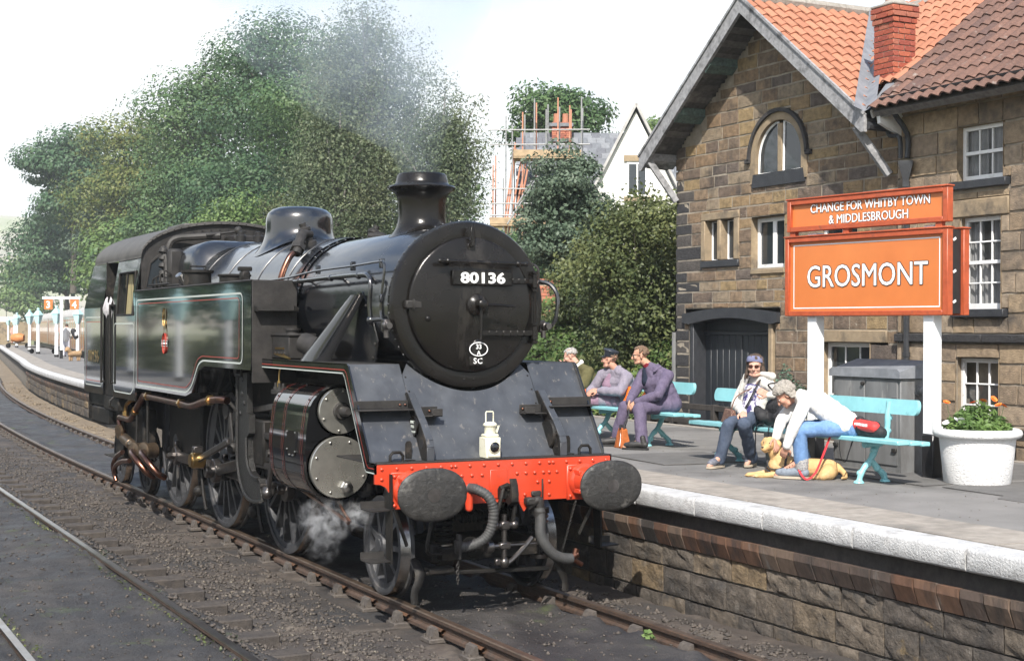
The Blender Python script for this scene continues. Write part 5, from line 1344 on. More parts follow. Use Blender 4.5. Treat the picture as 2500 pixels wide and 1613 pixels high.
 for line in (O, inn[4:]):
  pp = smooth_path([Vector((s * 1.145, y, z)) for y, z in line], 4)
  q = MB(); q.tube(pp, .020, 6); q.build('bracket_rim', M_castblk, mb_)
 for p in ((4.03, 1.88), (4.03, 1.72), (3.95, 1.62), (4.10, 1.50)): MB().dome((s * 1.14, p[0], p[1]), .032, .018, (s, 0, 0), 10).build('rivet', M_castblk, mb_)
 b = MB(); b.b2((s * .9, 4.02, 1.90), (s * 1.16, 4.30, 2.05), .012); b.b2((s * 1.1, 4.05, 1.94), (s * 1.2, 4.18, 2.10), .01); P('bracket_head', b, M_frame)
 b = MB(); b.b2((s * .64, 3.5, .95), (s * 1.07, 4.1, 1.45), .02); P('motion_plate', b, M_frame)
 b = MB(); bar(b, (s * 1.08, 4.75, 1.55), (s * 1.10, 4.55, 1.12), .03, .13, .012); b.ball((s * 1.10, 4.52, 1.08), .07, 10, 6); b.cyl((s * .95, 4.78, 1.50), (s * 1.12, 4.78, 1.50), .11, n=18, bev=.01); P('reverser_arm', b, M_dusty)
 # sand pipes and brake hangers between the wheels
 for yy in (4.62, 6.98): 
  b = MB(); b.tube([Vector(p) for p in ((s * .78, yy + .1, 1.3), (s * .80, yy, .8), (s * .80, yy - .12, .35), (s * .78, yy - .20, .12))], .022, 6, sub=3); P('sand_pipe', b, M_frame)
  b = MB(); bar(b, (s * .76, yy, 1.1), (s * .76, yy + .06, .55), .05, .09, .01); b.box((s * .76, yy + .10, .62), (.10, .09, .34), .02); b.ball((s * .83, yy - .02, .34), .075, 10, 6); P('brake_hanger', b, M_frame)
 # front steam-pipe casing on the smokebox side
 q = MB(); secs = []
 for t in np.linspace(0, 1, 8):
  y = 1.98 + (1.40 - 1.98) * t; z = 2.12 + (2.76 - 2.12) * t; x = .97 - .20 * t; r = .27 * (1 - .62 * t)
  secs.append([(s * (x + .20 * (1 - .5 * t) * sin(a)), y - r * cos(a), z) for a in np.linspace(0, pi, 11)] )
 k = 11
 for q_ in secs: q.v += q_
 for j in range(7):
  for i in range(k - 1): q.f.append([j * k + i, j * k + i + 1, (j + 1) * k + i + 1, (j + 1) * k + i]); q.m.append(0)
 q.f.append([7 * k + i for i in range(k)]); q.m.append(0)
 spc = P('steam_pipe_casing', q, M_boiler, smooth=50)
 f = MB(); f.prism([(2.30, 2.125), (1.08, 2.125), (1.02, 2.33), (1.20, 2.60), (1.42, 2.80), (1.55, 2.78)], 'yz', s * .74, s * .755); f.build('flange', M_boiler, spc, 0)
 for p in ((1.10, 2.17), (1.05, 2.30), (1.14, 2.48), (1.28, 2.66), (1.44, 2.77)): MB().ball((s * .765, p[0], p[1]), .014, 6, 4).build('bolt', M_dusty, spc)
 # mechanical lubricator and the small round vessel beside it
 x0, x1 = sorted((s * 1.08, s * .80))
 b = MB(); b.b2((x0, 2.62, 2.13), (x1, 3.18, 2.36), .008); b.b2((x0 - .01, 2.60, 2.36), (x1 + .01, 3.20, 2.39), .008); b.lathe([(.07, 2.39), (.07, 2.42), (.085, 2.42), (.085, 2.445)], (s * .94, 2.92, 0), 'z', 14)
 for i in range(4): b.cyl((s * 1.09, 2.75 + i * .10, 2.18), (s * 1.06, 2.75 + i * .10, 2.18), .022, n=8)
 lub = P('lubricator', b, M_dusty); MB().b2((s * 1.082, 2.76, 2.225), (s * 1.088, 3.05, 2.245)).build('brass_strip', M_brass, lub)
 if s < 0:
  q = MB()
  for i in range(4): q.tube([Vector(p) for p in ((-1.09, 2.75 + i * .10, 2.18), (-1.12, 2.66 + i * .08, 2.17), (-1.10, 2.52, 2.14 - i * .003))], .007, 5, sub=3)
  q.build('oil_pipes', M_brass, lub)
 q = MB(); q.lathe([(.09, .2), (.09, 0)], (s * .95, 3.22, 2.24), 'y', 12); q.cyl((s * 1.0, 3.25, 2.24), (s * 1.14, 3.25, 2.24), .02, n=8); q.tube([(s * 1.14, 3.25, 2.36), (s * 1.14, 3.25, 2.15)], .008, 5); q.box((s * .98, 3.32, 2.22), (.10, .10, .20), .02); q.build('ratchet_gear', M_dusty, lub)
 b = MB(); b.cyl((s * .98, 2.46, 2.30), (s * .88, 2.24, 2.23), .105, n=20, bev=.01); b.b2((s * .95 - .05, 2.38, 2.12), (s * .95 + .05, 2.42, 2.22)); P('atomiser', b, M_dusty)
# ---------------------------------------------------------------- locomotive: tanks, cab, bunker, pipes
TX = 1.30
TF, CF, DF, DB, BK = 3.20, 8.52, 9.92, 10.62, 12.05         # tank front, cab front, doorway front and back, bunker end
for s in (-1, 1):
 side = [(TF, 2.94), (CF, 2.94), (CF, 1.62), (5.85, 1.62), (5.58, 1.67), (5.42, 1.80), (5.25, 1.95), (5.05, 2.0), (TF + .15, 2.0), (TF + .03, 2.0), (TF, 2.05)]
 b = MB(); b.prism(side, 'yz', s * (TX - .003), s * .80); tank = P('side_tank', b, M_gloss, smooth=20)
 b = MB(); b.b2((s * .80, TF + .005, 2.935), (s * TX, CF, 2.95)); b.tube([(s * (TX - .005), TF, 2.945), (s * (TX - .005), CF, 2.945)], .012, 6); b.build('tank_top', M_dusty, tank)
 b = MB(); x0, x1 = sorted((s * .80, s * (TX - .01))); b.b2((x0, TF - .012, 1.94), (x1, TF - .003, 2.94), .003); b.prism([(x0, TF - .02), (x1, TF - .02), (x1, TF - .005), (x0, TF - .005)], 'xy', 1.87, 1.95); tf_ = b.build('tank_front', M_dusty, tank)
 b = MB(); b.b2((x0 + .02, TF - .15, 2.62), (x1 - .03, TF - .01, 2.632), .004)
 for xx in (x0 + .02, x1 - .03): bar(b, (xx, TF - .15, 2.632), (xx, TF - .01, 2.66), .008, .05)
 b.build('tank_step', M_frame, tf_)
 xs_ = s * (TX + .0025)
 def tline(pts, w, m, name, par, close=True):
  q = MB(); Pn = [Vector((p[0], p[1])) for p in pts]; k = len(Pn); out_ = []
  for i in range(k):
   a = Pn[(i - 1) % k] if close or i > 0 else Pn[i]; c = Pn[(i + 1) % k] if close or i < k - 1 else Pn[i]
   d1 = (Pn[i] - a).normalized() if (Pn[i] - a).length else (c - Pn[i]).normalized(); d2 = (c - Pn[i]).normalized() if (c - Pn[i]).length else d1
   n_ = Vector((-(d1.y + d2.y), d1.x + d2.x)); n_ = n_.normalized() if n_.length > 1e-6 else Vector((-d1.y, d1.x)); kk = w / 2 / max(.5, n_.dot(Vector((-d1.y, d1.x)))); out_.append((Pn[i] + n_ * kk, Pn[i] - n_ * kk))
  for i in range(k if close else k - 1):
   (a, b_), (c, d) = out_[i], out_[(i + 1) % k]; q.quad((xs_, a.x, a.y), (xs_, b_.x, b_.y), (xs_, d.x, d.y), (xs_, c.x, c.y))
  return q.build(name, m, par, 0)
 def rnd(pts, r, n=4):
  o = []; k = len(pts)
  for i in range(k):
   p = Vector(pts[i]); a = (Vector(pts[i - 1]) - p); c = (Vector(pts[(i + 1) % k]) - p); rr_ = min(r, a.length * .45, c.length * .45)
   a0 = p + a.normalized() * rr_; c0 = p + c.normalized() * rr_
   for t in np.linspace(0, 1, n): o.append(tuple((1 - t) ** 2 * a0 + 2 * t * (1 - t) * p + t * t * c0))
  return o
 # one long lined panel across tank and cab side
 pan = [(3.50, 2.80), (8.46, 2.80), (8.46, 2.52), (9.84, 2.52), (9.84, 1.53), (8.78, 1.53), (8.50, 1.68), (5.78, 1.68), (5.55, 1.77), (5.28, 2.02), (5.10, 2.07), (3.50, 2.07)]
 pan2 = [(3.62, 2.75), (8.40, 2.75), (8.40, 2.47), (9.76, 2.47), (9.76, 1.58), (8.82, 1.58), (8.54, 1.735), (5.82, 1.735), (5.60, 1.82), (5.32, 2.07), (5.12, 2.125), (3.62, 2.125)]
 pan = [(3.50, 2.815), (8.44, 2.815), (8.44, 1.665), (5.78, 1.665), (5.55, 1.75), (5.26, 2.02), (5.08, 2.065), (3.50, 2.065)]
 pan2 = [(3.62, 2.765), (8.36, 2.765), (8.36, 1.72), (5.82, 1.72), (5.60, 1.80), (5.31, 2.07), (5.12, 2.115), (3.62, 2.115)]
 tline(rnd(pan, .09), .020, M_line_grey, 'grey_line', tank); tline(rnd(pan2, .07), .009, M_line_red, 'red_line', tank)
 # filler lids and fittings on the tank top
 b = MB(); b.lathe([(.17, 2.95), (.17, 3.02), (.19, 3.03), (.19, 3.05), (.001, 3.06)], (s * 1.08, 4.55, 0), 'z', 20, caps=False); b.box((s * 1.08, 4.15, 3.02), (.1, .12, .12), .02); b.box((s * 1.08, 4.15, 3.10), (.16, .05, .05), .01); P('tank_filler', b, M_frame)
 b = MB(); b.lathe([(.17, 2.95), (.17, 3.12), (.20, 3.13), (.20, 3.16), (.001, 3.17)], (s * 1.02, 6.35, 0), 'z', 20, caps=False); b.tube([(s * 1.02 - .1, 6.35, 3.17), (s * 1.02 - .1, 6.35, 3.21), (s * 1.02 + .1, 6.35, 3.21), (s * 1.02 + .1, 6.35, 3.17)], .012, 6); P('tank_vent', b, M_frame)
 # cab side, window, doorway
 def ups(z): return TX - .0 - max(0, (z - 2.95)) * .18
 cab = [(CF, 1.50), (DF, 1.50), (DF, 3.40), (CF, 3.40)]
 wy0, wy1, wz0, wz1 = 8.66, 9.66, 2.62, 3.22
 b = MB()
 def plate_(y0, y1, z0, z1):
  n = 4
  for i in range(n):
   a, c = z0 + (z1 - z0) * i / n, z0 + (z1 - z0) * (i + 1) / n
   b.add([(s * ups(a), y0, a), (s * ups(a), y1, a), (s * ups(c), y1, c), (s * ups(c), y0, c), (s * (ups(a) - .02), y0, a), (s * (ups(a) - .02), y1, a), (s * (ups(c) - .02), y1, c), (s * (ups(c) - .02), y0, c)], [(0, 1, 2, 3), (4, 7, 6, 5), (1, 5, 6, 2), (0, 3, 7, 4), (3, 2, 6, 7), (0, 4, 5, 1)])
 plate_(CF, wy0, 1.44, 3.42); plate_(wy1, DF, 1.44, 3.42); plate_(wy0, wy1, 1.44, wz0); plate_(wy0, wy1, wz1, 3.42)
 cs = P('cab_side', b, M_gloss, smooth=20)
 pc = [(CF + .06, 2.50), (DF - .06, 2.50), (DF - .06, 1.525), (8.76, 1.525), (8.58, 1.62), (CF + .06, 1.66)]
 tline(rnd(pc, .08), .018, M_line_grey, 'grey_line', cs)
 b = MB()
 xw = lambda z: s * (ups(z) + .006)
 b.tube([(xw(wz0), wy0, wz0), (xw(wz0), wy1, wz0), (xw(wz1), wy1, wz1), (xw(wz1), wy0, wz1)], .016, 4, closed=True); b.tube([(xw(wz0), 9.14, wz0), (xw(wz1), 9.14, wz1)], .014, 4); b.build('window_frame', M_frame, cs)
 for ya, yb, mm in ((wy0, 9.14, M_cabglass), (9.14, wy1, M_cabglass)):
  MB().add([(s * (ups(wz0) - .012), ya, wz0), (s * (ups(wz0) - .012), yb, wz0), (s * (ups(wz1) - .012), yb, wz1), (s * (ups(wz1) - .012), ya, wz1)], [(0, 1, 2, 3)]).build('window_pane', mm, cs)
 b = MB(); b.b2((s * 1.17, 9.2, wz0), (s * 1.18, 9.64, 3.2)); b.build('cab_blind', M_cream, cs)
 # handrail columns and the door
 for yy in (DF + .05, DB - .05):
  b = MB(); b.cyl((s * (TX + .035), yy, 1.62), (s * (TX + .035), yy, 2.78), .018, n=8); 
  for zz in (1.64, 2.76): b.tube([(s * (TX + .035), yy, zz), (s * (TX - .01), yy, zz)], .014, 6)
  P('cab_handrail', b, M_frame)
 b = MB(); b.b2((s * (TX - .05), DF + .01, 1.44), (s * (TX - .03), DB, 2.76)); P('cab_door', b, M_frame)
 # bunker
 bo = [(DB, 1.44), (BK, 1.44), (BK, 3.02), (BK - .15, 3.40), (DB + .55, 3.40), (DB + .18, 3.30), (DB, 3.05)]
 b = MB(); b.prism([(DB, 1.44), (BK, 1.44), (BK, 2.74), (DB, 2.74)], 'yz', s * TX, s * (TX - .02)); bs = P('bunker_side', b, M_gloss, smooth=0)
 tline(rnd([(DB + .10, 2.60), (BK - .10, 2.60), (BK - .10, 1.56), (DB + .10, 1.56)], .08), .018, M_line_grey, 'grey_line', bs); tline(rnd([(DB + .17, 2.53), (BK - .17, 2.53), (BK - .17, 1.63), (DB + .17, 1.63)], .06), .010, M_line_red, 'red_line', bs)
 if s < 0: put_text('bunker_number', '80136', .26, M_brass, bs, (-(TX + .0035), 11.34, 1.92), '-x', off=.003, width=.80)
 # upper bunker / cab back sheet leaning in like the cab
 b = MB(); b.add([(s * ups(2.74), DB, 2.74), (s * ups(2.74), BK, 2.74), (s * ups(3.40), BK - .35, 3.40), (s * ups(3.40), DB + .0, 3.40)], [(0, 1, 2, 3)]); P('bunker_upper_side', b, M_gloss, smooth=0)
 # steps under the cab
 b = MB(); b.b2((s * 1.10, 9.98, .55), (s * 1.13, 10.5, 1.44)); P('cab_step', b, M_frame)
 for zz in (.55, .98): MB().b2((s * 1.10, 9.98, zz), (s * 1.30, 10.5, zz + .015)).build('tread', M_dusty, loco)
# crest on the tank: lion over a wheel with a name band
def crest():
 X = -(TX + .0035); cy_, cz_ = 6.87, 2.28
 T = lambda pts: [(X, cy_ - p[0], cz_ + p[1]) for p in pts]
 b = MB(); b.tube(T([(.065 * cos(t) * 1.35, .13 * sin(t) - .035) for t in np.linspace(0, 2 * pi, 33)[:-1]]), .012, 4, closed=True, ell=(.15, 1)); root = b.build('crest', M_line_red, loco)
 q = MB()
 for i in range(8):
  t = pi * i / 8; q.add(T([(-.075 * cos(t) - .006 * sin(t), -.035 - .115 * sin(t) + .006 * cos(t)), (.075 * cos(t) - .006 * sin(t), -.035 + .115 * sin(t) + .006 * cos(t)), (.075 * cos(t) + .006 * sin(t), -.035 + .115 * sin(t) - .006 * cos(t)), (-.075 * cos(t) + .006 * sin(t), -.035 - .115 * sin(t) - .006 * cos(t))]), [(0, 1, 2, 3)])
 q.build('wheel_spokes', M_line_red, root, 0)
 X -= .001
 q = MB(); q.add(T([(-.16, -.075), (.16, -.075), (.16, .005), (-.16, .005)]), [(0, 1, 2, 3)]); q.build('name_band', M_line_grey, root, 0)
 X -= .001
 q = MB(); q.add(T([(-.15, -.062), (.15, -.062), (.15, -.008), (-.15, -.008)]), [(0, 1, 2, 3)]); q.build('name_band_field', M_frame, root, 0)
 put_text('crest_letters', 'BRITISH RAILWAYS', .034, M_white, root, (X - .001, cy_, cz_ - .047), '-x', off=.0005, width=.28)
 X += .001
 q = MB(); q.add(T([(-.10, .005), (-.085, .005), (-.055, .13), (-.01, .165), (.03, .165), (.085, .10), (.10, .005), (.115, .005), (.10, .12), (.075, .19), (.07, .26), (.085, .33), (.07, .40), (.05, .42), (.035, .38), (.02, .40), (.015, .33), (.03, .26), (.0, .215), (-.035, .205), (-.06, .16)]), [list(range(21))]); q.build('lion', M_brass, root, 0)
 q = MB(); q.tube(T([(-.06, .19), (-.09, .26), (-.085, .36), (-.05, .41), (-.02, .39), (-.02, .33), (-.05, .28)]), .006, 4, ell=(.2, 1)); q.build('lion_tail', M_brass, root, 0)
crest()
# cab front sheet with round-topped look-outs
def cabarc(x): return 3.42 + .50 * (1 - (abs(x) / 1.22) ** 2.0) ** .5 if abs(x) < 1.22 else 3.42
AX = [1.22 * sin(t) for t in np.linspace(-pi / 2, pi / 2, 33)]
b = MB(); b.prism([(x, cabarc(x)) for x in AX] + [(1.22, 2.95), (.9, 2.95), (-.9, 2.95), (-1.22, 2.95)], 'xz', CF - .01, CF + .012); cfs = P('cab_front', b, M_dusty, smooth=0)
for s in (-1, 1):
 pts = [(s * 1.16, 2.99), (s * .86, 2.99), (s * .86, 3.48), (s * .98, 3.44), (s * 1.10, 3.33)]
 q = MB(); q.add([(x, CF - .014, z) for x, z in pts], [list(range(5))]); q.build('spectacle_glass', M_glass, cfs, 0)
 q = MB(); q.tube([(x, CF - .016, z) for x, z in pts], .016, 5, closed=True); q.build('spectacle_frame', M_dusty, cfs)
b = MB()
ye = [CF - .06, BK - .5]
for y in ye: b.v += [(x * 1.012, y, cabarc(x) + .02) for x in AX]
for i in range(32): b.f.append([i, i + 1, 34 + i, 33 + i]); b.m.append(0)
o = len(b.v)
for y in ye: b.v += [(x * 1.012, y, cabarc(x) - .02) for x in AX]
for i in range(32): b.f.append([o + i, o + 33 + i, o + 34 + i, o + i + 1]); b.m.append(0); b.f.append([i, o + i, o + i + 1, i + 1]); b.m.append(0)
rf_ = P('cab_roof', b, M_roofgrime, smooth=50)
b = MB(); b.b2((-.45, 9.2, 3.88), (.45, 10.2, 3.95), .02); b.build('roof_ventilator', M_roofgrime, rf_)
rivets(rf_, [(x * 1.012, CF - .062, cabarc(x) - .0) for x in AX[2:-2]], (0, -1, 0), .012, .008, M_roofgrime)
for x in np.linspace(-.75, .75, 13): MB().lathe([(.014, 0), (.014, .004)], (x, CF - .012, cabarc(x) - .10), (0, -1, 0), 8).build('cab_front_hole', M_dark_room, cfs)
for nm, lo_, hi_ in (('cab_back', (-1.25, DB, 1.44), (1.25, DB + .02, 3.42)), ('bunker_back', (-1.25, BK - .02, 1.44), (1.25, BK, 3.05)), ('cab_floor', (-1.2, CF + .3, 1.5), (1.2, DB, 1.55)), ('boiler_backhead', (-.9, CF + .35, 1.5), (.9, CF + .4, 3.3))): P(nm, MB().b2(lo_, hi_), M_frame)
b = MB(); b.b2((-1.2, DB, 1.25), (1.2, BK + .05, 1.44)); b.b2((-1.22, BK, 1.0), (1.22, BK + .04, 1.42)); P('rear_beam', b, M_frame)
b = MB(); b.b2((-1.27, DF - .2, 1.22), (-1.05, DB + .1, 1.44), .02); b.b2((-1.2, 10.6, .95), (-1.0, 12.0, 1.25), .05); b.tube([(-1.28, 9.95, 1.43), (-1.34, 9.95, 1.38), (-1.34, 9.95, 1.30), (-1.28, 9.95, 1.26)], .018, 6); P('footstep_box', b, M_frame)
# cloth over the cab door sill
b = MB(); n = 14; V = []
for j in range(5):
 for i in range(n): u = i / (n - 1); V.append((-1.30 - .03 * sin(j * 1.2) - .012 * sin(i * 1.3), DF + .06 + .58 * u, 2.80 + .05 * sin(i * .9) - .045 * j + (.05 if j == 0 else 0)))
b.add(V, [(j * n + i, j * n + i + 1, (j + 1) * n + i + 1, (j + 1) * n + i) for j in range(4) for i in range(n - 1)])
b.build('rag', mat('pale_rag', [(.50, .47, .50), (.62, .60, .60)], rough=.9, scale=12, var=.2), None, 80, base=(-1.3, 10.2, 2.7), label='crumpled pale cloth lying over the cab door of the tank engine', cat='cloth')
# top-feed clacks and their copper pipes
for s in (-1, 1):
 b = MB(); yq = 4.05; xq, zq = s * .36, ZB + .005 + sqrt(ZT(4.0) ** 2 - .36 ** 2)
 b.lathe([(.09, -.02), (.09, .03), (.06, .05), (.065, .16), (.075, .17), (.075, .20), (.04, .22), (.04, .26), (.001, .26)], (xq, yq, zq), (s * .35, 0, .94), 14, caps=False)
 b.tube([Vector(p) for p in ((xq, yq, zq + .12), (s * .48, 3.95, zq + .11), (s * .56, 3.82, zq + .0), (s * .62, 3.75, zq - .12))], .055, 10, sub=4); b.cyl((s * .57, 3.83, zq - .02), (s * .60, 3.78, zq - .08), .085, n=6); b.box((s * .50, 3.93, zq + .06), (.06, .22, .05), .01, Matrix.Rotation(.6, 3, 'X'))
 ck = P('clack_valve', b, M_dusty)
 q = MB(); q.tube([Vector(p) for p in ((s * .60, 3.78, zq - .08), (s * .70, 3.74, 3.22), (s * .80, 3.72, 3.0), (s * .84, 3.71, 2.72), (s * .80, 3.68, 2.42), (s * .72, 3.66, 2.2), (s * .68, 3.65, 1.95))], .036, 10, sub=5); q.build('feed_pipe', M_copper, ck, 80)
 # handrail along the boiler, turned down at the smokebox front
 b = MB(); hr = [(s * .83, 3.9, 2.93), (s * .83, 3.2, 2.935), (s * .835, 2.2, 2.945), (s * .835, 1.30, 2.95), (s * .835, 1.05, 2.93), (s * .84, .98, 2.84), (s * .84, 1.0, 2.68), (s * .83, 1.0, 2.53)]
 b.tube([Vector(p) for p in hr], .023, 8, sub=5); b.ball((s * .83, 1.0, 2.52), .04, 10, 6); b.tube([(s * .83, 1.0, 2.52), (s * .76, .86, 2.53)], .022, 8)
 for yy in (3.0, 2.05, 1.30): b.ball((s * .833, yy, 2.942), .034, 8, 6); b.tube([(s * .833, yy, 2.942), (s * .68, yy, 2.935)], .018, 6)
 P('boiler_handrail', b, M_boiler, smooth=60)
 b = MB(); b.tube([Vector(p) for p in ((s * .83, 4.4, 2.97), (s * .83, 3.4, 2.985), (s * .80, 2.6, 3.03), (s * .79, 1.6, 3.045), (s * .79, .90, 3.06), (s * .79, .78, 3.05), (s * .80, .74, 2.98), (s * .81, .78, 2.75), (s * .81, .80, 2.58), (s * .80, .74, 2.50))], .013, 6, sub=4)
 for yy in (2.6, 1.6, .86): b.box((s * .775, yy, 3.045), (.05, .03, .09), .006)
 b.box((s * .81, .78, 2.72), (.04, .04, .08), .01); P('ejector_pipe', b, M_dusty if s > 0 else M_boiler)
 b = MB(); b.box((s * .80, .70, 2.47), (.07, .09, .12), .012); b.lathe([(.04, 0), (.04, .05), (.03, .06), (.03, .10)], (s * .82, .66, 2.47), (0, -1, 0), 12); b.tube([(s * .84, .60, 2.50), (s * .80, .57, 2.45)], .012, 6); b.cyl((s * .81, .66, 2.43), (s * .81, .66, 2.36), .025, n=10); P('lubricator_cock', b, M_rod)
b = MB(); b.tube([Vector(p) for p in ((.79, .70, 2.90), (.86, .62, 2.87), (.90, .56, 2.78), (.905, .55, 2.65), (.88, .58, 2.50), (.83, .66, 2.46), (.78, .72, 2.47))], .021, 8, sub=4); b.ball((.83, .64, 2.46), .035, 8, 6); P('side_grab_rail', b, M_boiler)
# cab-front fittings on the firebox: safety valves, whistle, pipes
for x in (-.12, .12): P('safety_valve', MB().lathe([(.07, 3.56), (.07, 3.68), (.05, 3.70), (.05, 3.74), (.001, 3.75)], (x, 7.5, 0), 'z', 12, caps=False), M_dusty)
b = MB(); b.tube([Vector(p) for p in ((-.20, 8.2, 3.72), (-.55, 8.35, 3.70), (-.80, 8.40, 3.66), (-.88, 8.40, 3.52), (-.88, 8.40, 3.25))], .05, 8, sub=4); b.ball((.05, 8.2, 3.80), .06, 10, 6); b.tube([(-.4, 8.2, 3.72), (.02, 8.2, 3.78)], .02, 6); b.b2((-.1, 7.9, 3.62), (.5, 8.4, 3.72), .02)
P('whistle_and_steam_pipe', b, M_dusty)
b = MB()
b.box((-.95, 7.75, 3.22), (.20, .16, .55), .04); b.tube([Vector(p) for p in ((-1.02, 8.1, 3.52), (-1.02, 8.0, 3.4), (-1.0, 7.95, 3.2), (-1.05, 7.85, 3.0), (-1.1, 7.7, 2.97))], .05, 8, sub=4)
for i in range(5): b.lathe([(.06, 0), (.06, .05)], (-1.05, 8.0, 3.05 + i * .1), (.3, .2, 1), 10)
for i in range(4): b.tube([Vector(p) for p in ((-1.1, 8.3 - i * .22, 2.96), (-1.12, 8.25 - i * .2, 3.10 + .03 * i), (-1.02, 8.1 - i * .15, 3.15))], .012, 5, sub=3)
b.tube([(-1.13, 8.45, 3.02), (-1.13, 7.3, 3.02)], .014, 6); b.tube([(-1.05, 8.42, 3.0), (-1.05, 7.1, 3.0)], .018, 6)
b.tube([(-1.03, 8.15, 2.96), (-1.0, 8.12, 3.45)], .015, 6)
P('manifold_valves', b, M_dusty)
b = MB(); b.lathe([(.02, 0), (.02, .14), (.045, .15), (.045, .19), (.001, .2)], (-1.02, 6.9, 2.98), (-.5, -.25, .6), 10, caps=False); P('gauge_cock', b, M_steel)
# injector and copper pipework under the cab
b = MB()
b.tube([Vector(p) for p in ((-1.16, 4.55, 1.62), (-1.20, 4.76, 1.625), (-1.22, 5.26, 1.58), (-1.22, 5.83, 1.50), (-1.22, 6.36, 1.505), (-1.22, 8.10, 1.52), (-1.22, 8.36, 1.505), (-1.22, 8.80, 1.30), (-1.22, 9.12, 1.155), (-1.22, 9.60, 1.15), (-1.22, 9.83, 1.14), (-1.22, 9.83, 1.06), (-1.22, 9.66, .95))], .045, 10, sub=3)
inj = P('injector_pipe', b, M_copper, smooth=80)
b = MB()
for p, d in (((-1.22, 8.84, 1.28), (0, 1, -.8)), ((-1.22, 6.36, 1.505), (0, 1, 0)), ((-1.22, 5.05, 1.60), (0, -1, .3)), ((-1.22, 8.1, 1.52), (0, 1, 0))): b.lathe([(.062, -.03), (.062, .03)], p, d, 6)
b.build('pipe_union', M_brass, inj)
b = MB(); b.tube([Vector(p) for p in ((-1.20, 9.55, 1.19), (-1.20, 9.52, 1.32), (-1.18, 9.35, 1.40), (-1.15, 9.2, 1.42))], .028, 8, sub=4); b.cyl((-1.20, 9.55, 1.15), (-1.20, 9.55, 1.24), .05, n=6); b.build('branch_pipe', M_brass, inj)
b = MB(); b.lathe([(.105, 0), (.105, .04)], (-1.30, 9.58, .945), (1, .2, .1), 16); b.cyl((-1.22, 9.55, .86), (-1.22, 9.1, .80), .075, n=14, bev=.01); b.lathe([(.06, 0), (.06, .1), (.04, .12)], (-1.24, 9.0, .82), (0, -1, 0), 6)
for p in ((8.75, .74), (8.16, .78)): b.lathe([(.12, 0), (.12, .035), (.07, .05)], (-1.24, p[0], p[1]), (-.9, -.4, 0), 18); b.lathe([(.11, .0), (.10, .16)], (-1.10, p[0] + .08, p[1]), (-.9, -.4, 0), 16)
injb = P('injector', b, mat('dull_bronze', [(.20, .14, .09), (.10, .08, .06)], rough=.4, metal=.8, scale=8, var=.25))
b = MB()
for p in ((8.75, .73), (8.16, .77)): b.tube([Vector(q) for q in ((-1.28, p[0], p[1]), (-1.34, p[0] - .28, p[1] - .02), (-1.32, p[0] - .52, p[1] - .10), (-1.22, p[0] - .62, p[1] - .24), (-1.12, p[0] - .58, p[1] - .30))], .045, 10, sub=4)
b.tube([Vector(q) for q in ((-1.24, 9.55, .66), (-1.25, 9.85, .58), (-1.25, 10.12, .45), (-1.24, 10.12, .33), (-1.22, 10.05, .20))], .035, 8, sub=4); b.tube([Vector(q) for q in ((-1.24, 9.12, .57), (-1.25, 9.6, .52), (-1.25, 10.0, .41), (-1.23, 10.05, .30))], .035, 8, sub=4); b.build('copper_bends', M_copper, injb, 80)
b = MB()
for yy in (8.83, 8.2): b.cyl((-1.20, yy, .78), (-1.20, yy, 1.5), .02, n=6)
b.build('spindles', M_frame, injb)
b = MB(); b.b2((-1.1, 8.9, .55), (-.9, 9.9, 1.3), .03); b.b2((-1.15, 9.9, .5), (-1.0, 10.0, 1.2)); P('under_cab_frame', b, M_frame)

# hand lamp standing on the front platform
M_lampw = mat('cream_lamp_enamel', [(.66, .65, .50), (.72, .71, .58)], rough=.4, scale=8, var=.06, dirt=((.22, .15, .08), .16, 14))
lamp = thing('hand_lamp', (-.035, .10, 1.284), 'cream oil hand lamp with round lens standing on the engine front platform', 'lamp')
MB().b2((-.105, .035, 1.286), (.045, .175, 1.472), .006).build('lamp_body', M_lampw, lamp)
b = MB(); b.b2((-.095, .045, 1.472), (.035, .165, 1.50), .01); b.b2((-.085, .026, 1.300), (.035, .036, 1.455), .003); b.build('lamp_case', M_lampw, lamp)
b = MB(); b.lathe([(.052, 1.50), (.052, 1.565), (.056, 1.57), (.064, 1.575), (.064, 1.588), (.05, 1.60), (.03, 1.608), (.001, 1.61)], (-.03, .105, 0), 'z', 20, caps=False); b.build('lamp_chimney', M_lampw, lamp)
b = MB(); b.lathe([(.055, 0), (.055, .012), (.048, .016)], (-.025, .030, 1.385), (0, -1, 0), 24, caps=False); b.build('lens_ring', M_lampw, lamp)
b = MB(); b.lathe([(.049, .004), (.04, .018), (.02, .026), (.001, .028)], (-.025, .030, 1.385), (0, -1, 0), 24, caps=False); b.build('lens', glass_mat('lamp_lens', (.008, .009, .011), .02), lamp)
b = MB(); b.tube([(-.075, .10, 1.50), (-.075, .10, 1.69), (-.07, .10, 1.70), (-.005, .10, 1.70), (.0, .10, 1.69), (.0, .10, 1.50)], .006, 6); b.build('lamp_handle', M_lampw, lamp)
b = MB(); b.prism([(.025, 1.505), (.05, 1.575), (.038, 1.575), (.015, 1.52)], 'xz', .07, .09); b.build('lamp_hook', M_lampw, lamp)
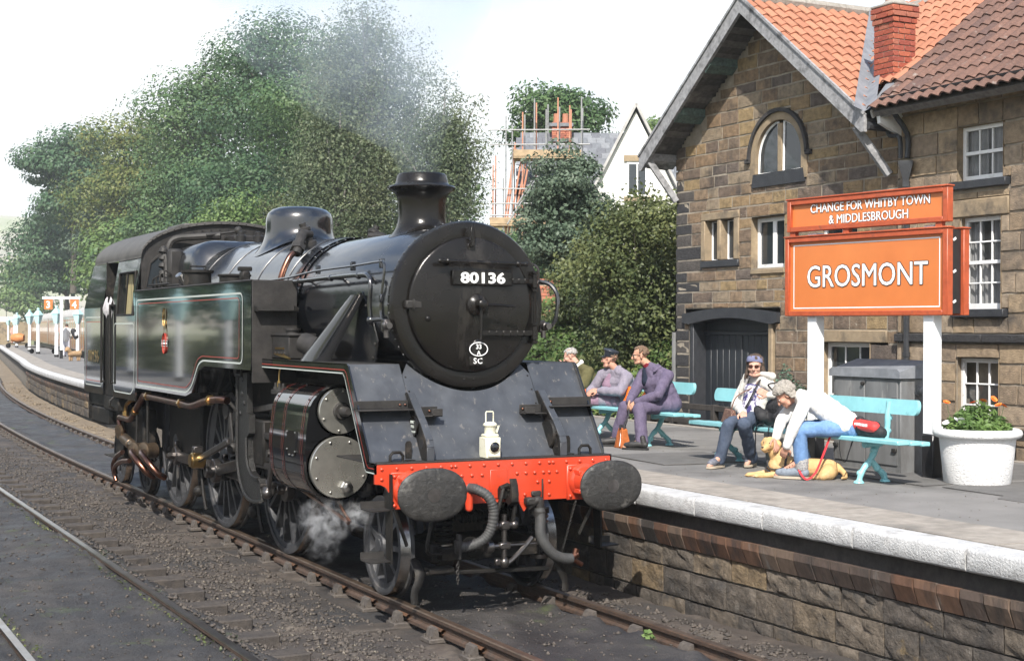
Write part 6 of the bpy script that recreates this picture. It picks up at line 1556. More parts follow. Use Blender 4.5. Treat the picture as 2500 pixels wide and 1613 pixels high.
# ---------------------------------------------------------------- platform furniture
M_orange = mat('sign_orange', [(.55, .165, .045), (.58, .185, .052)], rough=.38, scale=1.5, spec=.5, var=.05)
M_orange_d = mat('sign_frame_red', [(.36, .07, .026), (.42, .085, .032)], rough=.45, scale=5, bump=.15, bscale=40, var=.15, dirt=((.16, .05, .03), .12, 7))
M_postw = mat('white_post_paint', [(.80, .82, .84), (.76, .79, .82)], rough=.45, scale=3, var=.04, dirt=((.5, .48, .45), .04, 7))
M_postb = mat('black_post_paint', [(.012, .012, .014), (.02, .02, .022)], rough=.35, scale=6, bump=.1, bscale=30, var=.2)
M_outline = mat('letter_outline', (.02, .015, .02), rough=.5, var=0)
M_letter = mat('letter_white', (.84, .84, .86), rough=.4, var=.02)

sign = local(thing('station_sign', (4.669, 1.365, PZ), 'large orange GROSMONT station name sign on two white posts with black feet', 'sign', rotz=-1.4383))
def SB(name, mb, m, par=None, **k): return mb.build(name, m, par or sign, **k)
z0 = PZ
for x in (-.07, 1.566):
 b = MB(); b.b2((x - .07, .0, .45), (x + .07, .14, 2.62), .012); po = SB('post', b, M_postw)
 b = MB(); b.b2((x - .077, -.007, 0), (x + .077, .147, .455), .012); b.build('post_foot', M_postb, po)
def board(yf, s, parent_name, zlo, zhi, xl, xr):
 b = MB(); w = .055
 d0, d1 = (yf - .05, yf + .04) if s < 0 else (yf - .04, yf + .05)
 b.b2((xl, d0, zlo), (xl + w, d1, zhi), .006); b.b2((xr - w * 1.2, d0, zlo), (xr, d1, zhi), .006)
 b.b2((xl + w, d0, zhi - w), (xr - w * 1.2, d1, zhi), .006); b.b2((xl + w, d0, zlo), (xr - w * 1.2, d1, zlo + w), .006)
 f = SB(parent_name, b, M_orange_d)
 q = MB(); q.b2((xl + w, yf - .012, zlo + w), (xr - w * 1.2, yf + .012, zhi - w)); q.build('panel', M_orange, f)
 q = MB(); q.b2((xl - .012, d0 - .012, zhi), (xr + .012, d1 + .012, zhi + .018), .005); q.build('capping', M_orange_d, f)
 return f
XL, XR = -.44, 1.85
f1 = board(0.0, -1, 'name_board', 2.60 - z0, 3.49 - z0, XL, XR)
f2 = board(0.0, -1, 'top_board', 3.555 - z0, 3.915 - z0, XL + .03, XR)
b1 = board(.25, 1, 'rear_board', 2.60 - z0, 3.49 - z0, XL, XR)
for x in (XL + .06, .42, 1.68): SB('spacer', MB().b2((x, -.03, 3.49 - z0), (x + .08, .03, 3.555 - z0)), M_orange_d)
b = MB(); b.b2((XR - .05, .045, 2.62 - z0), (XR - .035, .205, 3.48 - z0)); b.b2((XL + .035, .045, 2.62 - z0), (XL + .05, .205, 3.48 - z0)); SB('end_infill', b, M_postb)
for zz in (2.74, 3.05, 3.38): SB('clip', MB().box((XR - .03, .10, zz - z0), (.012, .05, .025), .003, Matrix.Rotation(.5, 3, 'X')), M_wpaint)
b = MB(); q0, q1, zl, zh = -.335, 1.73, 2.685 - z0, 3.405 - z0
for a in ((q0, q1, zl, zl + .012), (q0, q1, zh - .012, zh), ): b.quad((a[0], -.0145, a[2]), (a[1], -.0145, a[2]), (a[1], -.0145, a[3]), (a[0], -.0145, a[3]))
for a in (q0, q1 - .012): b.quad((a, -.0145, zl + .012), (a + .012, -.0145, zl + .012), (a + .012, -.0145, zh - .012), (a, -.0145, zh - .012))
b.build('white_border', M_letter, f1, smooth=0)
def letters(body, size, cx, z, width, par, off, out):
 for nm, m, r, yy in (('letter_outline', M_outline, off + out, -.0145), ('letters', M_letter, off, -.0185)):
  o = put_text(nm, body, size, m, par, (cx, yy, z - z0), '-y', width=width, ext=.0004)
  me = o.data; vv = np.zeros(len(me.vertices) * 3); me.vertices.foreach_get('co', vv); vv = vv.reshape(-1, 3); ff = [list(p.vertices) for p in me.polygons]; q = MB()
  for i, a in enumerate(np.linspace(0, 2 * pi, 13)[:-1]): q.add(vv + np.array([cos(a) * r, sin(a) * r, i * .0002]), ff)
  o.data = q.mesh(nm, smooth=0); o.data.materials.append(m)
letters('GROSMONT', .345, .73, 2.925, 1.69, f1, .0012, .0085)
letters('CHANGE FOR WHITBY TOWN', .137, .765, 3.758, 1.67, f2, .0008, .004)
letters('& MIDDLESBROUGH', .137, .76, 3.622, 1.11, f2, .0008, .004)

# benches: cast legs shaped like branches, turquoise planks
M_teal = mat('turquoise_paint', [(.215, .49, .53), (.25, .54, .58)], rough=.4, scale=3, spec=.5, var=.07, bump=.08, bscale=30, dirt=((.10, .28, .30), .08, 5))
def bench(y0, y1, x, legs, label):
 """seat front edge at x, running from y0 to y1 along the platform"""
 root = thing('platform_bench', (x + .2, (y0 + y1) / 2, PZ), label, 'bench', 'turquoise platform benches')
 b = MB(); b.b2((x, y0, 1.333), (x + .16, y1, 1.378), .008); b.build('seat_plank', M_teal, root)
 b = MB(); b.b2((x + .168, y0, 1.325), (x + .30, y1, 1.368), .008); b.build('seat_plank', M_teal, root)
 b = MB(); b.b2((x + .308, y0, 1.315), (x + .42, y1, 1.358), .008); b.build('seat_plank', M_teal, root)
 yb0, yb1 = y0 + .20, y1 + .10; n = 8
 pl = [(yb0 + .05, 1.60), (yb1 - .05, 1.60)] + [(yb1 - .05 + .05 * sin(t), 1.675 - .075 * cos(t)) for t in np.linspace(.2, pi - .2, n)] + [(yb1 - .05, 1.75), (yb0 + .05, 1.75)] + [(yb0 + .05 - .05 * sin(t), 1.675 + .075 * cos(t)) for t in np.linspace(.2, pi - .2, n)]
 b = MB(); b.prism(pl, 'yz', x + .44, x + .48)
 b.v = [(p[0] + (p[2] - 1.675) * .18, p[1], p[2]) for p in b.v]; b.build('back_plank', M_teal, root, smooth=30)
 for yl in legs:
  b = MB(); kn = [.036, .030, .036, .029, .034, .030, .033, .028, .036]
  b.tube([Vector(p) for p in ((x + .30, yl, 1.31), (x + .25, yl, 1.22), (x + .20, yl, 1.14), (x + .12, yl, 1.06), (x + .075, yl, .99), (x + .06, yl, .93))], kn, 8, sub=5)
  b.tube([Vector(p) for p in ((x + .20, yl, 1.15), (x + .28, yl, 1.07), (x + .35, yl, 1.01), (x + .385, yl, .96), (x + .39, yl, .93))], kn, 8, sub=5)
  b.tube([Vector(p) for p in ((x + .12, yl, 1.30), (x + .28, yl, 1.30), (x + .38, yl, 1.33), (x + .42, yl, 1.45), (x + .43, yl, 1.60), (x + .455, yl, 1.72))], kn, 8, sub=5)
  for px_, pz in ((x + .165, 1.10), (x + .09, 1.01), (x + .30, 1.055), (x + .372, .985), (x + .41, 1.43), (x + .43, 1.56), (x + .25, 1.235)):
   b.ball((px_ + random.uniform(-.02, .02), yl + random.uniform(-.012, .012), pz), (.040, .034, .036), 8, 5)
  for px_ in (x + .055, x + .392): b.lathe([(.055, .917), (.05, .932), (.03, .945)], (px_, yl, 0), 'z', 12)
  b.build('leg', M_teal, root, smooth=60)
 return root
bench(-.87, 2.70, 3.86, (-.25, 2.22), 'nearer turquoise platform bench where the two women sit beside the station sign')
bench(3.91, 8.05, 4.45, (4.60, 5.95, 7.3), 'farther turquoise platform bench where three men sit beside the bushes')

# grey lead-topped cabinet
M_cab = mat('weathered_grey_steel', [(.125, .13, .135), (.18, .18, .18)], rough=.6, scale=3, aniso=.25, bump=.15, bscale=25, var=.2, dirt=[((.09, .085, .08), .3, 2.6, .4), ((.36, .35, .33), .07, 6, .3)])
cab_ = thing('grey_cabinet', (5.2, .86, PZ), 'weathered grey steel cabinet with lead-capped lid behind the nearer bench', 'cabinet')
cx0, cx1, cy0, cy1 = 4.95, 5.42, .30, 1.40
b = MB(); b.b2((cx0, cy0, PZ), (cx1, cy1, 1.93), .008); b.build('case', M_cab, cab_)
b = MB(); b.prism([(cy0 - .03, 1.93), (cy1 + .03, 1.93), (cy1 + .03, 2.0), (cy1 - .02, 2.03), (cy0 + .02, 2.03), (cy0 - .03, 2.0)], 'yz', cx0 - .04, cx1 + .03)
b.add([(cx0 - .04, cy0 - .03, 2.0), (cx0 - .04, cy1 + .03, 2.0), (cx1 - .1, cy1 + .03, 2.12), (cx1 - .1, cy0 - .03, 2.12), (cx1 + .03, cy0 - .03, 2.0), (cx1 + .03, cy1 + .03, 2.0)], [(0, 3, 2, 1), (3, 4, 5, 2), (0, 4, 3), (1, 2, 5)])
b.build('lid', M_lead, cab_, smooth=20)
for y0_, y1_ in ((cy0 + .04, .835), (.865, cy1 - .04)):
 b = MB(); b.b2((cx0 - .014, y0_, PZ + .08), (cx0, y1_, 1.90), .004); dr_ = b.build('cabinet_door', M_cab, cab_)
 for z in (1.16, 1.70):
  yh = y0_ + .03 if y0_ < .8 else y1_ - .03
  MB().box((cx0 - .025, yh, z), (.03, .07, .04), .006).build('hinge', M_dusty, dr_)
b = MB(); b.lathe([(.022, 0), (.022, .03), (.012, .035)], (cx0 - .01, .88, 1.86), (-1, 0, 0), 10); b.build('lock', M_dusty, cab_)
b = MB(); b.tube([Vector(p) for p in ((cx0 + .25, cy0 - .0, 1.80), (cx0 + .25, cy0 - .08, 1.80), (cx0 + .25, cy0 - .13, 1.74), (cx0 + .25, cy0 - .14, 1.60), (cx0 + .25, cy0 - .14, .95))], .045, 10, sub=4); b.cyl((cx0 + .25, cy0 + .01, 1.80), (cx0 + .25, cy0 - .02, 1.80), .065, n=12); b.build('cable_duct', M_cab, cab_)

# white round tub with marigolds
M_tub = mat('white_rendered_tub', [(.80, .80, .80), (.84, .84, .84)], rough=.8, scale=6, bump=1.0, bscale=60, var=.03, dirt=((.55, .52, .48), .05, 6))
M_soil = mat('soil', [(.03, .022, .016), (.06, .045, .03)], rough=.95, scale=20, bump=.6, bscale=60)
tub = thing('flower_tub', (5.0, -.76, PZ), 'white round concrete tub planted with orange marigolds right of the sign', 'planter')
b = MB(); b.lathe([(.315, .915), (.325, .93), (.355, 1.20), (.37, 1.355), (.375, 1.37), (.40, 1.375), (.425, 1.39), (.435, 1.42), (.425, 1.45), (.40, 1.465), (.375, 1.46), (.355, 1.43), (.35, 1.40)], (5.0, -.76, 0), 'z', 48, caps=False); b.build('tub', M_tub, tub, smooth=60)
b = MB(); b.lathe([(.36, 1.41), (.001, 1.43)], (5.0, -.76, 0), 'z', 24, caps=False); b.build('soil', M_soil, tub)

def leaf_cloud(n, pos, nrm, smin, smax, rng, asp=.55, jit=.6):
 """n leaf quads (rhombs) at positions with normals jittered"""
 d = nrm + rng.normal(0, jit, (n, 3)); d /= np.linalg.norm(d, axis=1, keepdims=True) + 1e-9
 a = rng.normal(0, 1, (n, 3)); u = np.cross(d, a); u /= np.linalg.norm(u, axis=1, keepdims=True) + 1e-9; v = np.cross(d, u)
 s = rng.uniform(smin, smax, (n, 1)); w = s * asp
 V = np.stack([pos - u * s, pos + v * w - u * s * .1, pos + u * s, pos - v * w - u * s * .1], 1).reshape(-1, 3)
 F = np.arange(n * 4, dtype=np.int32).reshape(-1, 4)
 return V, F
L_bed = leaf_mat('bedding_leaf', [(.07, .13, .035), (.12, .20, .055), (.18, .27, .08)], .3, 6)
r_ = np.random.default_rng(11)
def mound(cx, cy, z, R, h, n, smin, smax, name, m, parent, rng=r_, label=None, asp=.4):
 th = rng.uniform(0, 2 * pi, n); rr2 = R * np.sqrt(rng.random(n)); hh = rng.random(n) ** .7
 top = h * (1 - (rr2 / R) ** 2 * .75) * (1 + .35 * vnoise(cx + rr2 * np.cos(th) * 1.0, cy + rr2 * np.sin(th), R * .4, 33))
 pos = np.stack([cx + rr2 * np.cos(th), cy + rr2 * np.sin(th), z + top * hh], 1)
 nr = np.stack([np.cos(th) * .6, np.sin(th) * .6, np.ones(n) * .8], 1)
 V, F = leaf_cloud(n, pos, nr, smin, smax, rng, asp)
 return np_mesh(name, V, F, m, parent=parent, label=label)
mound(5.0, -.76, 1.42, .33, .30, 2200, .014, .042, 'foliage', L_bed, tub)
M_mari = mat('marigold_petal', [(.75, .22, .02), (.70, .12, .015), (.85, .38, .04)], rough=.6, scale=60, var=.2)
fl = MB()
for a in range(14):
 t = a / 14 * 2 * pi
 for ring_, (r0, h0) in enumerate(((.030, .004), (.019, .010))): fl.add([(0, 0, .0), (r0 * cos(t - .25), r0 * sin(t - .25), h0), (r0 * 1.12 * cos(t), r0 * 1.12 * sin(t), h0 + .004), (r0 * cos(t + .25), r0 * sin(t + .25), h0)], [(0, 1, 2, 3)])
flm = fl.mesh('marigold', smooth=0); flm.materials.append(M_mari)
wfm = fl.mesh('white_flower', smooth=0); wfm.materials.append(M_letter)
M_stem = mat('green_stem', (.05, .10, .03), rough=.7)
for i, (dx, dy, dz, nm) in enumerate([(-.24, .18, .30, 0), (-.06, .0, .30, 0), (.02, -.06, .32, 0), (.0, -.28, .29, 0), (.05, -.30, .28, 0), (-.28, -.06, .14, 1), (-.27, .01, .13, 1), (.1, -.12, .34, 0), (-.3, .12, .10, 1)]):
 f = piece('marigold' if nm == 0 else 'white_flower', flm if nm == 0 else wfm, tub, (5.0 + dx, -.76 + dy, 1.42 + dz), (1.15,) * 3, (random.uniform(-.5, .1), random.uniform(-.9, -.2), random.uniform(0, 6)))
 MB().tube([(5.0 + dx * .8, -.76 + dy * .8, 1.43), (5.0 + dx, -.76 + dy, 1.42 + dz)], .003, 4).build('stem', M_stem, tub)

# square planter with a small conifer behind the nearer bench
pl = thing('square_planter', (4.62, 1.75, PZ), 'chipped pale planter with small blue-green shrub behind the nearer bench', 'planter')
b = MB(); b.prism([(4.44, PZ), (4.80, PZ), (4.86, 1.50), (4.38, 1.50)], 'xz', 1.53, 1.97); b.build('planter_box', mat('chipped_white', [(.50, .49, .46), (.58, .57, .54)], rough=.8, scale=5, bump=.4, bscale=30, var=.1, dirt=((.12, .11, .10), .2, 9)), pl)
L_con = leaf_mat('conifer_leaf', [(.04, .085, .055), (.08, .15, .10), (.12, .20, .14)], .2, 8)
mound(4.62, 1.75, 1.45, .27, .52, 2600, .010, .026, 'foliage', L_con, pl)

# low dark rail fences
M_creo = mat('creosoted_timber', [(.022, .019, .017), (.045, .038, .032)], rough=.8, scale=8, bump=.3, bscale=60, var=.3, aniso=.3)
fn = thing('low_rail_fence', (7.35, 7.6, .35), 'low dark timber rail fence in front of the black coach doors', 'fence')
for yy in (9.0, 8.3, 7.15, 6.6): MB().b2((7.30, yy - .05, .25), (7.40, yy + .05, 1.28), .01).build('post', M_creo, fn)
for z in (1.22, .98):
 b = MB(); bar(b, (7.33, 10.6, z + .02), (7.33, 6.55, z), .05, .09, .008); b.build('rail', M_creo, fn)
bar(MB(), (7.35, 6.95, .95), (7.35, 6.6, 1.2), .05, .06).build('brace', M_creo, fn)
fn2 = thing('low_rail_fence', (7.15, 0., .35), 'low black timber rail under the sash windows behind the white tub', 'fence')
for yy in (2.6, .9, -.7): MB().b2((7.12, yy - .05, .25), (7.22, yy + .05, 1.26), .01).build('post', M_creo, fn2)
b = MB(); b.b2((7.08, -2.5, 1.17), (7.13, 2.9, 1.30), .008); b.build('rail', M_creo, fn2)
b = MB(); b.b2((7.08, -2.5, .80), (7.13, 2.9, .92), .008); b.build('rail', M_creo, fn2)
b = MB(); b.tube([(7.62, 8.70, .3), (7.62, 8.70, 2.4)], .04, 8); b.build('drainpipe', M_cab, None, base=(7.62, 8.7, .3), label='thin grey drainpipe standing at the left corner of the gable wall', cat='pipe')
# ---------------------------------------------------------------- people and the dog
from mathutils import noise as mno
def fuse(name, mb, m, parent, voxel=.008, it=5, folds=0., fscale=9., label=None, stretch=(1, 1, .5)):
 """one continuous skin grown over overlapping shapes"""
 root = parent
 off = root.location if root is not None else (0, 0, 0)
 me = mb.mesh('tmp', (0, 0, 0), 0); fix_normals(me)
 o = bpy.data.objects.new('tmp', me); COL.objects.link(o)
 r = o.modifiers.new('r', 'REMESH'); r.mode = 'VOXEL'; r.voxel_size = voxel
 s = o.modifiers.new('s', 'SMOOTH'); s.iterations = it; s.factor = .5
 dg = bpy.context.evaluated_depsgraph_get(); out = bpy.data.meshes.new_from_object(o.evaluated_get(dg))
 bpy.data.objects.remove(o); bpy.data.meshes.remove(me)
 n = len(out.vertices); co = np.zeros(n * 3, dtype=np.float32); out.vertices.foreach_get('co', co); co = co.reshape(-1, 3)
 if folds:
  nr = np.zeros(n * 3, dtype=np.float32); out.vertices.foreach_get('normal', nr); nr = nr.reshape(-1, 3)
  d = np.array([mno.noise((c[0] * fscale * stretch[0], c[1] * fscale * stretch[1], c[2] * fscale * stretch[2])) + .5 * abs(mno.noise((c[0] * fscale * 2.2, c[1] * fscale * 2.2, c[2] * fscale * 1.1 + 7))) for c in co.tolist()], dtype=np.float32)
  co = co + nr * (d * folds)[:, None]
 co = co - np.array(off, dtype=np.float32)
 out.vertices.foreach_set('co', co.ravel()); out.polygons.foreach_set('use_smooth', np.ones(len(out.polygons), dtype=bool)); out.update()
 out.name = name; out.materials.clear(); out.materials.append(m)
 ob = bpy.data.objects.new(name, out); COL.objects.link(ob); ob.parent = parent
 return tag(ob, label)

V = Vector
def cap(b, p0, p1, r0, r1=None, n=14, flat=None):
 p0, p1 = V(p0), V(p1); r1 = r0 if r1 is None else r1; d = p1 - p0; L = max(d.length, 1e-4)
 k = [(.001, -r0)] + [(r0 * cos(t), r0 * sin(t)) for t in np.linspace(-1.2, 0, 4)] + [(r1 * cos(t), L + r1 * sin(t)) for t in np.linspace(0, 1.2, 4)] + [(.001, L + r1)]
 return b.lathe(k, p0, d, n, caps=False, ell=flat or (1, 1))
def chain(b, pts, rs):
 for (p, q), (r, s) in zip(zip(pts, pts[1:]), zip(rs, rs[1:])): cap(b, p, q, r, s)
def axes(f, up=(0, 0, 1)):
 F = V(f).normalized(); R = F.cross(V(up)).normalized(); U = R.cross(F).normalized(); return F, R, U
def ell(b, c, r, F, R, U, n=16, m=10):
 b.ball(c, r, n, m, Matrix((R, F, U)).transposed())
def head_shape(b, c, f, k=1.0, up=(0, 0, 1), jaw=1.0):
 F, R, U = axes(f, up); c = V(c); P_ = lambda r, f_, u: c + (R * r + F * f_ + U * u) * k
 ell(b, P_(0, -.010, .035), (.074 * k, .094 * k, .082 * k), F, R, U)
 ell(b, P_(0, .022, -.035), (.060 * k * jaw, .068 * k, .078 * k), F, R, U)
 b.ball(P_(0, .066, -.092), .024 * k, 10, 6)
 cap(b, P_(0, .090, .018), P_(0, .112, -.028), .009 * k, .014 * k); 
 for s in (-1, 1):
  b.ball(P_(s * .013, .100, -.031), .010 * k, 8, 5); b.ball(P_(s * .038, .062, -.022), .030 * k, 10, 6); cap(b, P_(s * .014, .086, .026), P_(s * .05, .072, .026), .011 * k, .009 * k)
  ell(b, P_(s * .076, -.010, -.008), (.010 * k, .020 * k, .034 * k), F, R, U, 8, 6); cap(b, P_(s * .05, .03, -.085), P_(s * .02, .062, -.095), .018 * k)
 cap(b, P_(-.02, .083, -.058), P_(.02, .083, -.058), .008 * k); cap(b, P_(-.016, .081, -.068), P_(.016, .081, -.068), .009 * k)
 return P_, (F, R, U)
def face_bits(root, P_, k, eye=(.05, .035, .03), axes_=None):
 F, R, U = axes_
 for s in (-1, 1):
  b = MB(); b.ball(P_(s * .031, .076, .008), .0125 * k, 10, 6); e = b.build('eye', M_eye, root)
  b = MB(); b.ball(P_(s * .031, .0865, .008), .0055 * k, 8, 5); b.build('iris', M_iris, e)
 b = MB(); ell(b, P_(0, .0895, -.0585), (.016 * k, .004 * k, .004 * k), F, R, U, 10, 5); ell(b, P_(0, .088, -.067), (.013 * k, .004 * k, .0045 * k), F, R, U, 10, 5); b.build('lips', M_lip, root)
def hand(b, w, d, n, curl=.5, k=1.0, fist=False, thumb=1):
 """palm from wrist w along d, n: back-of-hand direction; five separate bent fingers"""
 D = V(d).normalized(); N = (V(n) - D * V(n).dot(D)).normalized(); S = D.cross(N) * thumb; w = V(w)
 pc = w + D * .05 * k
 for i in range(4): cap(b, w + S * (.026 - .017 * i) * k * .8, w + D * .085 * k + S * (.030 - .020 * i) * k, .016 * k, .012 * k, 8)
 c = 1.25 if fist else curl
 for i, L in enumerate((.072, .080, .074, .058)):
  p = w + D * .088 * k + S * (.031 - .0205 * i) * k; a = 0; seg = (.45, .32, .25)
  for j, sg in enumerate(seg):
   a += c * (.55 if j == 0 else .75); q = p + (D * cos(a) - N * sin(a)) * L * sg * k; cap(b, p, q, (.0092 - .0009 * j) * k, (.0086 - .0010 * j) * k, 8); p = q
 t0 = w + D * .022 * k + S * .028 * k; t1 = t0 + (D * .6 + S * .75 - N * .2).normalized() * .042 * k; t2 = t1 + (D * .92 + S * .1 - N * .35 * (1 + c)).normalized() * .034 * k; t3 = t2 + (D * .8 - S * .25 * c - N * .3).normalized() * .026 * k
 chain(b, [t0, t1, t2, t3], [.015 * k, .0125 * k, .011 * k, .0085 * k])
SKIN = lambda nm, c: mat(nm, [c, tuple(v * .86 for v in c)], rough=.68, scale=14, sub=.05, var=.12, spec=.25)
M_skin1 = SKIN('skin_fair', (.56, .33, .25)); M_skin2 = SKIN('skin_ruddy', (.52, .28, .20)); M_skin3 = SKIN('skin_tanned', (.50, .28, .19))
M_eye = mat('eye_white', (.70, .68, .66), rough=.2, var=0); M_iris = mat('iris', (.03, .022, .02), rough=.15, var=0); M_lip = mat('lips', (.42, .17, .15), rough=.45, var=.05)
CL = lambda nm, a, b_=None, bs=220, **k: mat(nm, [a, b_ or tuple(v * .8 for v in a)], rough=.9, scale=14, bump=.25, bscale=bs, var=.12, spec=.2, **k)
M_fleece = CL('cream_fleece', (.66, .64, .60), (.60, .58, .54)); M_jersey = CL('white_jersey', (.74, .73, .70), (.69, .67, .64)); M_denim = CL('dark_denim', (.055, .075, .115), (.085, .105, .15)); M_blue_denim = CL('blue_denim', (.12, .22, .42), (.17, .29, .50))
M_over = CL('faded_purple_overalls', (.095, .078, .128), (.135, .112, .17)); M_over2 = CL('grey_lilac_jacket', (.20, .185, .235), (.26, .235, .28)); M_over3 = CL('mauve_trousers', (.21, .135, .19), (.26, .175, .23)); M_olive = CL('olive_pullover', (.085, .078, .035), (.115, .105, .05))
M_boot = mat('black_boot_leather', [(.018, .017, .017), (.035, .033, .032)], rough=.55, scale=15, bump=.2, bscale=80); M_navy = CL('navy_cloth', (.012, .017, .032), (.02, .026, .045)); M_maroon = CL('maroon_shirt', (.16, .012, .022))
M_hairg = mat('grey_hair', [(.22, .20, .17), (.40, .37, .33), (.30, .27, .23)], rough=.6, scale=40, bump=.8, bscale=160, var=.3); M_hairb = mat('brown_hair', [(.05, .032, .022), (.09, .06, .04)], rough=.55, scale=30, bump=.6, bscale=140, var=.3); M_hairs = mat('short_brown_hair', [(.13, .08, .05), (.20, .13, .085)], rough=.6, scale=40, bump=.7, bscale=200, var=.3); M_hairw = mat('white_hair', [(.30, .285, .27), (.48, .46, .44)], rough=.6, scale=45, bump=.8, bscale=170, var=.3)
M_blackcl = CL('black_nylon', (.012, .012, .014), (.022, .022, .025), spec=None) if False else mat('black_nylon', [(.011, .011, .013), (.024, .024, .027)], rough=.7, scale=10, bump=.3, bscale=90, var=.25)
M_hiviz = CL('orange_hi_vis', (.85, .17, .02), (.80, .14, .02)); M_specs = mat('spectacle_frame', (.02, .015, .015), rough=.3, var=0); M_shade = glass_mat('sunglass_lens', (.05, .018, .012), .05)

def curls(b, P_, pts, r, rng, n=1):
 for p in pts: b.ball(P_(*p), r * rng.uniform(.8, 1.25), 8, 5)
def cap_hair(b, P_, FRU, k, back=-.10, fr=.075, lo=-.02, grow=.010, seed=1, rough=.010, n=170, size=.022, lift=0.):
 F, R, U = FRU; rg = np.random.default_rng(seed)
 for i in range(n):
  t = rg.uniform(0, 2 * pi); v = rg.uniform(-.25, 1.0)
  r_, f_, u_ = .076 * cos(t) * sqrt(max(0, 1 - max(0, v) ** 2)), .096 * sin(t) * sqrt(max(0, 1 - max(0, v) ** 2)), .083 * v
  if f_ > .03 and v < .62 + lift: continue
  if f_ > -.0 and v < .1: continue
  if f_ > -.045 and v < -.05: continue
  b.ball(P_(r_ * (1 + grow * 8), f_ * (1 + grow * 6) - .012, u_ * (1 + grow * 6) + .035), size * k * rg.uniform(.7, 1.3) + rough * rg.random() * .3, 7, 5)
def shoe(b, heel, toe, w=.046, h=.08):
 heel, toe = V(heel), V(toe); d = (toe - heel); L = d.length; d.normalize(); z = V((0, 0, 1))
 chain(b, [heel + z * .035, heel + d * L * .35 + z * .04, heel + d * L * .7 + z * .03, heel + d * (L - .02) + z * .026], [w * .92, w * .95, w, w * .72]); cap(b, heel + z * .04 + d * .015, heel + z * (h + .04) + d * .03, w * .95, w * .8)
def sole(root, heel, toe, m, z=.918, w=.05):
 heel, toe = V(heel), V(toe); d = (toe - heel).normalized(); s = V((-d.y, d.x, 0)); L = (toe - heel).length; o = []
 for t, ww in ((-.045, .5), (-.03, .85), (.2 * L, .9), (.55 * L, .92), (.8 * L, 1.08), (.97 * L, .8), (L + .03, .35)): o.append((heel + d * t, ww * w))
 P2 = [(p + s * q) for p, q in o] + [(p - s * q) for p, q in o[::-1]]
 b = MB(); b.prism([(p.x, p.y) for p in P2], 'xy', z, z + .024); return b.build('sole', m, root)
M_sole_l = mat('pale_sole', (.42, .36, .28), rough=.8); M_sole_d = mat('dark_sole', (.02, .02, .02), rough=.8)

def seated(J, root, skin, top, trous, shoe_m, trunk=(.15, .165), k=1.0, sole_m=None, jacket=.0, folds=.010, arm=.052, leg=.082, skirt=None, topname='jacket', hands=None, jaw=1.0, up=(0, 0, 1)):
 b = MB(); P_, FRU = head_shape(b, J['head'], J['face'], k, up, jaw)
 chain(b, [V(J['head']) + FRU[2] * -.06 * k - FRU[0] * .025, J['neck']], [.052 * k, .058 * k])
 chain(b, [J['neck'], V(J['chest']), V(J['hip'])], [.06, .10, .11]); 
 for s in 'RL':
  chain(b, [J['neck'], J['sh' + s], J['el' + s], J['wr' + s]], [.05, .045, .036, .027])
  chain(b, [J['hip'], J['hp' + s], J['kn' + s], J['an' + s]], [.08, .07, .05, .035]); chain(b, [J['an' + s], J['toe' + s]], [.035, .028])
  h = (hands or {}).get(s, {}); w = V(J['wr' + s]); hand(b, w, V(J['ha' + s]) - w, h.get('n', (0, 0, 1)), h.get('curl', .5), k * h.get('k', 1.0), h.get('fist', False), h.get('thumb', 1 if s == 'R' else -1))
 body = fuse('body', b, skin, root, .0062, 3)
 face_bits(body, P_, k, axes_=FRU)
 b = MB(); chest, hip, neck = V(J['chest']), V(J['hip']), V(J['neck'])
 ax_ = (V(J['shR']) - V(J['shL'])).normalized()
 for t in np.linspace(0, 1, 5):
  c = hip.lerp(chest, t); wd = trunk[0] + (trunk[1] - trunk[0]) * t
  cap(b, c - ax_ * wd * .55, c + ax_ * wd * .55, trunk[0] * .82 + jacket)
 cap(b, chest - ax_ * .06, neck - V((0, 0, .03)), .11 + jacket, .075); cap(b, chest + ax_ * .06, neck - V((0, 0, .03)), .11 + jacket, .075)
 cap(b, chest, neck, .10, .066 + jacket * .5)
 for s in 'RL': cap(b, neck.lerp(V(J['sh' + s]), .15) + V((0, 0, .0)), V(J['sh' + s]) + V((0, 0, .01)), .07, .062 + jacket)
 for s in 'RL':
  cap(b, chest.lerp(neck, .5), J['sh' + s], .085, .07 + jacket); w = V(J['wr' + s]); e = V(J['el' + s])
  chain(b, [J['sh' + s], e, w.lerp(e, .06)], [arm + .018 + jacket, arm + .006 + jacket, arm - .008 + jacket * .6])
 if skirt:
  for s in 'RL': cap(b, hip, V(J['hp' + s]).lerp(V(J['kn' + s]), skirt), .11 + jacket, .098)
 tp = fuse(topname, b, top, root, .009, 4, folds, 13)
 b = MB(); cap(b, V(J['hpR']), V(J['hpL']), .115, .115)
 for s in 'RL':
  a = V(J['an' + s]); kn = V(J['kn' + s]); cap(b, J['hp' + s], kn, .098, leg - .012, flat=None); cap(b, kn, a.lerp(kn, -.06), leg - .008, leg - .018)
 tr = fuse('trousers', b, trous, root, .009, 4, folds, 12)
 for s in 'RL':
  if shoe_m is None: continue
  b = MB(); shoe(b, J['heel' + s], J['toe' + s], J.get('w', .046), J.get('h', .08)); sh_ = fuse('shoe', b, shoe_m, root, .006, 3)
  sole(root, J['heel' + s], J['toe' + s], sole_m or M_sole_d, z=min(V(J['heel' + s]).z, V(J['toe' + s]).z) - .032 + .003)
 return P_, FRU, body, tp, tr
def person(loc, label, group=None): return thing('person', loc, label, 'person', group)
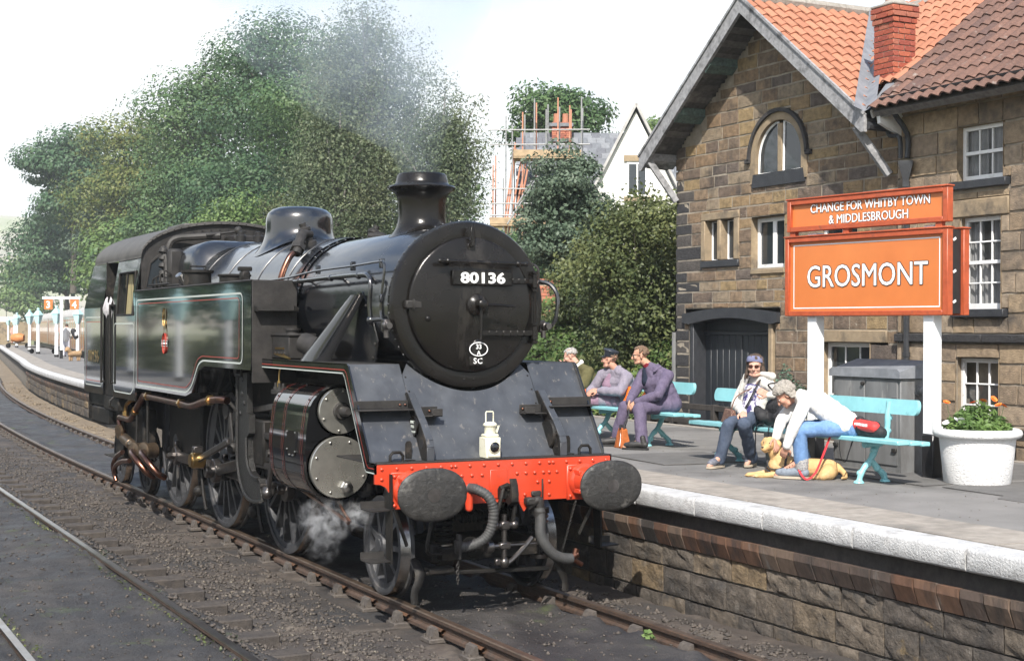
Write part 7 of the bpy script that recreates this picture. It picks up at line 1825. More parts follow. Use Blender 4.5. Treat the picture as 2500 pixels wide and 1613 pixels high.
def specs(root, P_, k, m, lens=None):
 for s in (-1, 1):
  b = MB(); b.tube([P_(s * .033 + .024 * cos(t), .098 - .01 * abs(cos(t)), .006 + .016 * sin(t)) for t in np.linspace(0, 2 * pi, 15)[:-1]], .0028, 5, closed=True); b.tube([P_(s * .056, .090, .012), P_(s * .078, .045, .014), P_(s * .080, -.01, .012)], .0028, 5)
  fr_ = b.build('spectacles', m, root)
  if lens: q = MB(); q.add([P_(s * .033 + .023 * cos(t), .097, .006 + .015 * sin(t)) for t in np.linspace(0, 2 * pi, 15)[:-1]], [list(range(14))]); q.build('lens', lens, fr_)
 MB().tube([P_(-.012, .100, .008), P_(0, .104, .012), P_(.012, .100, .008)], .0028, 5).build('spectacle_bridge', m, root)

# woman with blue headband
w = person((4.08, 1.68, 1.38), 'woman with blue-grey headband and sunglasses seated on the nearer turquoise bench')
J = dict(head=(4.05, 1.66, 2.035), face=(-.72, -.69, -.06), neck=(4.12, 1.69, 1.895), chest=(4.13, 1.72, 1.72), hip=(4.12, 1.78, 1.47), shR=(4.13, 1.93, 1.83), shL=(4.11, 1.49, 1.83), elR=(4.02, 1.99, 1.58), elL=(4.10, 1.25, 1.73), wrR=(3.75, 1.47, 1.53), wrL=(3.90, 1.22, 1.735), haR=(3.60, 1.25, 1.485), haL=(3.86, 1.235, 1.755),
  hpR=(4.06, 1.86, 1.46), hpL=(4.06, 1.66, 1.46), knR=(3.64, 1.58, 1.40), knL=(3.64, 1.30, 1.42), anR=(3.59, 1.67, 1.03), anL=(3.93, 1.56, 1.04), heelR=(3.61, 1.70, .952), toeR=(3.39, 1.60, .950), heelL=(4.02, 1.66, 1.02), toeL=(3.86, 1.55, .955))
P_, FRU, bd, tp, tr = seated(J, w, M_skin1, M_fleece, M_denim, mat('grey_trainer', [(.25, .25, .27), (.06, .07, .11)], rough=.7, scale=22), trunk=(.155, .16), folds=.012, sole_m=M_sole_l, hands=dict(R=dict(curl=.25, n=(-.3, -.1, 1)), L=dict(fist=True, n=(-.6, -.6, .2))), arm=.05)
b = MB(); F, R, U = FRU
cap_hair(b, P_, FRU, 1, seed=3, n=120)
for s in (-1, 1):
 for i in range(14): q = random.Random(i + s); cap(b, P_(s * q.uniform(.05, .085), q.uniform(-.06, .0), .04), P_(s * q.uniform(.08, .125), q.uniform(-.07, .01), -q.uniform(.09, .155)), .020, .012)
fuse('hair', b, M_hairb, w, .007, 2, .004, 60)
b = MB(); b.lathe([(.088, -.040), (.094, -.018), (.092, .004), (.084, .024)], P_(0, -.008, .075), U * .92 + F * -.30, 28, caps=False, ell=(.93, 1.08)); b.build('headband', CL('blue_grey_knit', (.14, .15, .25), (.19, .20, .31), 300), w, 80)
b = MB(); ell(b, P_(0, -.03, .10), (.070, .080, .045), F, R, U); fuse('hair_top', b, M_hairb, w, .007, 2, .004, 60)
specs(w, P_, 1, M_specs, M_shade)
b = MB(); cap(b, (4.02, 1.66, 1.70), (4.00, 1.66, 1.52), .105, .125); cap(b, (4.03, 1.60, 1.78), (4.03, 1.74, 1.78), .06, .06); fuse('patterned_top', b, mat('white_print_navy_top', [(.035, .03, .13), (.04, .035, .15), (.60, .58, .62), (.62, .60, .64)], rough=.85, scale=16, var=.1, detail=2), w, .009, 3)
b = MB(); b.tube([Vector(p) for p in ((4.08, 1.80, 1.89), (4.02, 1.80, 1.80), (3.94, 1.72, 1.62), (3.90, 1.62, 1.55))], .014, 6, sub=5, ell=(1, .4)); b.tube([Vector(p) for p in ((4.05, 1.56, 1.89), (3.97, 1.54, 1.80), (3.90, 1.56, 1.66), (3.88, 1.62, 1.56))], .012, 6, sub=5, ell=(1, .4)); cam_ = b.build('camera_strap', M_blackcl, w, 80)
b = MB(); cap(b, (4.02, 1.78, 1.92), (4.00, 1.86, 1.74), .04, .03); cap(b, (4.10, 1.60, 1.95), (4.12, 1.44, 1.93), .03, .045); fuse('collar', b, M_fleece, w, .008, 3)
hb = thing('handbag', (3.74, 1.80, 1.45), 'small brown patterned handbag resting against the hip of the woman in the headband', 'handbag')
b = MB(); b.add([(3.70, 1.62, 1.42), (3.78, 1.94, 1.40), (3.86, 1.94, 1.40), (3.80, 1.62, 1.42), (3.73, 1.66, 1.55), (3.78, 1.86, 1.56), (3.82, 1.86, 1.56), (3.78, 1.66, 1.55)], [(0, 1, 5, 4), (1, 2, 6, 5), (2, 3, 7, 6), (3, 0, 4, 7), (4, 5, 6, 7), (3, 2, 1, 0)])
fuse('bag_body', b, mat('brown_spotted_leather', [(.11, .05, .04), (.12, .055, .042), (.30, .20, .13)], rough=.55, scale=75, detail=0, var=.1), hb, .006, 5)
b = MB(); b.tube([Vector(p) for p in ((3.74, 1.68, 1.55), (3.80, 1.66, 1.70), (3.98, 1.62, 1.80), (4.05, 1.58, 1.88))], .010, 6, sub=5, ell=(1, .5)); b.build('strap', mat('brown_strap', (.13, .06, .04), rough=.6), hb, 80)

# black rucksack on the bench
bp = thing('rucksack', (4.0, 1.22, 1.38), 'big black rucksack standing on the bench between the two women', 'bag')
b = MB(); cap(b, (4.02, 1.32, 1.48), (4.02, 1.02, 1.48), .10, .10); cap(b, (4.03, 1.28, 1.60), (4.02, 1.05, 1.58), .10, .11); cap(b, (4.05, 1.17, 1.68), (4.05, 1.08, 1.72), .085, .06); cap(b, (3.90, 1.32, 1.50), (3.90, 1.40, 1.56), .07, .05); cap(b, (3.92, 1.06, 1.50), (3.94, 1.02, 1.55), .06); fuse('pack', b, M_blackcl, bp, .009, 4, .012, 14)
b = MB(); b.tube([Vector(p) for p in ((3.90, 1.30, 1.42), (3.83, 1.34, 1.38), (3.83, 1.35, 1.2), (3.84, 1.38, 1.08))], .022, 6, sub=4, ell=(1, .25)); b.tube([Vector(p) for p in ((3.90, 1.12, 1.42), (3.84, 1.13, 1.38), (3.84, 1.13, 1.22))], .012, 6, sub=4, ell=(1, .3)); b.tube([Vector(p) for p in ((4.0, 1.22, 1.76), (3.96, 1.30, 1.84), (3.98, 1.18, 1.86), (4.04, 1.02, 1.80))], .02, 6, sub=5, ell=(1, .4)); b.build('pack_strap', M_blackcl, bp, 80, kind=None)

# woman in white bending over the dog
l = person((3.98, .05, 1.38), 'grey-haired woman in white jersey and jeans bending forward from the bench to stroke the dog')
J = dict(head=(3.58, .50, 1.765), face=(-.60, .42, -.68), neck=(3.70, .40, 1.765), chest=(3.82, .30, 1.70), hip=(4.0, .05, 1.50), shR=(3.82, .56, 1.72), shL=(3.62, .24, 1.69), elR=(3.60, .60, 1.50), elL=(3.48, .22, 1.49), wrR=(3.50, .55, 1.32), wrL=(3.42, .28, 1.26), haR=(3.47, .50, 1.25), haL=(3.42, .34, 1.15),
  hpR=(3.99, .14, 1.46), hpL=(3.99, -.06, 1.46), knR=(3.66, .46, 1.42), knL=(3.56, .24, 1.425), anR=(3.78, .42, 1.08), anL=(3.60, .265, 1.11), heelR=(3.82, .42, .952), toeR=(3.66, .60, .952), heelL=(3.62, .235, .952), toeL=(3.445, .465, .952), w=.053, h=.125)
P_, FRU, bd, tp, tr = seated(J, l, M_skin2, M_jersey, M_blue_denim, mat('blue_grey_walking_boot', [(.15, .18, .22), (.22, .25, .30)], rough=.7, scale=14, bump=.2, bscale=60), trunk=(.15, .155), folds=.011, sole_m=M_sole_l, jacket=.004, leg=.086, hands=dict(R=dict(curl=.35, n=(.3, -.6, .6)), L=dict(curl=.5, n=(-.7, -.7, .1))), up=(-.6, .5, .6), topname='jersey')
b = MB(); rg = np.random.default_rng(8)
cap_hair(b, P_, FRU, 1, seed=5, n=230, size=.028, rough=.02, lift=-.15)
for i in range(70):
 t = rg.uniform(0, 2 * pi); b.ball(P_(.085 * cos(t), -.03 - .06 * abs(sin(t)), rg.uniform(-.06, .06)), .022 * rg.uniform(.6, 1.2), 7, 5)
fuse('hair', b, M_hairg, l, .006, 1, .010, 55, stretch=(1, 1, 1))
b = MB(); b.lathe([(.062, 0), (.068, .03), (.066, .07), (.07, .10), (.058, .125)], (3.605, .262, 1.02), (-.05, -.05, 1), 20, caps=False); b.build('sock', mat('ragg_wool_sock', [(.16, .16, .18), (.52, .51, .50)], rough=.95, scale=70, detail=2, bump=.6, bscale=120), l, 80)
b = MB(); b.tube([(3.455 + .034 * cos(t), .265 + .03 * sin(t), 1.30 + .01 * cos(t)) for t in np.linspace(0, 2 * pi, 13)[:-1]], .008, 6, closed=True); b.build('wrist_strap', M_blackcl, l)
for i in range(5):
 c = V((3.55, .33, 1.06)).lerp(V((3.475, .41, .99)), i / 4); MB().tube([c + V((-.03, -.02, .0)), c + V((0, 0, .012)), c + V((.02, .03, .0))], .005, 5).build('boot_lace', M_sole_d, l)

# red and black rucksack
rb = thing('rucksack', (4.02, -.27, 1.38), 'red and black rucksack lying at the right end of the nearer bench', 'bag')
b = MB(); cap(b, (4.02, -.08, 1.45), (4.02, -.44, 1.43), .075, .065); cap(b, (4.0, -.20, 1.48), (4.0, -.38, 1.48), .075, .06); fuse('pack', b, M_blackcl, rb, .008, 4, .012, 16)
b = MB(); cap(b, (3.985, -.10, 1.495), (3.98, -.40, 1.480), .063, .058); fuse('red_panel', b, mat('red_nylon', [(.62, .035, .035), (.70, .06, .05)], rough=.6, scale=8, bump=.2, bscale=60), rb, .007, 3, .006, 16)
b = MB(); cap(b, (4.02, -.06, 1.50), (4.0, -.16, 1.53), .05, .05); fuse('flap', b, M_blackcl, rb, .007, 3, .006, 20)
b = MB()
for i in range(9): b.box((3.922, -.18 - i * .022, 1.500 + .004 * sin(i * .7)), (.004, .013 if i % 3 else .017, .028), .001)
b.build('white_lettering', M_letter, rb, 0, kind='stuff')
b = MB(); b.tube([Vector(p) for p in ((3.92, -.06, 1.42), (3.86, -.02, 1.32), (3.85, -.06, 1.15), (3.87, -.10, 1.12), (3.88, -.14, 1.22), (3.93, -.16, 1.38))], .010, 6, sub=5, ell=(1, .4)); b.build('pack_strap', M_blackcl, rb, 80)

# yellow labrador
dog = thing('dog', (3.7, .45, PZ), 'yellow labrador in a black harness lying on the platform under the bending woman', 'dog')
M_lab = mat('labrador_coat', [(.46, .27, .11), (.56, .37, .17), (.50, .31, .13)], rough=.75, scale=5, bump=.35, bscale=180, var=.12, dirt=((.64, .50, .32), .2, 5))
b = MB()
HD = V((3.47, .605, 1.235)); hf = V((-.80, -.34, -.06)).normalized(); hF, hR, hU = axes(hf)
HD = HD + V((-.01, -.01, .03)); ell(b, HD, (.072, .086, .072), hF, hR, hU); ell(b, HD + hF * .03 + hU * -.01, (.062, .074, .058), hF, hR, hU)
cap(b, HD + hF * .06 - hU * .022, HD + hF * .135 - hU * .036, .043, .033); cap(b, HD + hF * .05 - hU * .052, HD + hF * .115 - hU * .062, .030, .022); b.ball(HD + hF * .145 - hU * .022, .020, 10, 6)
for s in (-1, 1):
 e0 = HD + hR * s * .062 + hU * .035 - hF * .015; chain(b, [e0, e0 + hR * s * .022 - hU * .04, e0 + hR * s * .018 - hU * .10 + hF * .012], [.028, .036, .020]); b.ball(HD + hF * .05 + hR * s * .03 + hU * .03, .022, 8, 5)
chain(b, [HD - hF * .03 - hU * .02, (3.54, .57, 1.13), (3.56, .54, 1.04)], [.070, .088, .112])
chain(b, [(3.53, .56, 1.03), (3.60, .50, 1.03), (3.72, .42, 1.02), (3.85, .33, 1.02), (3.95, .26, 1.01)], [.105, .112, .105, .10, .105])
for (sx, sy, ex, ey, px_, py_) in ((3.58, .46, 3.50, .50, 3.315, .60), (3.52, .62, 3.48, .68, 3.30, .72)):
 chain(b, [(sx, sy, 1.02), (ex, ey, .955), (px_ + .03, py_ - .012, .938)], [.060, .036, .027]); cap(b, (px_ + .03, py_ - .012, .937), (px_ - .025, py_ + .004, .937), .030, .026)
 for q in (-.018, 0, .018): cap(b, (px_ - .02, py_ + q, .935), (px_ - .05, py_ + q * 1.2, .932), .013, .010)
chain(b, [(3.96, .25, 1.00), (3.88, .18, .985), (3.80, .17, .955)], [.09, .085, .055]); cap(b, (3.80, .17, .95), (3.73, .22, .94), .035, .028)
chain(b, [(4.02, .20, 1.04), (4.05, .13, .97), (4.02, .08, .94), (3.95, .05, .935)], [.035, .030, .024, .012])
dbody = fuse('body', b, M_lab, dog, .0065, 4)
b = MB(); b.ball(HD + hF * .158 - hU * .020, (.014, .014, .011), 10, 6); b.build('nose', M_sole_d, dbody)
for s in (-1, 1): b = MB(); b.ball(HD + hF * .074 + hR * s * .034 + hU * .016, .0095, 8, 5); b.build('eye', M_iris, dbody)
b = MB(); b.tube([HD + hF * .125 - hU * .052 + hR * q + hF * (-abs(q) * .9) for q in np.linspace(-.04, .04, 7)], .0035, 4); b.build('mouth', M_sole_d, dbody)
b = MB(); b.lathe([(.083, -.009), (.086, 0), (.083, .009)], (3.535, .575, 1.125), hF * -.35 + hU * .9 + V((.1, -.1, 0)), 20, caps=False); col_ = b.build('collar', M_blackcl, dog)
b = MB()
for pts in (((3.45, .63, 1.09), (3.43, .57, 1.02), (3.46, .47, 1.01), (3.56, .40, 1.07), (3.66, .42, 1.12)), ((3.56, .46, 1.13), (3.52, .42, 1.05), (3.55, .40, .98)), ((3.44, .65, 1.02), (3.425, .58, .985), (3.46, .47, .95))): b.tube([Vector(p) for p in pts], .014, 6, sub=5, ell=(1, .4))
b.build('harness', M_blackcl, dog, 80, kind=None)
ld = MB(); ld.tube([Vector(p) for p in ((3.64, .40, 1.12), (3.56, .27, 1.05), (3.56, .20, .965), (3.60, .16, .93), (3.68, .13, 1.0), (3.76, .10, 1.2), (3.82, .08, 1.36))], .011, 6, sub=6, ell=(1, .35)); ld.build('dog_lead', mat('red_webbing', (.55, .02, .03), rough=.7), None, 80, base=(3.65, .15, .93), label='red webbing dog lead hanging from the bench down to the labrador', cat='lead')

# man in purple overalls
m3 = person((4.60, 4.40, 1.38), 'man with glasses in purple overalls leaning forward at the right end of the farther bench')
J = dict(head=(4.42, 4.66, 2.10), face=(-.86, .50, -.10), neck=(4.52, 4.58, 1.955), chest=(4.58, 4.50, 1.74), hip=(4.68, 4.42, 1.48), shR=(4.50, 4.72, 1.85), shL=(4.62, 4.32, 1.85), elR=(4.32, 4.66, 1.60), elL=(4.36, 4.14, 1.60), wrR=(4.17, 4.52, 1.51), wrL=(4.18, 4.36, 1.51), haR=(4.11, 4.47, 1.43), haL=(4.10, 4.42, 1.43),
  hpR=(4.62, 4.54, 1.46), hpL=(4.62, 4.32, 1.46), knR=(4.16, 4.62, 1.43), knL=(4.14, 4.22, 1.43), anR=(4.10, 4.72, 1.03), anL=(4.08, 4.08, 1.03), heelR=(4.10, 4.68, .952), toeR=(3.88, 4.79, .952), heelL=(4.08, 4.00, .952), toeL=(3.90, 4.20, .952))
P_, FRU, bd, tp, tr = seated(J, m3, M_skin3, M_over, M_over, M_boot, trunk=(.155, .17), folds=.014, skirt=.45, jacket=.006, arm=.056, leg=.094, hands=dict(R=dict(curl=.7, n=(-.6, .5, .4)), L=dict(curl=.7, n=(-.7, -.4, .4))))
b = MB(); cap_hair(b, P_, FRU, 1, seed=12, n=210, size=.015, grow=.004, rough=.004); fuse('hair', b, M_hairs, m3, .006, 2)
specs(m3, P_, 1, M_specs)
b = MB(); cap(b, (4.475, 4.605, 1.91), (4.47, 4.585, 1.76), .05, .066); fuse('shirt', b, M_navy, m3, .008, 3)
b = MB(); b.lathe([(.072, 0), (.082, .03), (.078, .06)], (4.505, 4.60, 1.93), (.3, -.1, 1), 18, caps=False); b.build('shirt_collar', M_maroon, m3, 80)
b = MB(); cap(b, (4.56, 4.40, 1.95), (4.60, 4.52, 1.97), .028, .028); cap(b, (4.56, 4.40, 1.95), (4.48, 4.42, 1.90), .026, .018); fuse('jacket_collar', b, M_over, m3, .007, 3)
ob = thing('shoulder_bag', (4.02, 4.42, PZ), 'small orange bag standing between the feet of the man in purple overalls', 'bag')
b = MB(); b.add([(3.93, 4.33, .92), (3.96, 4.56, .92), (4.10, 4.54, .92), (4.08, 4.32, .92), (3.97, 4.37, 1.16), (3.98, 4.48, 1.18), (4.05, 4.48, 1.18), (4.05, 4.37, 1.16)], [(0, 1, 5, 4), (1, 2, 6, 5), (2, 3, 7, 6), (3, 0, 4, 7), (4, 5, 6, 7), (3, 2, 1, 0)])
fuse('bag_body', b, mat('orange_canvas', [(.42, .12, .025), (.36, .095, .02)], rough=.8, scale=9, bump=.3, bscale=90), ob, .006, 5, .008, 18)
b = MB(); b.tube([Vector(p) for p in ((3.93, 4.37, .95), (3.955, 4.38, 1.06), (3.975, 4.42, 1.15))], .007, 5, sub=4); b.build('zip', M_letter, ob, 80)
b = MB(); b.tube([Vector(p) for p in ((4.0, 4.38, 1.17), (4.03, 4.40, 1.24), (4.08, 4.40, 1.33), (4.10, 4.43, 1.42))], .010, 6, sub=4, ell=(1, .4)); b.tube([Vector(p) for p in ((3.96, 4.40, 1.17), (4.0, 4.46, 1.21), (4.06, 4.42, 1.17))], .014, 6, sub=4); b.build('strap', M_blackcl, ob, 80)

# man with a peaked cap
m2 = person((4.78, 5.90, 1.38), 'man in peaked black cap and grey-lilac jacket sitting in the middle of the farther bench')
J = dict(head=(4.66, 5.84, 2.02), face=(-.66, .75, .04), neck=(4.74, 5.80, 1.88), chest=(4.80, 5.80, 1.70), hip=(4.80, 5.84, 1.47), shR=(4.64, 5.99, 1.80), shL=(4.80, 5.60, 1.79), elR=(4.54, 6.10, 1.60), elL=(4.66, 5.56, 1.59), wrR=(4.44, 6.02, 1.58), wrL=(4.48, 5.84, 1.595), haR=(4.40, 5.97, 1.57), haL=(4.40, 5.94, 1.59),
  hpR=(4.74, 5.98, 1.46), hpL=(4.74, 5.78, 1.46), knR=(4.34, 6.32, 1.44), knL=(4.32, 6.12, 1.44), anR=(4.28, 6.40, 1.03), anL=(4.26, 6.18, 1.03), heelR=(4.30, 6.38, .952), toeR=(4.10, 6.52, .952), heelL=(4.28, 6.18, .952), toeL=(4.08, 6.30, .952))
P_, FRU, bd, tp, tr = seated(J, m2, M_skin2, M_over2, M_over3, M_boot, trunk=(.165, .165), folds=.013, skirt=.35, jacket=.008, arm=.054, leg=.094, hands=dict(R=dict(curl=.8, n=(-.5, .4, .7)), L=dict(curl=.8, n=(-.6, -.4, .6))))
F, R, U = FRU
b = MB(); cap_hair(b, P_, FRU, 1, seed=14, n=90, size=.013, grow=.003, rough=.003); fuse('hair', b, M_hairs, m2, .006, 2)
hat = thing('peaked_cap', (4.66, 5.84, 2.08), 'shiny black peaked cap worn by the man in the middle of the farther bench', 'cap')
tl = (U * .95 - F * .22).normalized()
b = MB(); b.lathe([(.086, -.03), (.090, .02), (.108, .045), (.110, .056), (.10, .066), (.06, .073), (.001, .085)], P_(0, -.012, .075), tl, 30, caps=False, ell=(.92, 1.06)); b.build('crown', mat('black_shiny_cloth', [(.015, .018, .026), (.03, .034, .045)], rough=.35, scale=12), hat, 60)
b = MB(); o_ = []
for t in np.linspace(-1.15, 1.15, 11): o_ += [P_(.085 * sin(t), .094 * cos(t) - .012, .055), P_(.088 * sin(t), .094 * cos(t) + .055 * cos(t * 1.2) - .006, .036)]
b.add(o_, [(2 * i, 2 * i + 2, 2 * i + 3, 2 * i + 1) for i in range(10)]); b.build('peak', M_postb, hat, 60)
specs(m2, P_, 1, mat('pale_specs', (.35, .18, .16), rough=.3))
b = MB(); cap(b, (4.70, 5.86, 1.86), (4.66, 5.88, 1.66), .04, .09); fuse('shirt', b, M_over3, m2, .008, 3)
b = MB(); cap(b, (4.70, 5.88, 1.90), (4.66, 5.90, 1.86), .03, .02); cap(b, (4.76, 5.74, 1.92), (4.70, 5.74, 1.86), .03, .02); fuse('jacket_collar', b, M_over2, m2, .007, 3)
hv = thing('hi_vis_vest', (4.72, 5.5, 1.38), 'crumpled orange hi-vis vest on the bench between two of the men', 'vest')
b = MB(); cap(b, (4.80, 5.52, 1.62), (4.72, 5.46, 1.42), .045, .06); cap(b, (4.84, 5.10, 1.60), (4.78, 5.14, 1.50), .05, .045); cap(b, (4.82, 5.48, 1.45), (4.80, 5.18, 1.47), .05, .05); fuse('vest', b, M_hiviz, hv, .009, 3, .02, 16)
hv2 = thing('hi_vis_vest', (4.45, 6.1, 1.45), 'orange hi-vis vest bunched on the lap of the man in the peaked cap', 'vest')
b = MB(); cap(b, (4.44, 6.08, 1.555), (4.52, 6.26, 1.54), .045, .06); cap(b, (4.40, 6.2, 1.52), (4.5, 6.34, 1.52), .05, .05); fuse('vest', b, M_hiviz, hv2, .009, 3, .02, 16)

# older man in an olive pullover
m1 = person((4.82, 6.9, 1.38), 'white-haired man in olive pullover sitting half hidden behind the engine front, hand at his mouth')
J = dict(head=(4.70, 7.02, 2.045), face=(-.72, .62, -.38), neck=(4.78, 6.95, 1.91), chest=(4.84, 6.90, 1.72), hip=(4.84, 6.90, 1.47), shR=(4.74, 7.10, 1.83), shL=(4.84, 6.74, 1.82), elR=(4.56, 7.18, 1.64), elL=(4.68, 6.62, 1.62), wrR=(4.54, 7.02, 1.86), wrL=(4.46, 6.80, 1.58), haR=(4.57, 7.04, 1.95), haL=(4.40, 6.88, 1.58),
  hpR=(4.78, 7.0, 1.46), hpL=(4.78, 6.80, 1.46), knR=(4.34, 7.08, 1.44), knL=(4.34, 6.86, 1.44), anR=(4.30, 7.1, 1.03), anL=(4.30, 6.9, 1.03), heelR=(4.32, 7.1, .952), toeR=(4.1, 7.18, .952), heelL=(4.32, 6.88, .952), toeL=(4.1, 6.96, .952))
P_, FRU, bd, tp, tr = seated(J, m1, M_skin1, M_olive, M_over3, M_boot, trunk=(.17, .175), folds=.007, jacket=.010, arm=.06, hands=dict(R=dict(curl=.7, n=(.5, -.3, .5)), L=dict(curl=.6)), topname='pullover', jaw=1.05)
b = MB(); cap_hair(b, P_, FRU, 1, seed=15, n=200, size=.012, grow=.004, rough=.005); fuse('hair', b, M_hairw, m1, .006, 2)
b = MB(); cap(b, (4.80, 6.86, 1.96), (4.72, 6.88, 1.90), .03, .024); cap(b, (4.80, 6.86, 1.96), (4.86, 6.98, 1.97), .03, .03); fuse('shirt_collar', b, M_jersey, m1, .007, 3)
b = MB(); cap(b, (4.755, 6.66, 1.76), (4.735, 6.655, 1.70), .022, .022); fuse('shoulder_patch', b, CL('khaki_patch', (.30, .27, .15)), m1, .006, 2)
# ---------------------------------------------------------------- far platform: lamps, numbers, people, coaches
M_lampteal = mat('pale_teal_lamp', [(.42, .66, .68), (.48, .72, .74)], rough=.4, var=.05)
M_teak = mat('varnished_teak', [(.13, .05, .032), (.19, .075, .04), (.10, .042, .03)], rough=.3, scale=1.2, coat=.4, var=.25)
M_croof = mat('pale_grey_coach_roof', [(.36, .35, .34), (.44, .43, .41)], rough=.7, scale=1.5, var=.15)
def lamp_post(x, y, label, s=1.0):
 t = thing('platform_lamp', (x, y, PZ), label, 'lamp', 'white platform lamps with teal lanterns')
 b = MB(); b.lathe([(.10, .12), (.09, 1.72), (.07, 1.74)], (x, y, PZ), 'z', 8); b.build('post', M_postw, t)
 b = MB(); b.lathe([(.12, 0), (.12, .13)], (x, y, PZ), 'z', 8); b.build('foot', M_postb, t)
 b = MB(); b.lathe([(.13, 1.74), (.26, 2.22), (.20, 2.20), (.10, 1.78)], (x, y, PZ), 'z', 4); b.lathe([(.30, 2.22), (.30, 2.25), (.10, 2.50), (.05, 2.52), (.09, 2.56), (.05, 2.64), (.01, 2.66)], (x, y, PZ), 'z', 4)
 b.build('lantern', M_lampteal, t, 20); b = MB(); b.lathe([(.115, 1.80), (.225, 2.18)], (x, y, PZ), 'z', 4, caps=False); b.build('lantern_glass', M_glass_c, t, 0); return t
for i, (x, y, lb) in enumerate(((9.55, 70.1, 'nearest to the tank engine cab'), (7.8, 66.5, 'just left of the 3 and 4 platform number sign'), (8.45, 76.1, 'right one of the close pair beside the barrow'), (9.3, 84.5, 'left one of the close pair beside the barrow'), (11.6, 105, 'standing by the orange barrel trolley'), (14.8, 127.7, 'second from the far left end of the platform'), (17.6, 150.9, 'at the far left end of the platform'))):
 lamp_post(x, y, 'white lamp post with teal lantern, ' + lb)
ns = thing('platform_number_sign', (7.38, 62.8, PZ), 'white T-shaped post with orange boards numbered 3 and 4 above the far platform', 'sign')
Rv = V((.89, -.456, 0)); rz = atan2(Rv.y, Rv.x); MR = Matrix.Rotation(rz, 3, 'Z')
b = MB(); b.box((7.38, 62.8, PZ + 1.68), (.13, .13, 2.55), .01); b.build('post', M_postw, ns); MB().box((7.38, 62.8, PZ + .2), (.14, .14, .42)).build('foot', M_postb, ns)
MB().box((7.38, 62.8, PZ + 2.98), (1.86, .12, .13), .01, MR).build('crossbar', M_postw, ns)
for s, tx in ((-1, '3'), (1, '4')):
 c = V((7.38, 62.8, PZ + 2.66)) + Rv * s * .64; q = MB(); q.box(c, (.42, .05, .50), .005, MR); q = q.build('number_board', M_orange, ns)
 put_text('numeral', tx, .46, M_letter, q, c + V((-.456, -.89, 0)) * .028 - V((0, 0, .165)), (pi / 2, 0, rz), off=.012, align='CENTER')
def stander(x, y, f, label, top, leg, extra=None):
 p = person((x, y, PZ), label); F, R, U = axes(f); O = V((x, y, PZ)); Q = lambda r, fo, u: O + R * r + F * fo + U * u
 b = MB(); P_, _ = head_shape(b, Q(0, .03, 1.60), f); cap(b, Q(0, 0, 1.52), Q(0, 0, 1.40), .055, .06); chain(b, [Q(0, 0, 1.35), Q(0, 0, .95)], [.12, .13])
 for s in (-1, 1): chain(b, [Q(s * .2, 0, 1.38), Q(s * .25, .0, 1.1), Q(s * .2, .14, .98)], [.045, .04, .035]); hand(b, Q(s * .2, .14, .98), F, U, .6, 1, thumb=s); chain(b, [Q(s * .09, 0, .95), Q(s * .1, .02, .5), Q(s * .1, 0, .08), Q(s * .1, .12, .04)], [.085, .06, .045, .04])
 fuse('body', b, M_skin2, p, .016, 2)
 b = MB(); chain(b, [Q(0, 0, 1.40), Q(0, 0, 1.2), Q(0, 0, .92)], [.15, .17, .18])
 for s in (-1, 1): cap(b, Q(s * .1, 0, 1.36), Q(s * .1, 0, .95), .12); chain(b, [Q(s * .18, 0, 1.39), Q(s * .25, 0, 1.12), Q(s * .21, .10, 1.0)], [.075, .065, .055])
 fuse('shirt', b, top, p, .018, 2)
 b = MB()
 for s in (-1, 1): chain(b, [Q(s * .09, 0, .92), Q(s * .1, .02, .5), Q(s * .1, 0, .1)], [.125, .095, .085])
 fuse('trousers', b, leg, p, .018, 2); b = MB(); ell(b, P_(0, -.015, .05), (.085, .10, .085), F, R, U); fuse('hair', b, M_hairb, p, .016, 1)
 return p
M_pat = mat('blotched_trousers', [(.40, .40, .48), (.70, .70, .72)], rough=.9, scale=14, detail=2)
M_pink = mat('pink_cloth', (.55, .28, .24), rough=.9)
stander(8.5, 67.6, (.5, .86, 0), 'person in white top and blotchy pale trousers walking away along the far platform', M_jersey, M_pat)
bk_ = thing('rucksack', (8.9, 67.3, 2.0), 'small black and white rucksack on the shoulder of the person in the white top', 'bag'); b = MB(); cap(b, (8.80, 67.35, 2.25), (8.92, 67.3, 1.95), .15, .13); fuse('pack', b, M_blackcl, bk_, .02, 2); MB().box((8.9, 67.15, 2.1), (.12, .04, .2), .02).build('flap', M_letter, bk_)
stander(10.0, 69.0, (-.5, -.86, 0), 'person in dark blue top and jeans standing beside the nearest far platform lamp', M_navy, M_blue_denim)
stander(16.2, 138.0, (-.5, -.86, 0), 'person in pink standing at the far left end of the platform', M_pink, M_pink)
dg_ = thing('dog', (6.9, 57.0, PZ), 'small shaggy brown dog standing near the edge of the far platform', 'dog')
b = MB(); cap(b, (6.75, 57, 1.24), (7.15, 57.1, 1.25), .13, .14); chain(b, [(6.75, 57, 1.3), (6.62, 56.95, 1.45)], [.10, .12]); cap(b, (6.62, 56.93, 1.43), (6.5, 56.85, 1.38), .06, .04); chain(b, [(7.2, 57.1, 1.3), (7.32, 57.15, 1.5)], [.04, .02])
for xx in (6.72, 6.82, 7.08, 7.18): cap(b, (xx, 57.0 + (xx - 6.7) * .2, 1.2), (xx, 57.0 + (xx - 6.7) * .2, .95), .055, .04)
fuse('body', b, mat('shaggy_brown', [(.25, .15, .08), (.40, .27, .15)], rough=.9, scale=20, var=.3), dg_, .02, 1)
tr_ = thing('barrel_trolley', (11.0, 100.5, PZ), 'orange barrel on a small dark trolley far along the platform', 'trolley')
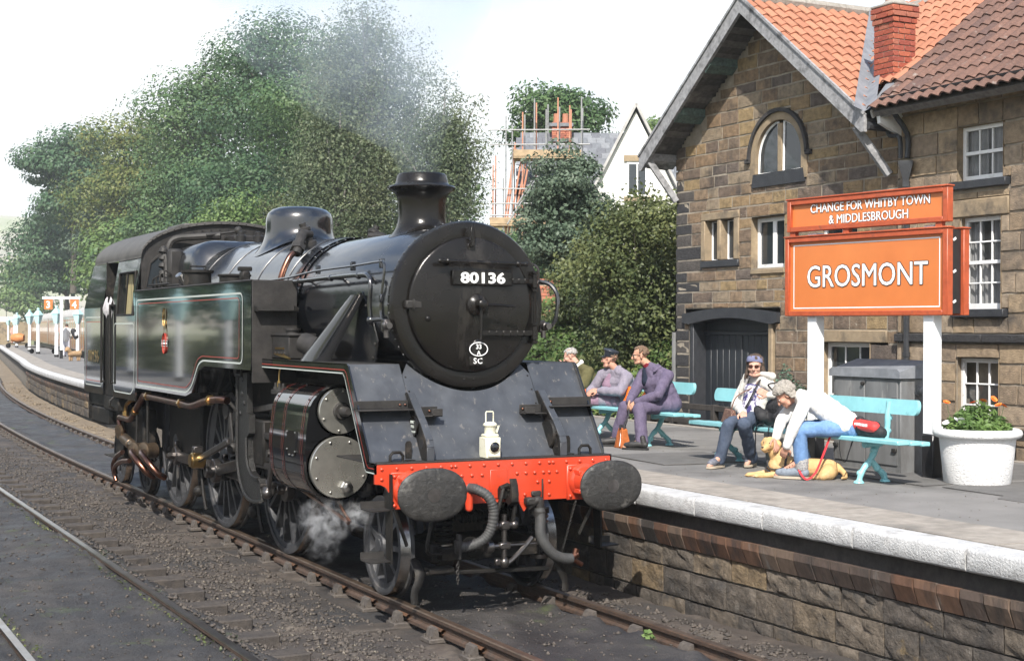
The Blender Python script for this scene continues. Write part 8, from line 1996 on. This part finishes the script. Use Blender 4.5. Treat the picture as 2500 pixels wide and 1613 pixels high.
b = MB(); b.lathe([(.25, -.45), (.34, -.2), (.36, 0), (.34, .2), (.25, .45)], (11, 100.5, PZ + .75), (.89, -.456, 0), 14); b.build('barrel', mat('orange_wood', [(.50, .20, .06), (.42, .16, .05)], rough=.6), tr_)
b = MB(); b.box((11, 100.5, PZ + .35), (1.3, .6, .08), .01, MR); b.build('frame', M_frame, tr_)
for s in (-1, 1): MB().lathe([(.18, -.03), (.18, .03)], V((11, 100.5, PZ + .18)) + Rv * s * .7, (.456, .89, 0), 16).build('wheel', M_frame, tr_)
br2 = thing('luggage_barrow', (8.9, 77.2, PZ), 'empty dark luggage barrow with raised handle beside the pair of lamps', 'barrow')
b = MB(); b.box((8.9, 77.2, PZ + .38), (1.7, .8, .08), .01, MR); b.build('deck', M_creo, br2); b = MB(); e0 = V((8.9, 77.2, PZ + .4)) + Rv * .8; b.tube([e0 + V((0, -.3, 0)), e0 + V((.05, -.3, .85)), e0 + V((.05, .3, .85)), e0 + V((0, .3, 0))], .03, 6); b.build('handle', M_lampteal, br2)
for s in (-1, 1): MB().lathe([(.14, -.03), (.14, .03)], V((8.9, 77.2, PZ + .14)) + Rv * s * .65, (.456, .89, 0), 14).build('wheel', M_frame, br2)
# coaches on the far side of the island platform
cl = lambda y: 12.2 + .12 * (y - 87)
M_amber = mat('varnished_door_panel', [(.26, .11, .045), (.34, .15, .06)], rough=.3, coat=.4, var=.15)
def coach(y0, label, nw=9):
 L = 17.5; a = math.atan(.12); t = local(thing('railway_coach', (cl(y0), y0, 0), label, 'coach', 'varnished coaches at the far platform', rotz=-a))
 B = lambda: MB()
 b = B(); b.b2((0, 0, 1.05), (2.7, L, 3.15), .03); body = b.build('body', M_teak, t)
 b = B(); b.prism([(-.05 + 1.4 - 1.42 * cos(u), 3.13 + .60 * sin(u)) for u in np.linspace(0, pi, 13)], 'xz', -.05, L + .05); r = b.build('roof', M_croof, t, 40)
 for i in range(6): MB().lathe([(.16, 0), (.16, .1), (.05, .14)], (1.35, 1.5 + i * 2.9, 3.72), 'z', 8).build('roof_vent', M_croof, r)
 b = B(); b.b2((.3, .3, .35), (2.4, L - .3, 1.05)); b.build('underframe', M_frame, t)
 for i in range(nw):
  y = .8 + i * (L - 1.6) / nw
  q = MB(); q.b2((-.012, y, 2.05), (.0, y + 1.2, 2.85)); q.build('window', M_glass, t)
  MB().b2((-.02, y + 1.28, 1.15), (.0, y + 1.72, 3.0), .004).build('door_panel', M_amber, t)
 MB().b2((-.015, 0, 1.92), (0, L, 1.98)).build('waist_rail', M_amber, t)
 return t
for i, lb in enumerate(('varnished brown railway coach right behind the tank engine cab', 'second varnished coach along the far platform', 'third varnished coach along the far platform', 'fourth varnished coach along the far platform', 'farthest varnished coach at the platform end')): coach(60 + i * 18.1, lb)

# ---------------------------------------------------------------- bridge, moor, house on the hill
bg = thing('railway_bridge', (8, 205, 3.0), 'pale low girder bridge with thin railing beyond the far platform end', 'bridge')
b = MB(); b.b2((-10, 204, 3.2), (26, 207, 3.9)); b.build('deck', M_wpaint, bg); b = MB(); b.b2((-10, 204.1, 1.9), (26, 204.3, 2.4)); b.build('girder', M_wpaint, bg)
for i in range(36): MB().b2((-10 + i, 204.1, 3.9), (-9.93 + i, 204.2, 5.2)).build('railing_post', M_iron, bg)
MB().b2((-10, 204.1, 5.15), (26, 204.2, 5.25)).build('hand_rail', M_iron, bg); b = MB(); b.b2((-10, 204, -.4), (-6, 207, 3.2)); b.b2((24, 204, -.4), (28, 207, 3.2)); b.build('abutments', M_dress, bg, kind='stuff')
M_moor = mat('heather_moor', [(.30, .27, .20), (.24, .27, .14), (.34, .30, .24), (.16, .21, .13)], rough=1, scale=.012, var=.2)
grid_mesh('hill', np.linspace(-500, 1500, 60), np.linspace(700, 1500, 24), lambda X, Y: -2 + 96 * np.clip((Y - 700) / 420, 0, 1) ** .8 * (.92 + .12 * vnoise(X, Y, 260, 41)) + vnoise(X, Y, 90, 42) * 4, M_moor, 'structure', follow=False)

HB = 1.4                                                     # foot of the hill house
M_render = mat('white_render', [(.78, .77, .74), (.72, .71, .68)], rough=.85, scale=1, var=.06, dirt=((.5, .48, .44), .1, 2))
M_grey_r = mat('grey_render', [(.42, .41, .40), (.34, .33, .32)], rough=.9, scale=2, var=.12)
M_slate = mat('blue_grey_slate', [(.14, .15, .165), (.19, .20, .215), (.115, .12, .135)], rnd=True, rough=.6, scale=3, var=.2)
M_hbrick = mat('red_brick', [(.33, .11, .07), (.40, .15, .09), (.28, .10, .07)], rnd=True, rough=.85, scale=6, var=.2)
M_pole = mat('galvanised_pole', [(.38, .38, .38), (.30, .30, .30)], rough=.4, metal=.4, var=.1); M_pole_o = mat('orange_painted_pole', [(.50, .20, .12), (.46, .26, .18)], rough=.5, var=.1); M_board = mat('scaffold_board', [(.42, .31, .19), (.30, .22, .14)], rough=.85, scale=2, var=.25)
hbm = MB().box((0, 0, 0), (1, 1, 1)).mesh('brick', smooth=0); hbm.materials.append(M_hbrick)
hh = local(thing('hill_house', (19.3, 31.4, HB), 'white gabled house with slate roof and tall red chimney on the hillside', 'house', rotz=-.4738))
# local frame: +x to the right across the view, +y away
b = MB(); b.prism([(-.3, 0), (3.1, 0), (3.1, 5.2), (1.45, 8.45), (-.3, 5.2)], 'xz', 0, 5); b.b2((3.1, 1.5, 0), (7, 5, 5.6)); b.build('wall', M_render, hh, 0)
b = MB(); b.b2((-2.5, 1.2, 0), (-.3, 5, 6.3)); b.build('wall', M_grey_r, hh, 0)
def slates(org, A, S, nA, nS, gA, gS):
 A, S = V(A).normalized(), V(S).normalized(); N = A.cross(S).normalized(); E = Matrix((A, S, N)).transposed().to_euler()
 for j in range(nS):
  for i in range(nA): piece('slate', slm, hr_, V(org) + A * gA * (i + .5 * (j % 2)) + S * gS * j + N * .02, (gA * .97, gS * 1.2, .03), (E.x + .06, E.y, E.z))
slm = MB().box((0, 0, 0), (1, 1, 1)).mesh('slate', smooth=0); slm.materials.append(M_slate)
b = MB(); b.prism([(-.55, 4.85), (1.45, 8.72), (3.35, 4.85), (3.35, 4.72), (1.45, 8.56), (-.55, 4.72)], 'xz', -.18, 5); b.prism([(.9, 6.0), (3.2, 7.85), (5.2, 6.0)], 'yz', 1.45, 7.2); b.prism([(.9, 5.9), (3.2, 7.95), (5.2, 5.9)], 'yz', -2.5, 1.45); hr_ = b.build('roof', M_slate, hh, 0)
slates((-2.45, .95, 6.08), (1, 0, 0), (0, 2.3, 2.02), 12, 10, .32, .32); slates((2.3, .85, 6.0), (1, 0, 0), (0, 2.3, 1.85), 14, 10, .32, .32)
for s in (-1, 1): b = MB(); bar(b, (1.45, -.2, 8.68), (1.45 + s * 1.95, -.2, 4.8), .05, .09); b.build('bargeboard', M_grey_r, hh)
b = MB(); b.b2((1.15, -.03, 5.55), (1.85, .05, 6.75)); wq = b.build('window', M_wpaint, hh); MB().b2((1.22, -.04, 5.62), (1.48, -.03, 6.65)).build('pane', M_glass, wq); MB().b2((1.53, -.04, 5.62), (1.78, -.03, 6.65)).build('pane', M_glass, wq); MB().b2((1.05, -.08, 6.75), (1.95, .05, 6.95)).build('lintel', M_dress, wq); MB().b2((1.05, -.08, 5.4), (1.95, .05, 5.55)).build('sill', M_dress, wq)
for x in (-2.2, -1.2): q = MB().b2((x, 1.15, 2.0), (x + .7, 1.22, 3.4)).build('window', M_wpaint, hh); MB().b2((x + .06, 1.14, 2.06), (x + .64, 1.15, 3.34)).build('pane', M_glass, q)
b = MB(); b.b2((-2.6, 1.14, 4.3), (-.6, 1.22, 6.0)); b.build('dark_opening', M_dark_room, hh)
chb = MB(); chb.b2((-1.32, 2.75, 6.0), (-.66, 3.40, 8.45)); hc_ = chb.build('chimney', M_hbrick, hh, 0)
MB().b2((-1.42, 2.66, 8.30), (-.56, 3.5, 8.42)).build('chimney_band', M_slate, hc_); MB().b2((-1.40, 2.68, 7.75), (-.58, 3.48, 7.86)).build('chimney_band', M_slate, hc_)
for k in range(24):
 for i in range(4): piece('brick', hbm, hc_, (-1.32 + .0825 + i * .165 + .03 * (k % 2 * 2 - 1) * (0 < i < 3), 2.745, 6.7 + k * .069), (.15, .04, .056))
for x in (-1.15, -.83): MB().lathe([(.12, 8.45), (.11, 8.80)], (x, 3.1, 0), 'z', 10).build('chimney_pot', M_pantile, hc_)
sc2 = local(thing('scaffolding', (19.3, 31.4, HB), 'steel pole scaffolding with timber lifts around the left end of the hill house', 'scaffold', rotz=-.4738))
rr = random.Random(4)
for x in (-3.4, -3.05, -2.75, -2.4, -2.0, -1.6, -1.2, -.8, -.4):
 for y in (.1, .9): top = rr.uniform(8.3, 9.0) if x > -2.6 else rr.uniform(6, 8.6); b = MB(); b.cyl((x + y * .1, y, 0), (x + y * .1, y, top), .026, n=6); b.build('standard', M_pole if rr.random() > .2 else M_pole_o, sc2)
for i, x in enumerate((-3.2, -3.05, -2.95, -2.8, -2.6)): b = MB(); b.cyl((x, .3, 3.2 + i * .3), (x + rr.uniform(.2, .6), .3, 7.4 - .2 * i), .035, n=6); b.build('brace', M_pole_o, sc2)
for z in (2.4, 2.9, 3.4, 3.9, 4.9, 5.3, 5.8, 7.3, 7.8): b = MB(); b.cyl((-3.5, .06, z), (-.1, .06, z + .03), .024, n=6); b.build('ledger', M_pole, sc2)
for z in (2.1, 4.55, 6.85): 
 b = MB(); b.b2((-3.5 if z < 5 else -2.7, .0, z), (-.4, 1.05, z + .06)); b.build('lift_boards', M_board, sc2); b = MB(); b.b2((-3.5 if z < 5 else -2.7, -.02, z + .06), (-.4, .02, z + .28)); b.build('toe_board', M_board if z > 4 else M_grey_r, sc2)
b = MB(); b.cyl((-2.9, .0, 4.6), (-1.5, .0, 6.8), .035, n=6); b.build('brace', M_pole, sc2); b = MB(); b.cyl((-2.6, .0, 5.2), (-2.0, .0, 6.2), .03, n=6); b.build('brace', M_pole, sc2)
bw = thing('brick_garden_wall', (9.0, 18, 1.0), 'low red brick garden wall with rounded coping below the hill house', 'wall')
b = MB(); bar(b, (7.0, 19.0, 2.2), (12.5, 16.2, 2.2), .2, 2.6); b.build('wall', M_joint, bw); d = V((5.5, -2.8, 0)).normalized(); ez = atan2(d.y, d.x); nn = V((d.y, -d.x, 0))
for k in range(13):
 for i in range(18):
  if k * 18 + i < 290: piece('brick', hbm, bw, V((8.0, 18.49, 2.45 + k * .078)) + d * (.235 * (i + .5 * (k % 2))) + nn * .105, (.222, .03, .066), (0, 0, ez))
for i in range(30): piece('coping_brick', hbm, bw, V((8.0, 18.49, 3.52)) + d * .14 * i, (.125, .26, .11), (rr.uniform(-.05, .05), 0, ez))
# ---------------------------------------------------------------- trees, bushes
M_bark = mat('bark', [(.06, .05, .04), (.10, .085, .07)], rough=.9, scale=6, bump=.5, bscale=30); M_birch = mat('birch_bark', [(.32, .30, .28), (.12, .11, .10)], rough=.8, scale=5, aniso=4)
LF = {'dark': [(.033, .075, .037), (.056, .115, .052), (.092, .150, .069)], 'mid': [(.046, .095, .037), (.078, .140, .052), (.121, .180, .069)], 'yel': [(.074, .115, .037), (.121, .155, .046), (.204, .190, .052)],
 'grey': [(.070, .110, .069), (.111, .155, .103), (.167, .205, .144)], 'birch': [(.065, .100, .052), (.107, .140, .075), (.167, .185, .098)], 'lime': [(.065, .130, .040), (.111, .180, .052), (.175, .240, .081)], 'oliv': [(.041, .065, .025), (.102, .125, .046), (.213, .225, .086)]}
LM = {k: leaf_mat('leaf_' + k, v, .26, .5) for k, v in LF.items()}  # dark end of the noise puts deep crown shade into the leaf colour
def tree(name, x, y, zt, rx, zlo, zg_, leaf, n, lsz, label, cat='tree', seed=1, ry=None, nc=60, droop=0., cr=.30, bark=None, rag=.25, asp=.6, grp=None, flat=.75, jit=.7):
 rg = np.random.default_rng(seed); ry = ry or rx; root = thing(name, (x, y, zg_), label, cat, grp)
 zc, rz_ = (zt + zlo) / 2, (zt - zlo) / 2
 c = rg.normal(0, 1, (nc, 3)); c /= np.linalg.norm(c, axis=1, keepdims=True); rad_ = rg.uniform(.35, 1, (nc, 1)) ** .5 * rg.uniform(1 - rag, 1.0, (nc, 1))
 cen = c * rad_ * np.array([rx, ry, rz_]) * .86 + np.array([x, y, zc])
 w = 1 - .25 * np.clip((cen[:, 2] - zc) / rz_, 0, 1)
 cen[:, 0] = x + (cen[:, 0] - x) * w; cen[:, 1] = y + (cen[:, 1] - y) * w
 R_ = min(rx, rz_) * cr * rg.uniform(.6, 1.35, nc)
 per = np.maximum(30, (n * R_ ** 2 / (R_ ** 2).sum()).astype(int)); P3 = []; N3 = []
 for i in range(nc):
  d = rg.normal(0, 1, (per[i], 3)); d /= np.linalg.norm(d, axis=1, keepdims=True); d[:, 2] += .25
  r = R_[i] * (rg.uniform(.62, 1.0, (per[i], 1)) if flat < .7 else rg.random((per[i], 1)) ** .33)
  p = cen[i] + d * r * np.array([1.2, 1.2, flat])
  p[:, 2] -= (d[:, 2] < -.1) * R_[i] * flat * .35 * d[:, 2]
  if droop: p[:, 2] -= droop * rg.random(per[i]) ** 2 * R_[i]
  P3.append(p); N3.append(d + np.array([0, 0, .35]))
 P3 = np.concatenate(P3); N3 = np.concatenate(N3)
 Vv, F = leaf_cloud(len(P3), P3, N3, lsz * .6, lsz * 1.3, rg, asp, jit)
 m_ = int(n * .12); d = rg.normal(0, 1, (m_, 3)); d /= np.linalg.norm(d, axis=1, keepdims=True); V2, F2 = leaf_cloud(m_, np.array([x, y, zc]) + d * rg.random((m_, 1)) ** .4 * np.array([rx, ry, rz_]) * .68 * (1 - rag * .5), d, lsz * 1.1, lsz * 1.7, rg, .7, .9)
 Vv = np.concatenate([Vv, V2]); F = np.concatenate([F, F2 + len(P3) * 4])
 np_mesh('crown', Vv, F, LM[leaf], parent=root)
 b = MB(); tr_r = max(.05, rx * .045)
 b.tube([(x, y, zg_ - .4), (x + .1 * tr_r, y, zg_ + (zlo - zg_) * .6), (x - .2 * tr_r, y + tr_r, zc), (x, y, zt - rz_ * .35)], [tr_r * 1.3, tr_r, tr_r * .6, tr_r * .2], 8, sub=4); b.build('trunk', bark or M_bark, root, 60)
 b = MB()
 for i in rg.choice(nc, min(nc, 16), replace=False):
  z0 = zlo + (cen[i, 2] - zlo) * rg.uniform(.1, .6); z0 = max(z0, zg_ + .3); mid = V((x, y, z0)).lerp(V(cen[i]), .5) + V((0, 0, .15 * rz_))
  b.tube([V((x, y, z0)), mid, V(cen[i])], [tr_r * .45, tr_r * .28, tr_r * .1], 5, sub=3)
 b.build('limbs', bark or M_bark, root, 60, kind='stuff')
 return root
G = 'trees on the bank behind the coaches'
for i, a in enumerate([('tree', 28.2, 172, 27.6, 7.0, 13, 7, 'dark', 15000, .24, 'dark spreading sycamore, topmost tree at the far left of the wood', 40), ('tree', 30.0, 186, 20.2, 6.6, 4.0, 6, 'dark', 15000, .24, 'low dark tree overhanging the coaches at the far left of the wood', 60), ('tree', 26.5, 139, 17.0, 4.8, 4.5, 6, 'grey', 15000, .16, 'grey-green tree low down just left of the engine cab', 60), ('tree', 27.5, 133, 27.0, 6.8, 7.0, 7, 'yel', 19000, .17, 'yellowing tree left of the middle of the wood', 70), ('tree', 24.5, 106, 18.3, 4.6, 5.0, 6, 'mid', 16000, .15, 'mid-green tree above the engine cab roof', 60), ('tree', 27.5, 110, 28.2, 5.8, 8.0, 8, 'mid', 20000, .15, 'tall mid-green tree in the middle of the wood', 70),
  ('tree', 27.8, 93, 28.0, 5.9, 7.0, 8, 'dark', 24000, .135, 'tallest dark green tree behind the drifting smoke', 80), ('tree', 26.5, 77, 24.0, 4.6, 6.0, 7, 'mid', 20000, .12, 'dense green tree left of the tall birches', 70), ('tree', 24.0, 86, 15.5, 4.8, 4.0, 6, 'dark', 15000, .14, 'shadowy tree low in the wood behind the steam dome', 60), ('tree', 24.5, 122, 13, 5.5, 3.0, 5, 'lime', 9000, .2, 'bright low tree left of the cab roof in the wood', 50), ('tree', 31.5, 190, 22.8, 6.5, 6.5, 5, 'dark', 14000, .24, 'middle one of the dark trees at the far left of the wood', 60), ('tree', 37, 262, 17.5, 6.5, 1, 0, 'lime', 7000, .3, 'pale far-off tree beyond the bridge at the left edge', 40)]):
 tree(*a[:11], seed=20 + i, nc=a[11] // 2, grp=G, flat=.58, jit=.27, cr=.50)
tree('birch_tree', 21.3, 57.3, 21.0, 4.6, 5.0, 4, 'birch', 42000, .075, 'tall weeping silver birch behind the engine chimney, half veiled by smoke', seed=41, nc=170, droop=2.6, cr=.25, bark=M_birch, asp=.5)
tree('birch_tree', 19.2, 55.5, 15.0, 3.5, 3.5, 4, 'birch', 26000, .075, 'shorter silver birch between steam dome and chimney', seed=42, nc=90, droop=2.6, cr=.25, bark=M_birch, asp=.5)
tree('birch_tree', 22.3, 50.1, 15.2, 3.0, 4.6, 4, 'birch', 22000, .07, 'thin airy birch leaning at the right edge of the wood left of the scaffolding', seed=43, nc=60, droop=3.5, cr=.24, bark=M_birch, rag=.5, asp=.5)
tree('bush', 17.0, 66.6, 9.8, 3.2, 3.0, 2.5, 'lime', 14000, .10, 'bright green shrubby tree behind the boiler and cab roof', 'bush', seed=44, nc=60)
tree('bush', 20.8, 68.0, 10.8, 3.2, 3.0, 2.5, 'oliv', 12000, .10, 'olive shrubby tree behind the steam dome', 'bush', seed=45, nc=60)
tree('tree', 31.9, 56.5, 16.7, 3.1, 9.5, 4, 'mid', 13000, .12, 'round-headed tree rising behind the hill house chimney', seed=46, nc=60, rag=.35, flat=.62, jit=.4, cr=.36)
tree('tree', 45.5, 68.7, 16.4, 2.4, 11.5, 4, 'lime', 3500, .13, 'distant pale tree showing left of the gable roof', seed=47, nc=30)
tree('willow_bush', 11.1, 18.6, 7.05, 1.45, 2.9, .7, 'grey', 21000, .050, 'large grey-green willow in front of the hill house', 'tree', seed=48, nc=110, cr=.26)
tree('tree', 12.9, 23.5, 4.9, .95, 2.3, .7, 'mid', 6000, .06, 'small leafy tree seen just right of the smokebox', seed=52, nc=40)
tree('hedge_tree', 8.55, 11.2, 5.6, 1.45, .8, .0, 'oliv', 26000, .042, 'tall dense olive-leaved bush against the left corner of the gable', 'bush', seed=49, nc=150, ry=1.9, cr=.30)
tree('hedge_tree', 9.35, 14.3, 4.9, .95, .8, .2, 'oliv', 14000, .045, 'broad olive bush left of the tallest bush beside the station', 'bush', seed=50, nc=80, ry=1.7, cr=.32)
tree('tree', 14.1, 27.5, 6.4, 1.5, 1.5, .9, 'mid', 7000, .07, 'low leafy tree between engine smokebox and scaffolding', seed=51, nc=40)
# ivy and bramble bank behind the farther bench
def bank():
 rg = np.random.default_rng(60); n = 34000; x = rg.uniform(7.25, 9.6, n); y = rg.uniform(9.0, 24, n)
 h = .45 + np.clip((x - 7.2) * .85, 0, 2.2) + vnoise(x, y, .8, 61) * .30 + vnoise(x, y, .3, 62) * .16
 z = .1 + h * (1 - .16 * rg.random(n) ** 2)
 V1, F1 = leaf_cloud(n, np.stack([x, y, z + .45], 1), np.tile([-.5, -.35, .8], (n, 1)), .022, .060, rg, .7, .55)
 np_mesh('ivy_bank', V1, F1, LM['lime'], 'stuff'); m = 9000; k = rg.integers(0, n, m)
 V1, F1 = leaf_cloud(m, np.stack([x[k], y[k], z[k] + .47], 1), np.tile([-.5, -.35, .8], (m, 1)), .02, .055, rg, .5, .8); np_mesh('bramble_leaves', V1, F1, LM['yel'], 'stuff')
 grid_mesh('bank_soil', np.linspace(7.22, 9.8, 14), np.linspace(8.8, 25, 40), lambda X, Y: .1 + .3 + np.clip((X - 7.2) * .85, 0, 2.2) + vnoise(X, Y, .8, 61) * .3, M_soil, 'structure', follow=False)
bank()
# hillside undergrowth that fills in below the trees
def under():
 rg = np.random.default_rng(66); n = 60000; y = 58 + 150 * rg.random(n) ** 1.2; x = cl(y) + 3.6 + np.where(y < 55, np.clip(55 - y, 0, 30) * .12, 0) + 16 * rg.random(n)
 gz = -.3 + np.clip((x - cl(y) - 3.2) * .5, 0, 9); z = gz + (2.2 + vnoise(x, y, 5, 67) * 1.5) * rg.random(n) ** .6; s = .06 + y / 900
 V1, F1 = leaf_cloud(n, np.stack([x, y, z], 1), np.tile([-.4, -.5, .8], (n, 1)), .08, .2, rg, .6, .7); np_mesh('undergrowth', V1, F1, LM['mid'], 'stuff')
under()
# a weed by the rail, moss tufts along the side track
wd = thing('weed', (.58, -1.62, -.09), 'small bright green weed growing beside the right rail', 'plant'); V1, F1 = leaf_cloud(26, np.array([.58, -1.62, -.05]) + RNG.normal(0, .03, (26, 3)), np.tile([0., -.3, 1], (26, 1)), .02, .035, RNG, .8); np_mesh('leaves', V1, F1, LM['lime'], parent=wd)
n = 1500; yy_ = RNG.uniform(-5, 10, n); xx_ = np.where(RNG.random(n) < .6, -4.105 + .12 + .05 * RNG.standard_normal(n), -2.62 - .11 + .03 * RNG.standard_normal(n)); V1, F1 = leaf_cloud(n, np.stack([xx_, yy_, np.full(n, -.045)], 1), np.tile([0., 0, 1.], (n, 1)), .008, .022, RNG, .6); np_mesh('moss', V1, F1, LM['oliv'], 'stuff')

# ---------------------------------------------------------------- the opposite platform (only mirrored in the engine's paint)
op = thing('opposite_platform', (-8, 20, 0), kind='structure')
b = MB(); b.b2((-9.4, -14, -.4), (-5.25, 75, .84)); b.build('wall', M_dress, op, 0); b = MB(); b.b2((-9.4, -14, .85), (-5.9, 75, .915)); b.build('tarmac', M_tarmac, op, 0); b = MB(); b.b2((-5.9, -14, .80), (-5.05, 75, .93), .02); b.build('coping', M_white_stone, op)
for y, lb in ((25, 'nearest'), (30, 'second'), (36, 'third'), (43, 'fourth')): lamp_post(-7.4, y, 'white lamp post on the opposite platform, %s along it, mirrored in the tank side' % lb)
def hedge(x, y0, y1, h, n, leaf, label, seed):
 rg = np.random.default_rng(seed); xx = x + .55 * rg.standard_normal(n).clip(-1.5, 1.5); yy = rg.uniform(y0, y1, n); zz = .2 + (h + .35 * vnoise(xx * 0, yy, 1.6, seed)) * rg.random(n) ** .7
 root = thing('hedge', (x, (y0 + y1) / 2, .2), label, 'hedge'); V1, F1 = leaf_cloud(n, np.stack([xx, yy, zz], 1), np.tile([.8, 0, .5], (n, 1)), .05, .12, rg, .6); np_mesh('foliage', V1, F1, LM[leaf], parent=root)
hedge(-10.2, 14, 60, 1.7, 13000, 'oliv', 'olive hedge behind the opposite platform, seen only as a reflection', 71)
for i, (x, y, h) in enumerate(((-13.5, 22, 8), (-14, 30, 9), (-13.5, 39, 10), (-14.5, 49, 13), (-13.5, 60, 13))): tree('tree', x, y, h, 4.4, 1.2, .0, 'dark', 5000, .2, 'dark tree number behind the opposite platform'.replace(' number', ('', ' tall', ' broad', ' fourth', ' farthest')[i]), seed=80 + i, nc=30, cr=.42)

# ---------------------------------------------------------------- smoke and steam
def vol(name, density, scale, col=(.82, .88, 1.0), lo=.42, hi=.62, aniso=.2, zfade=None):
 m = bpy.data.materials.new(name); m.use_nodes = True; nt = m.node_tree; n, l = nt.nodes, nt.links; n.remove(n['Principled BSDF'])
 pv = n.new('ShaderNodeVolumePrincipled'); pv.inputs['Color'].default_value = (*col, 1); pv.inputs['Anisotropy'].default_value = aniso
 tc = n.new('ShaderNodeNewGeometry'); no = n.new('ShaderNodeTexNoise'); no.inputs['Scale'].default_value = scale; no.inputs['Detail'].default_value = 4; no.inputs['Distortion'].default_value = .8
 mr = n.new('ShaderNodeMapRange'); mr.inputs[1].default_value = lo; mr.inputs[2].default_value = hi; mr.inputs[3].default_value = .0; mr.inputs[4].default_value = density
 l.new(tc.outputs['Position'], no.inputs['Vector']); l.new(no.outputs[0], mr.inputs[0]); out_ = mr.outputs[0]
 if zfade:
  oc = n.new('ShaderNodeTexCoord'); le = n.new('ShaderNodeVectorMath'); le.operation = 'LENGTH'; l.new(oc.outputs['Object'], le.inputs[0]); fm = n.new('ShaderNodeMapRange'); fm.inputs[1].default_value = .25; fm.inputs[2].default_value = .95; fm.inputs[3].default_value = 1; fm.inputs[4].default_value = 0
  l.new(le.outputs['Value'], fm.inputs[0]); ml = n.new('ShaderNodeMath'); ml.operation = 'MULTIPLY'; l.new(out_, ml.inputs[0]); l.new(fm.outputs[0], ml.inputs[1]); out_ = ml.outputs[0]
 l.new(out_, pv.inputs['Density']); l.new(pv.outputs[0], n['Material Output'].inputs['Volume']); return m
b = MB(); b.tube([V(p) for p in ((0, 1.72, 3.94), (-.04, 1.78, 4.3), (-.12, 1.95, 4.75), (-.22, 2.25, 5.3), (-.30, 2.7, 6.1), (-.35, 3.4, 7.4), (-.3, 4.6, 9.5), (0, 6.5, 12.5))], [.17, .30, .68, 1.12, 1.6, 2.1, 2.7, 3.0], 20, sub=4)
b.build('smoke', vol('smoke_haze', .36, .75, (.76, .87, 1.0), .36, .66), None, 80, base=(0, 1.72, 3.94), kind='stuff')
for p, r, d in (((-1.12, 1.40, .64), (.28, .48, .24), 11), ((-.98, .92, .72), (.17, .20, .17), 16), ((-1.08, 1.6, .42), (.2, .34, .26), 5)):
 b = MB(); b.ball((0, 0, 0), 1, 18, 12); o = b.build('steam', vol('steam', d * .8, 11, (.95, .97, 1), .50, .66, zfade=True), None, 80, base=(0, 0, 0), kind='stuff'); o.location = p; o.scale = r
# air between the camera and the far side of the valley
b = MB(); b.b2((-310, -110, -3), (1610, 1570, 122)); hm_ = bpy.data.materials.new('air'); hm_.use_nodes = True; hm_.node_tree.nodes.remove(hm_.node_tree.nodes['Principled BSDF'])
pv = hm_.node_tree.nodes.new('ShaderNodeVolumePrincipled'); pv.inputs['Color'].default_value = (.86, .93, 1, 1); pv.inputs['Density'].default_value = .0004; hm_.node_tree.links.new(pv.outputs[0], hm_.node_tree.nodes['Material Output'].inputs['Volume'])
b.build('haze', hm_, None, 0, kind='stuff')
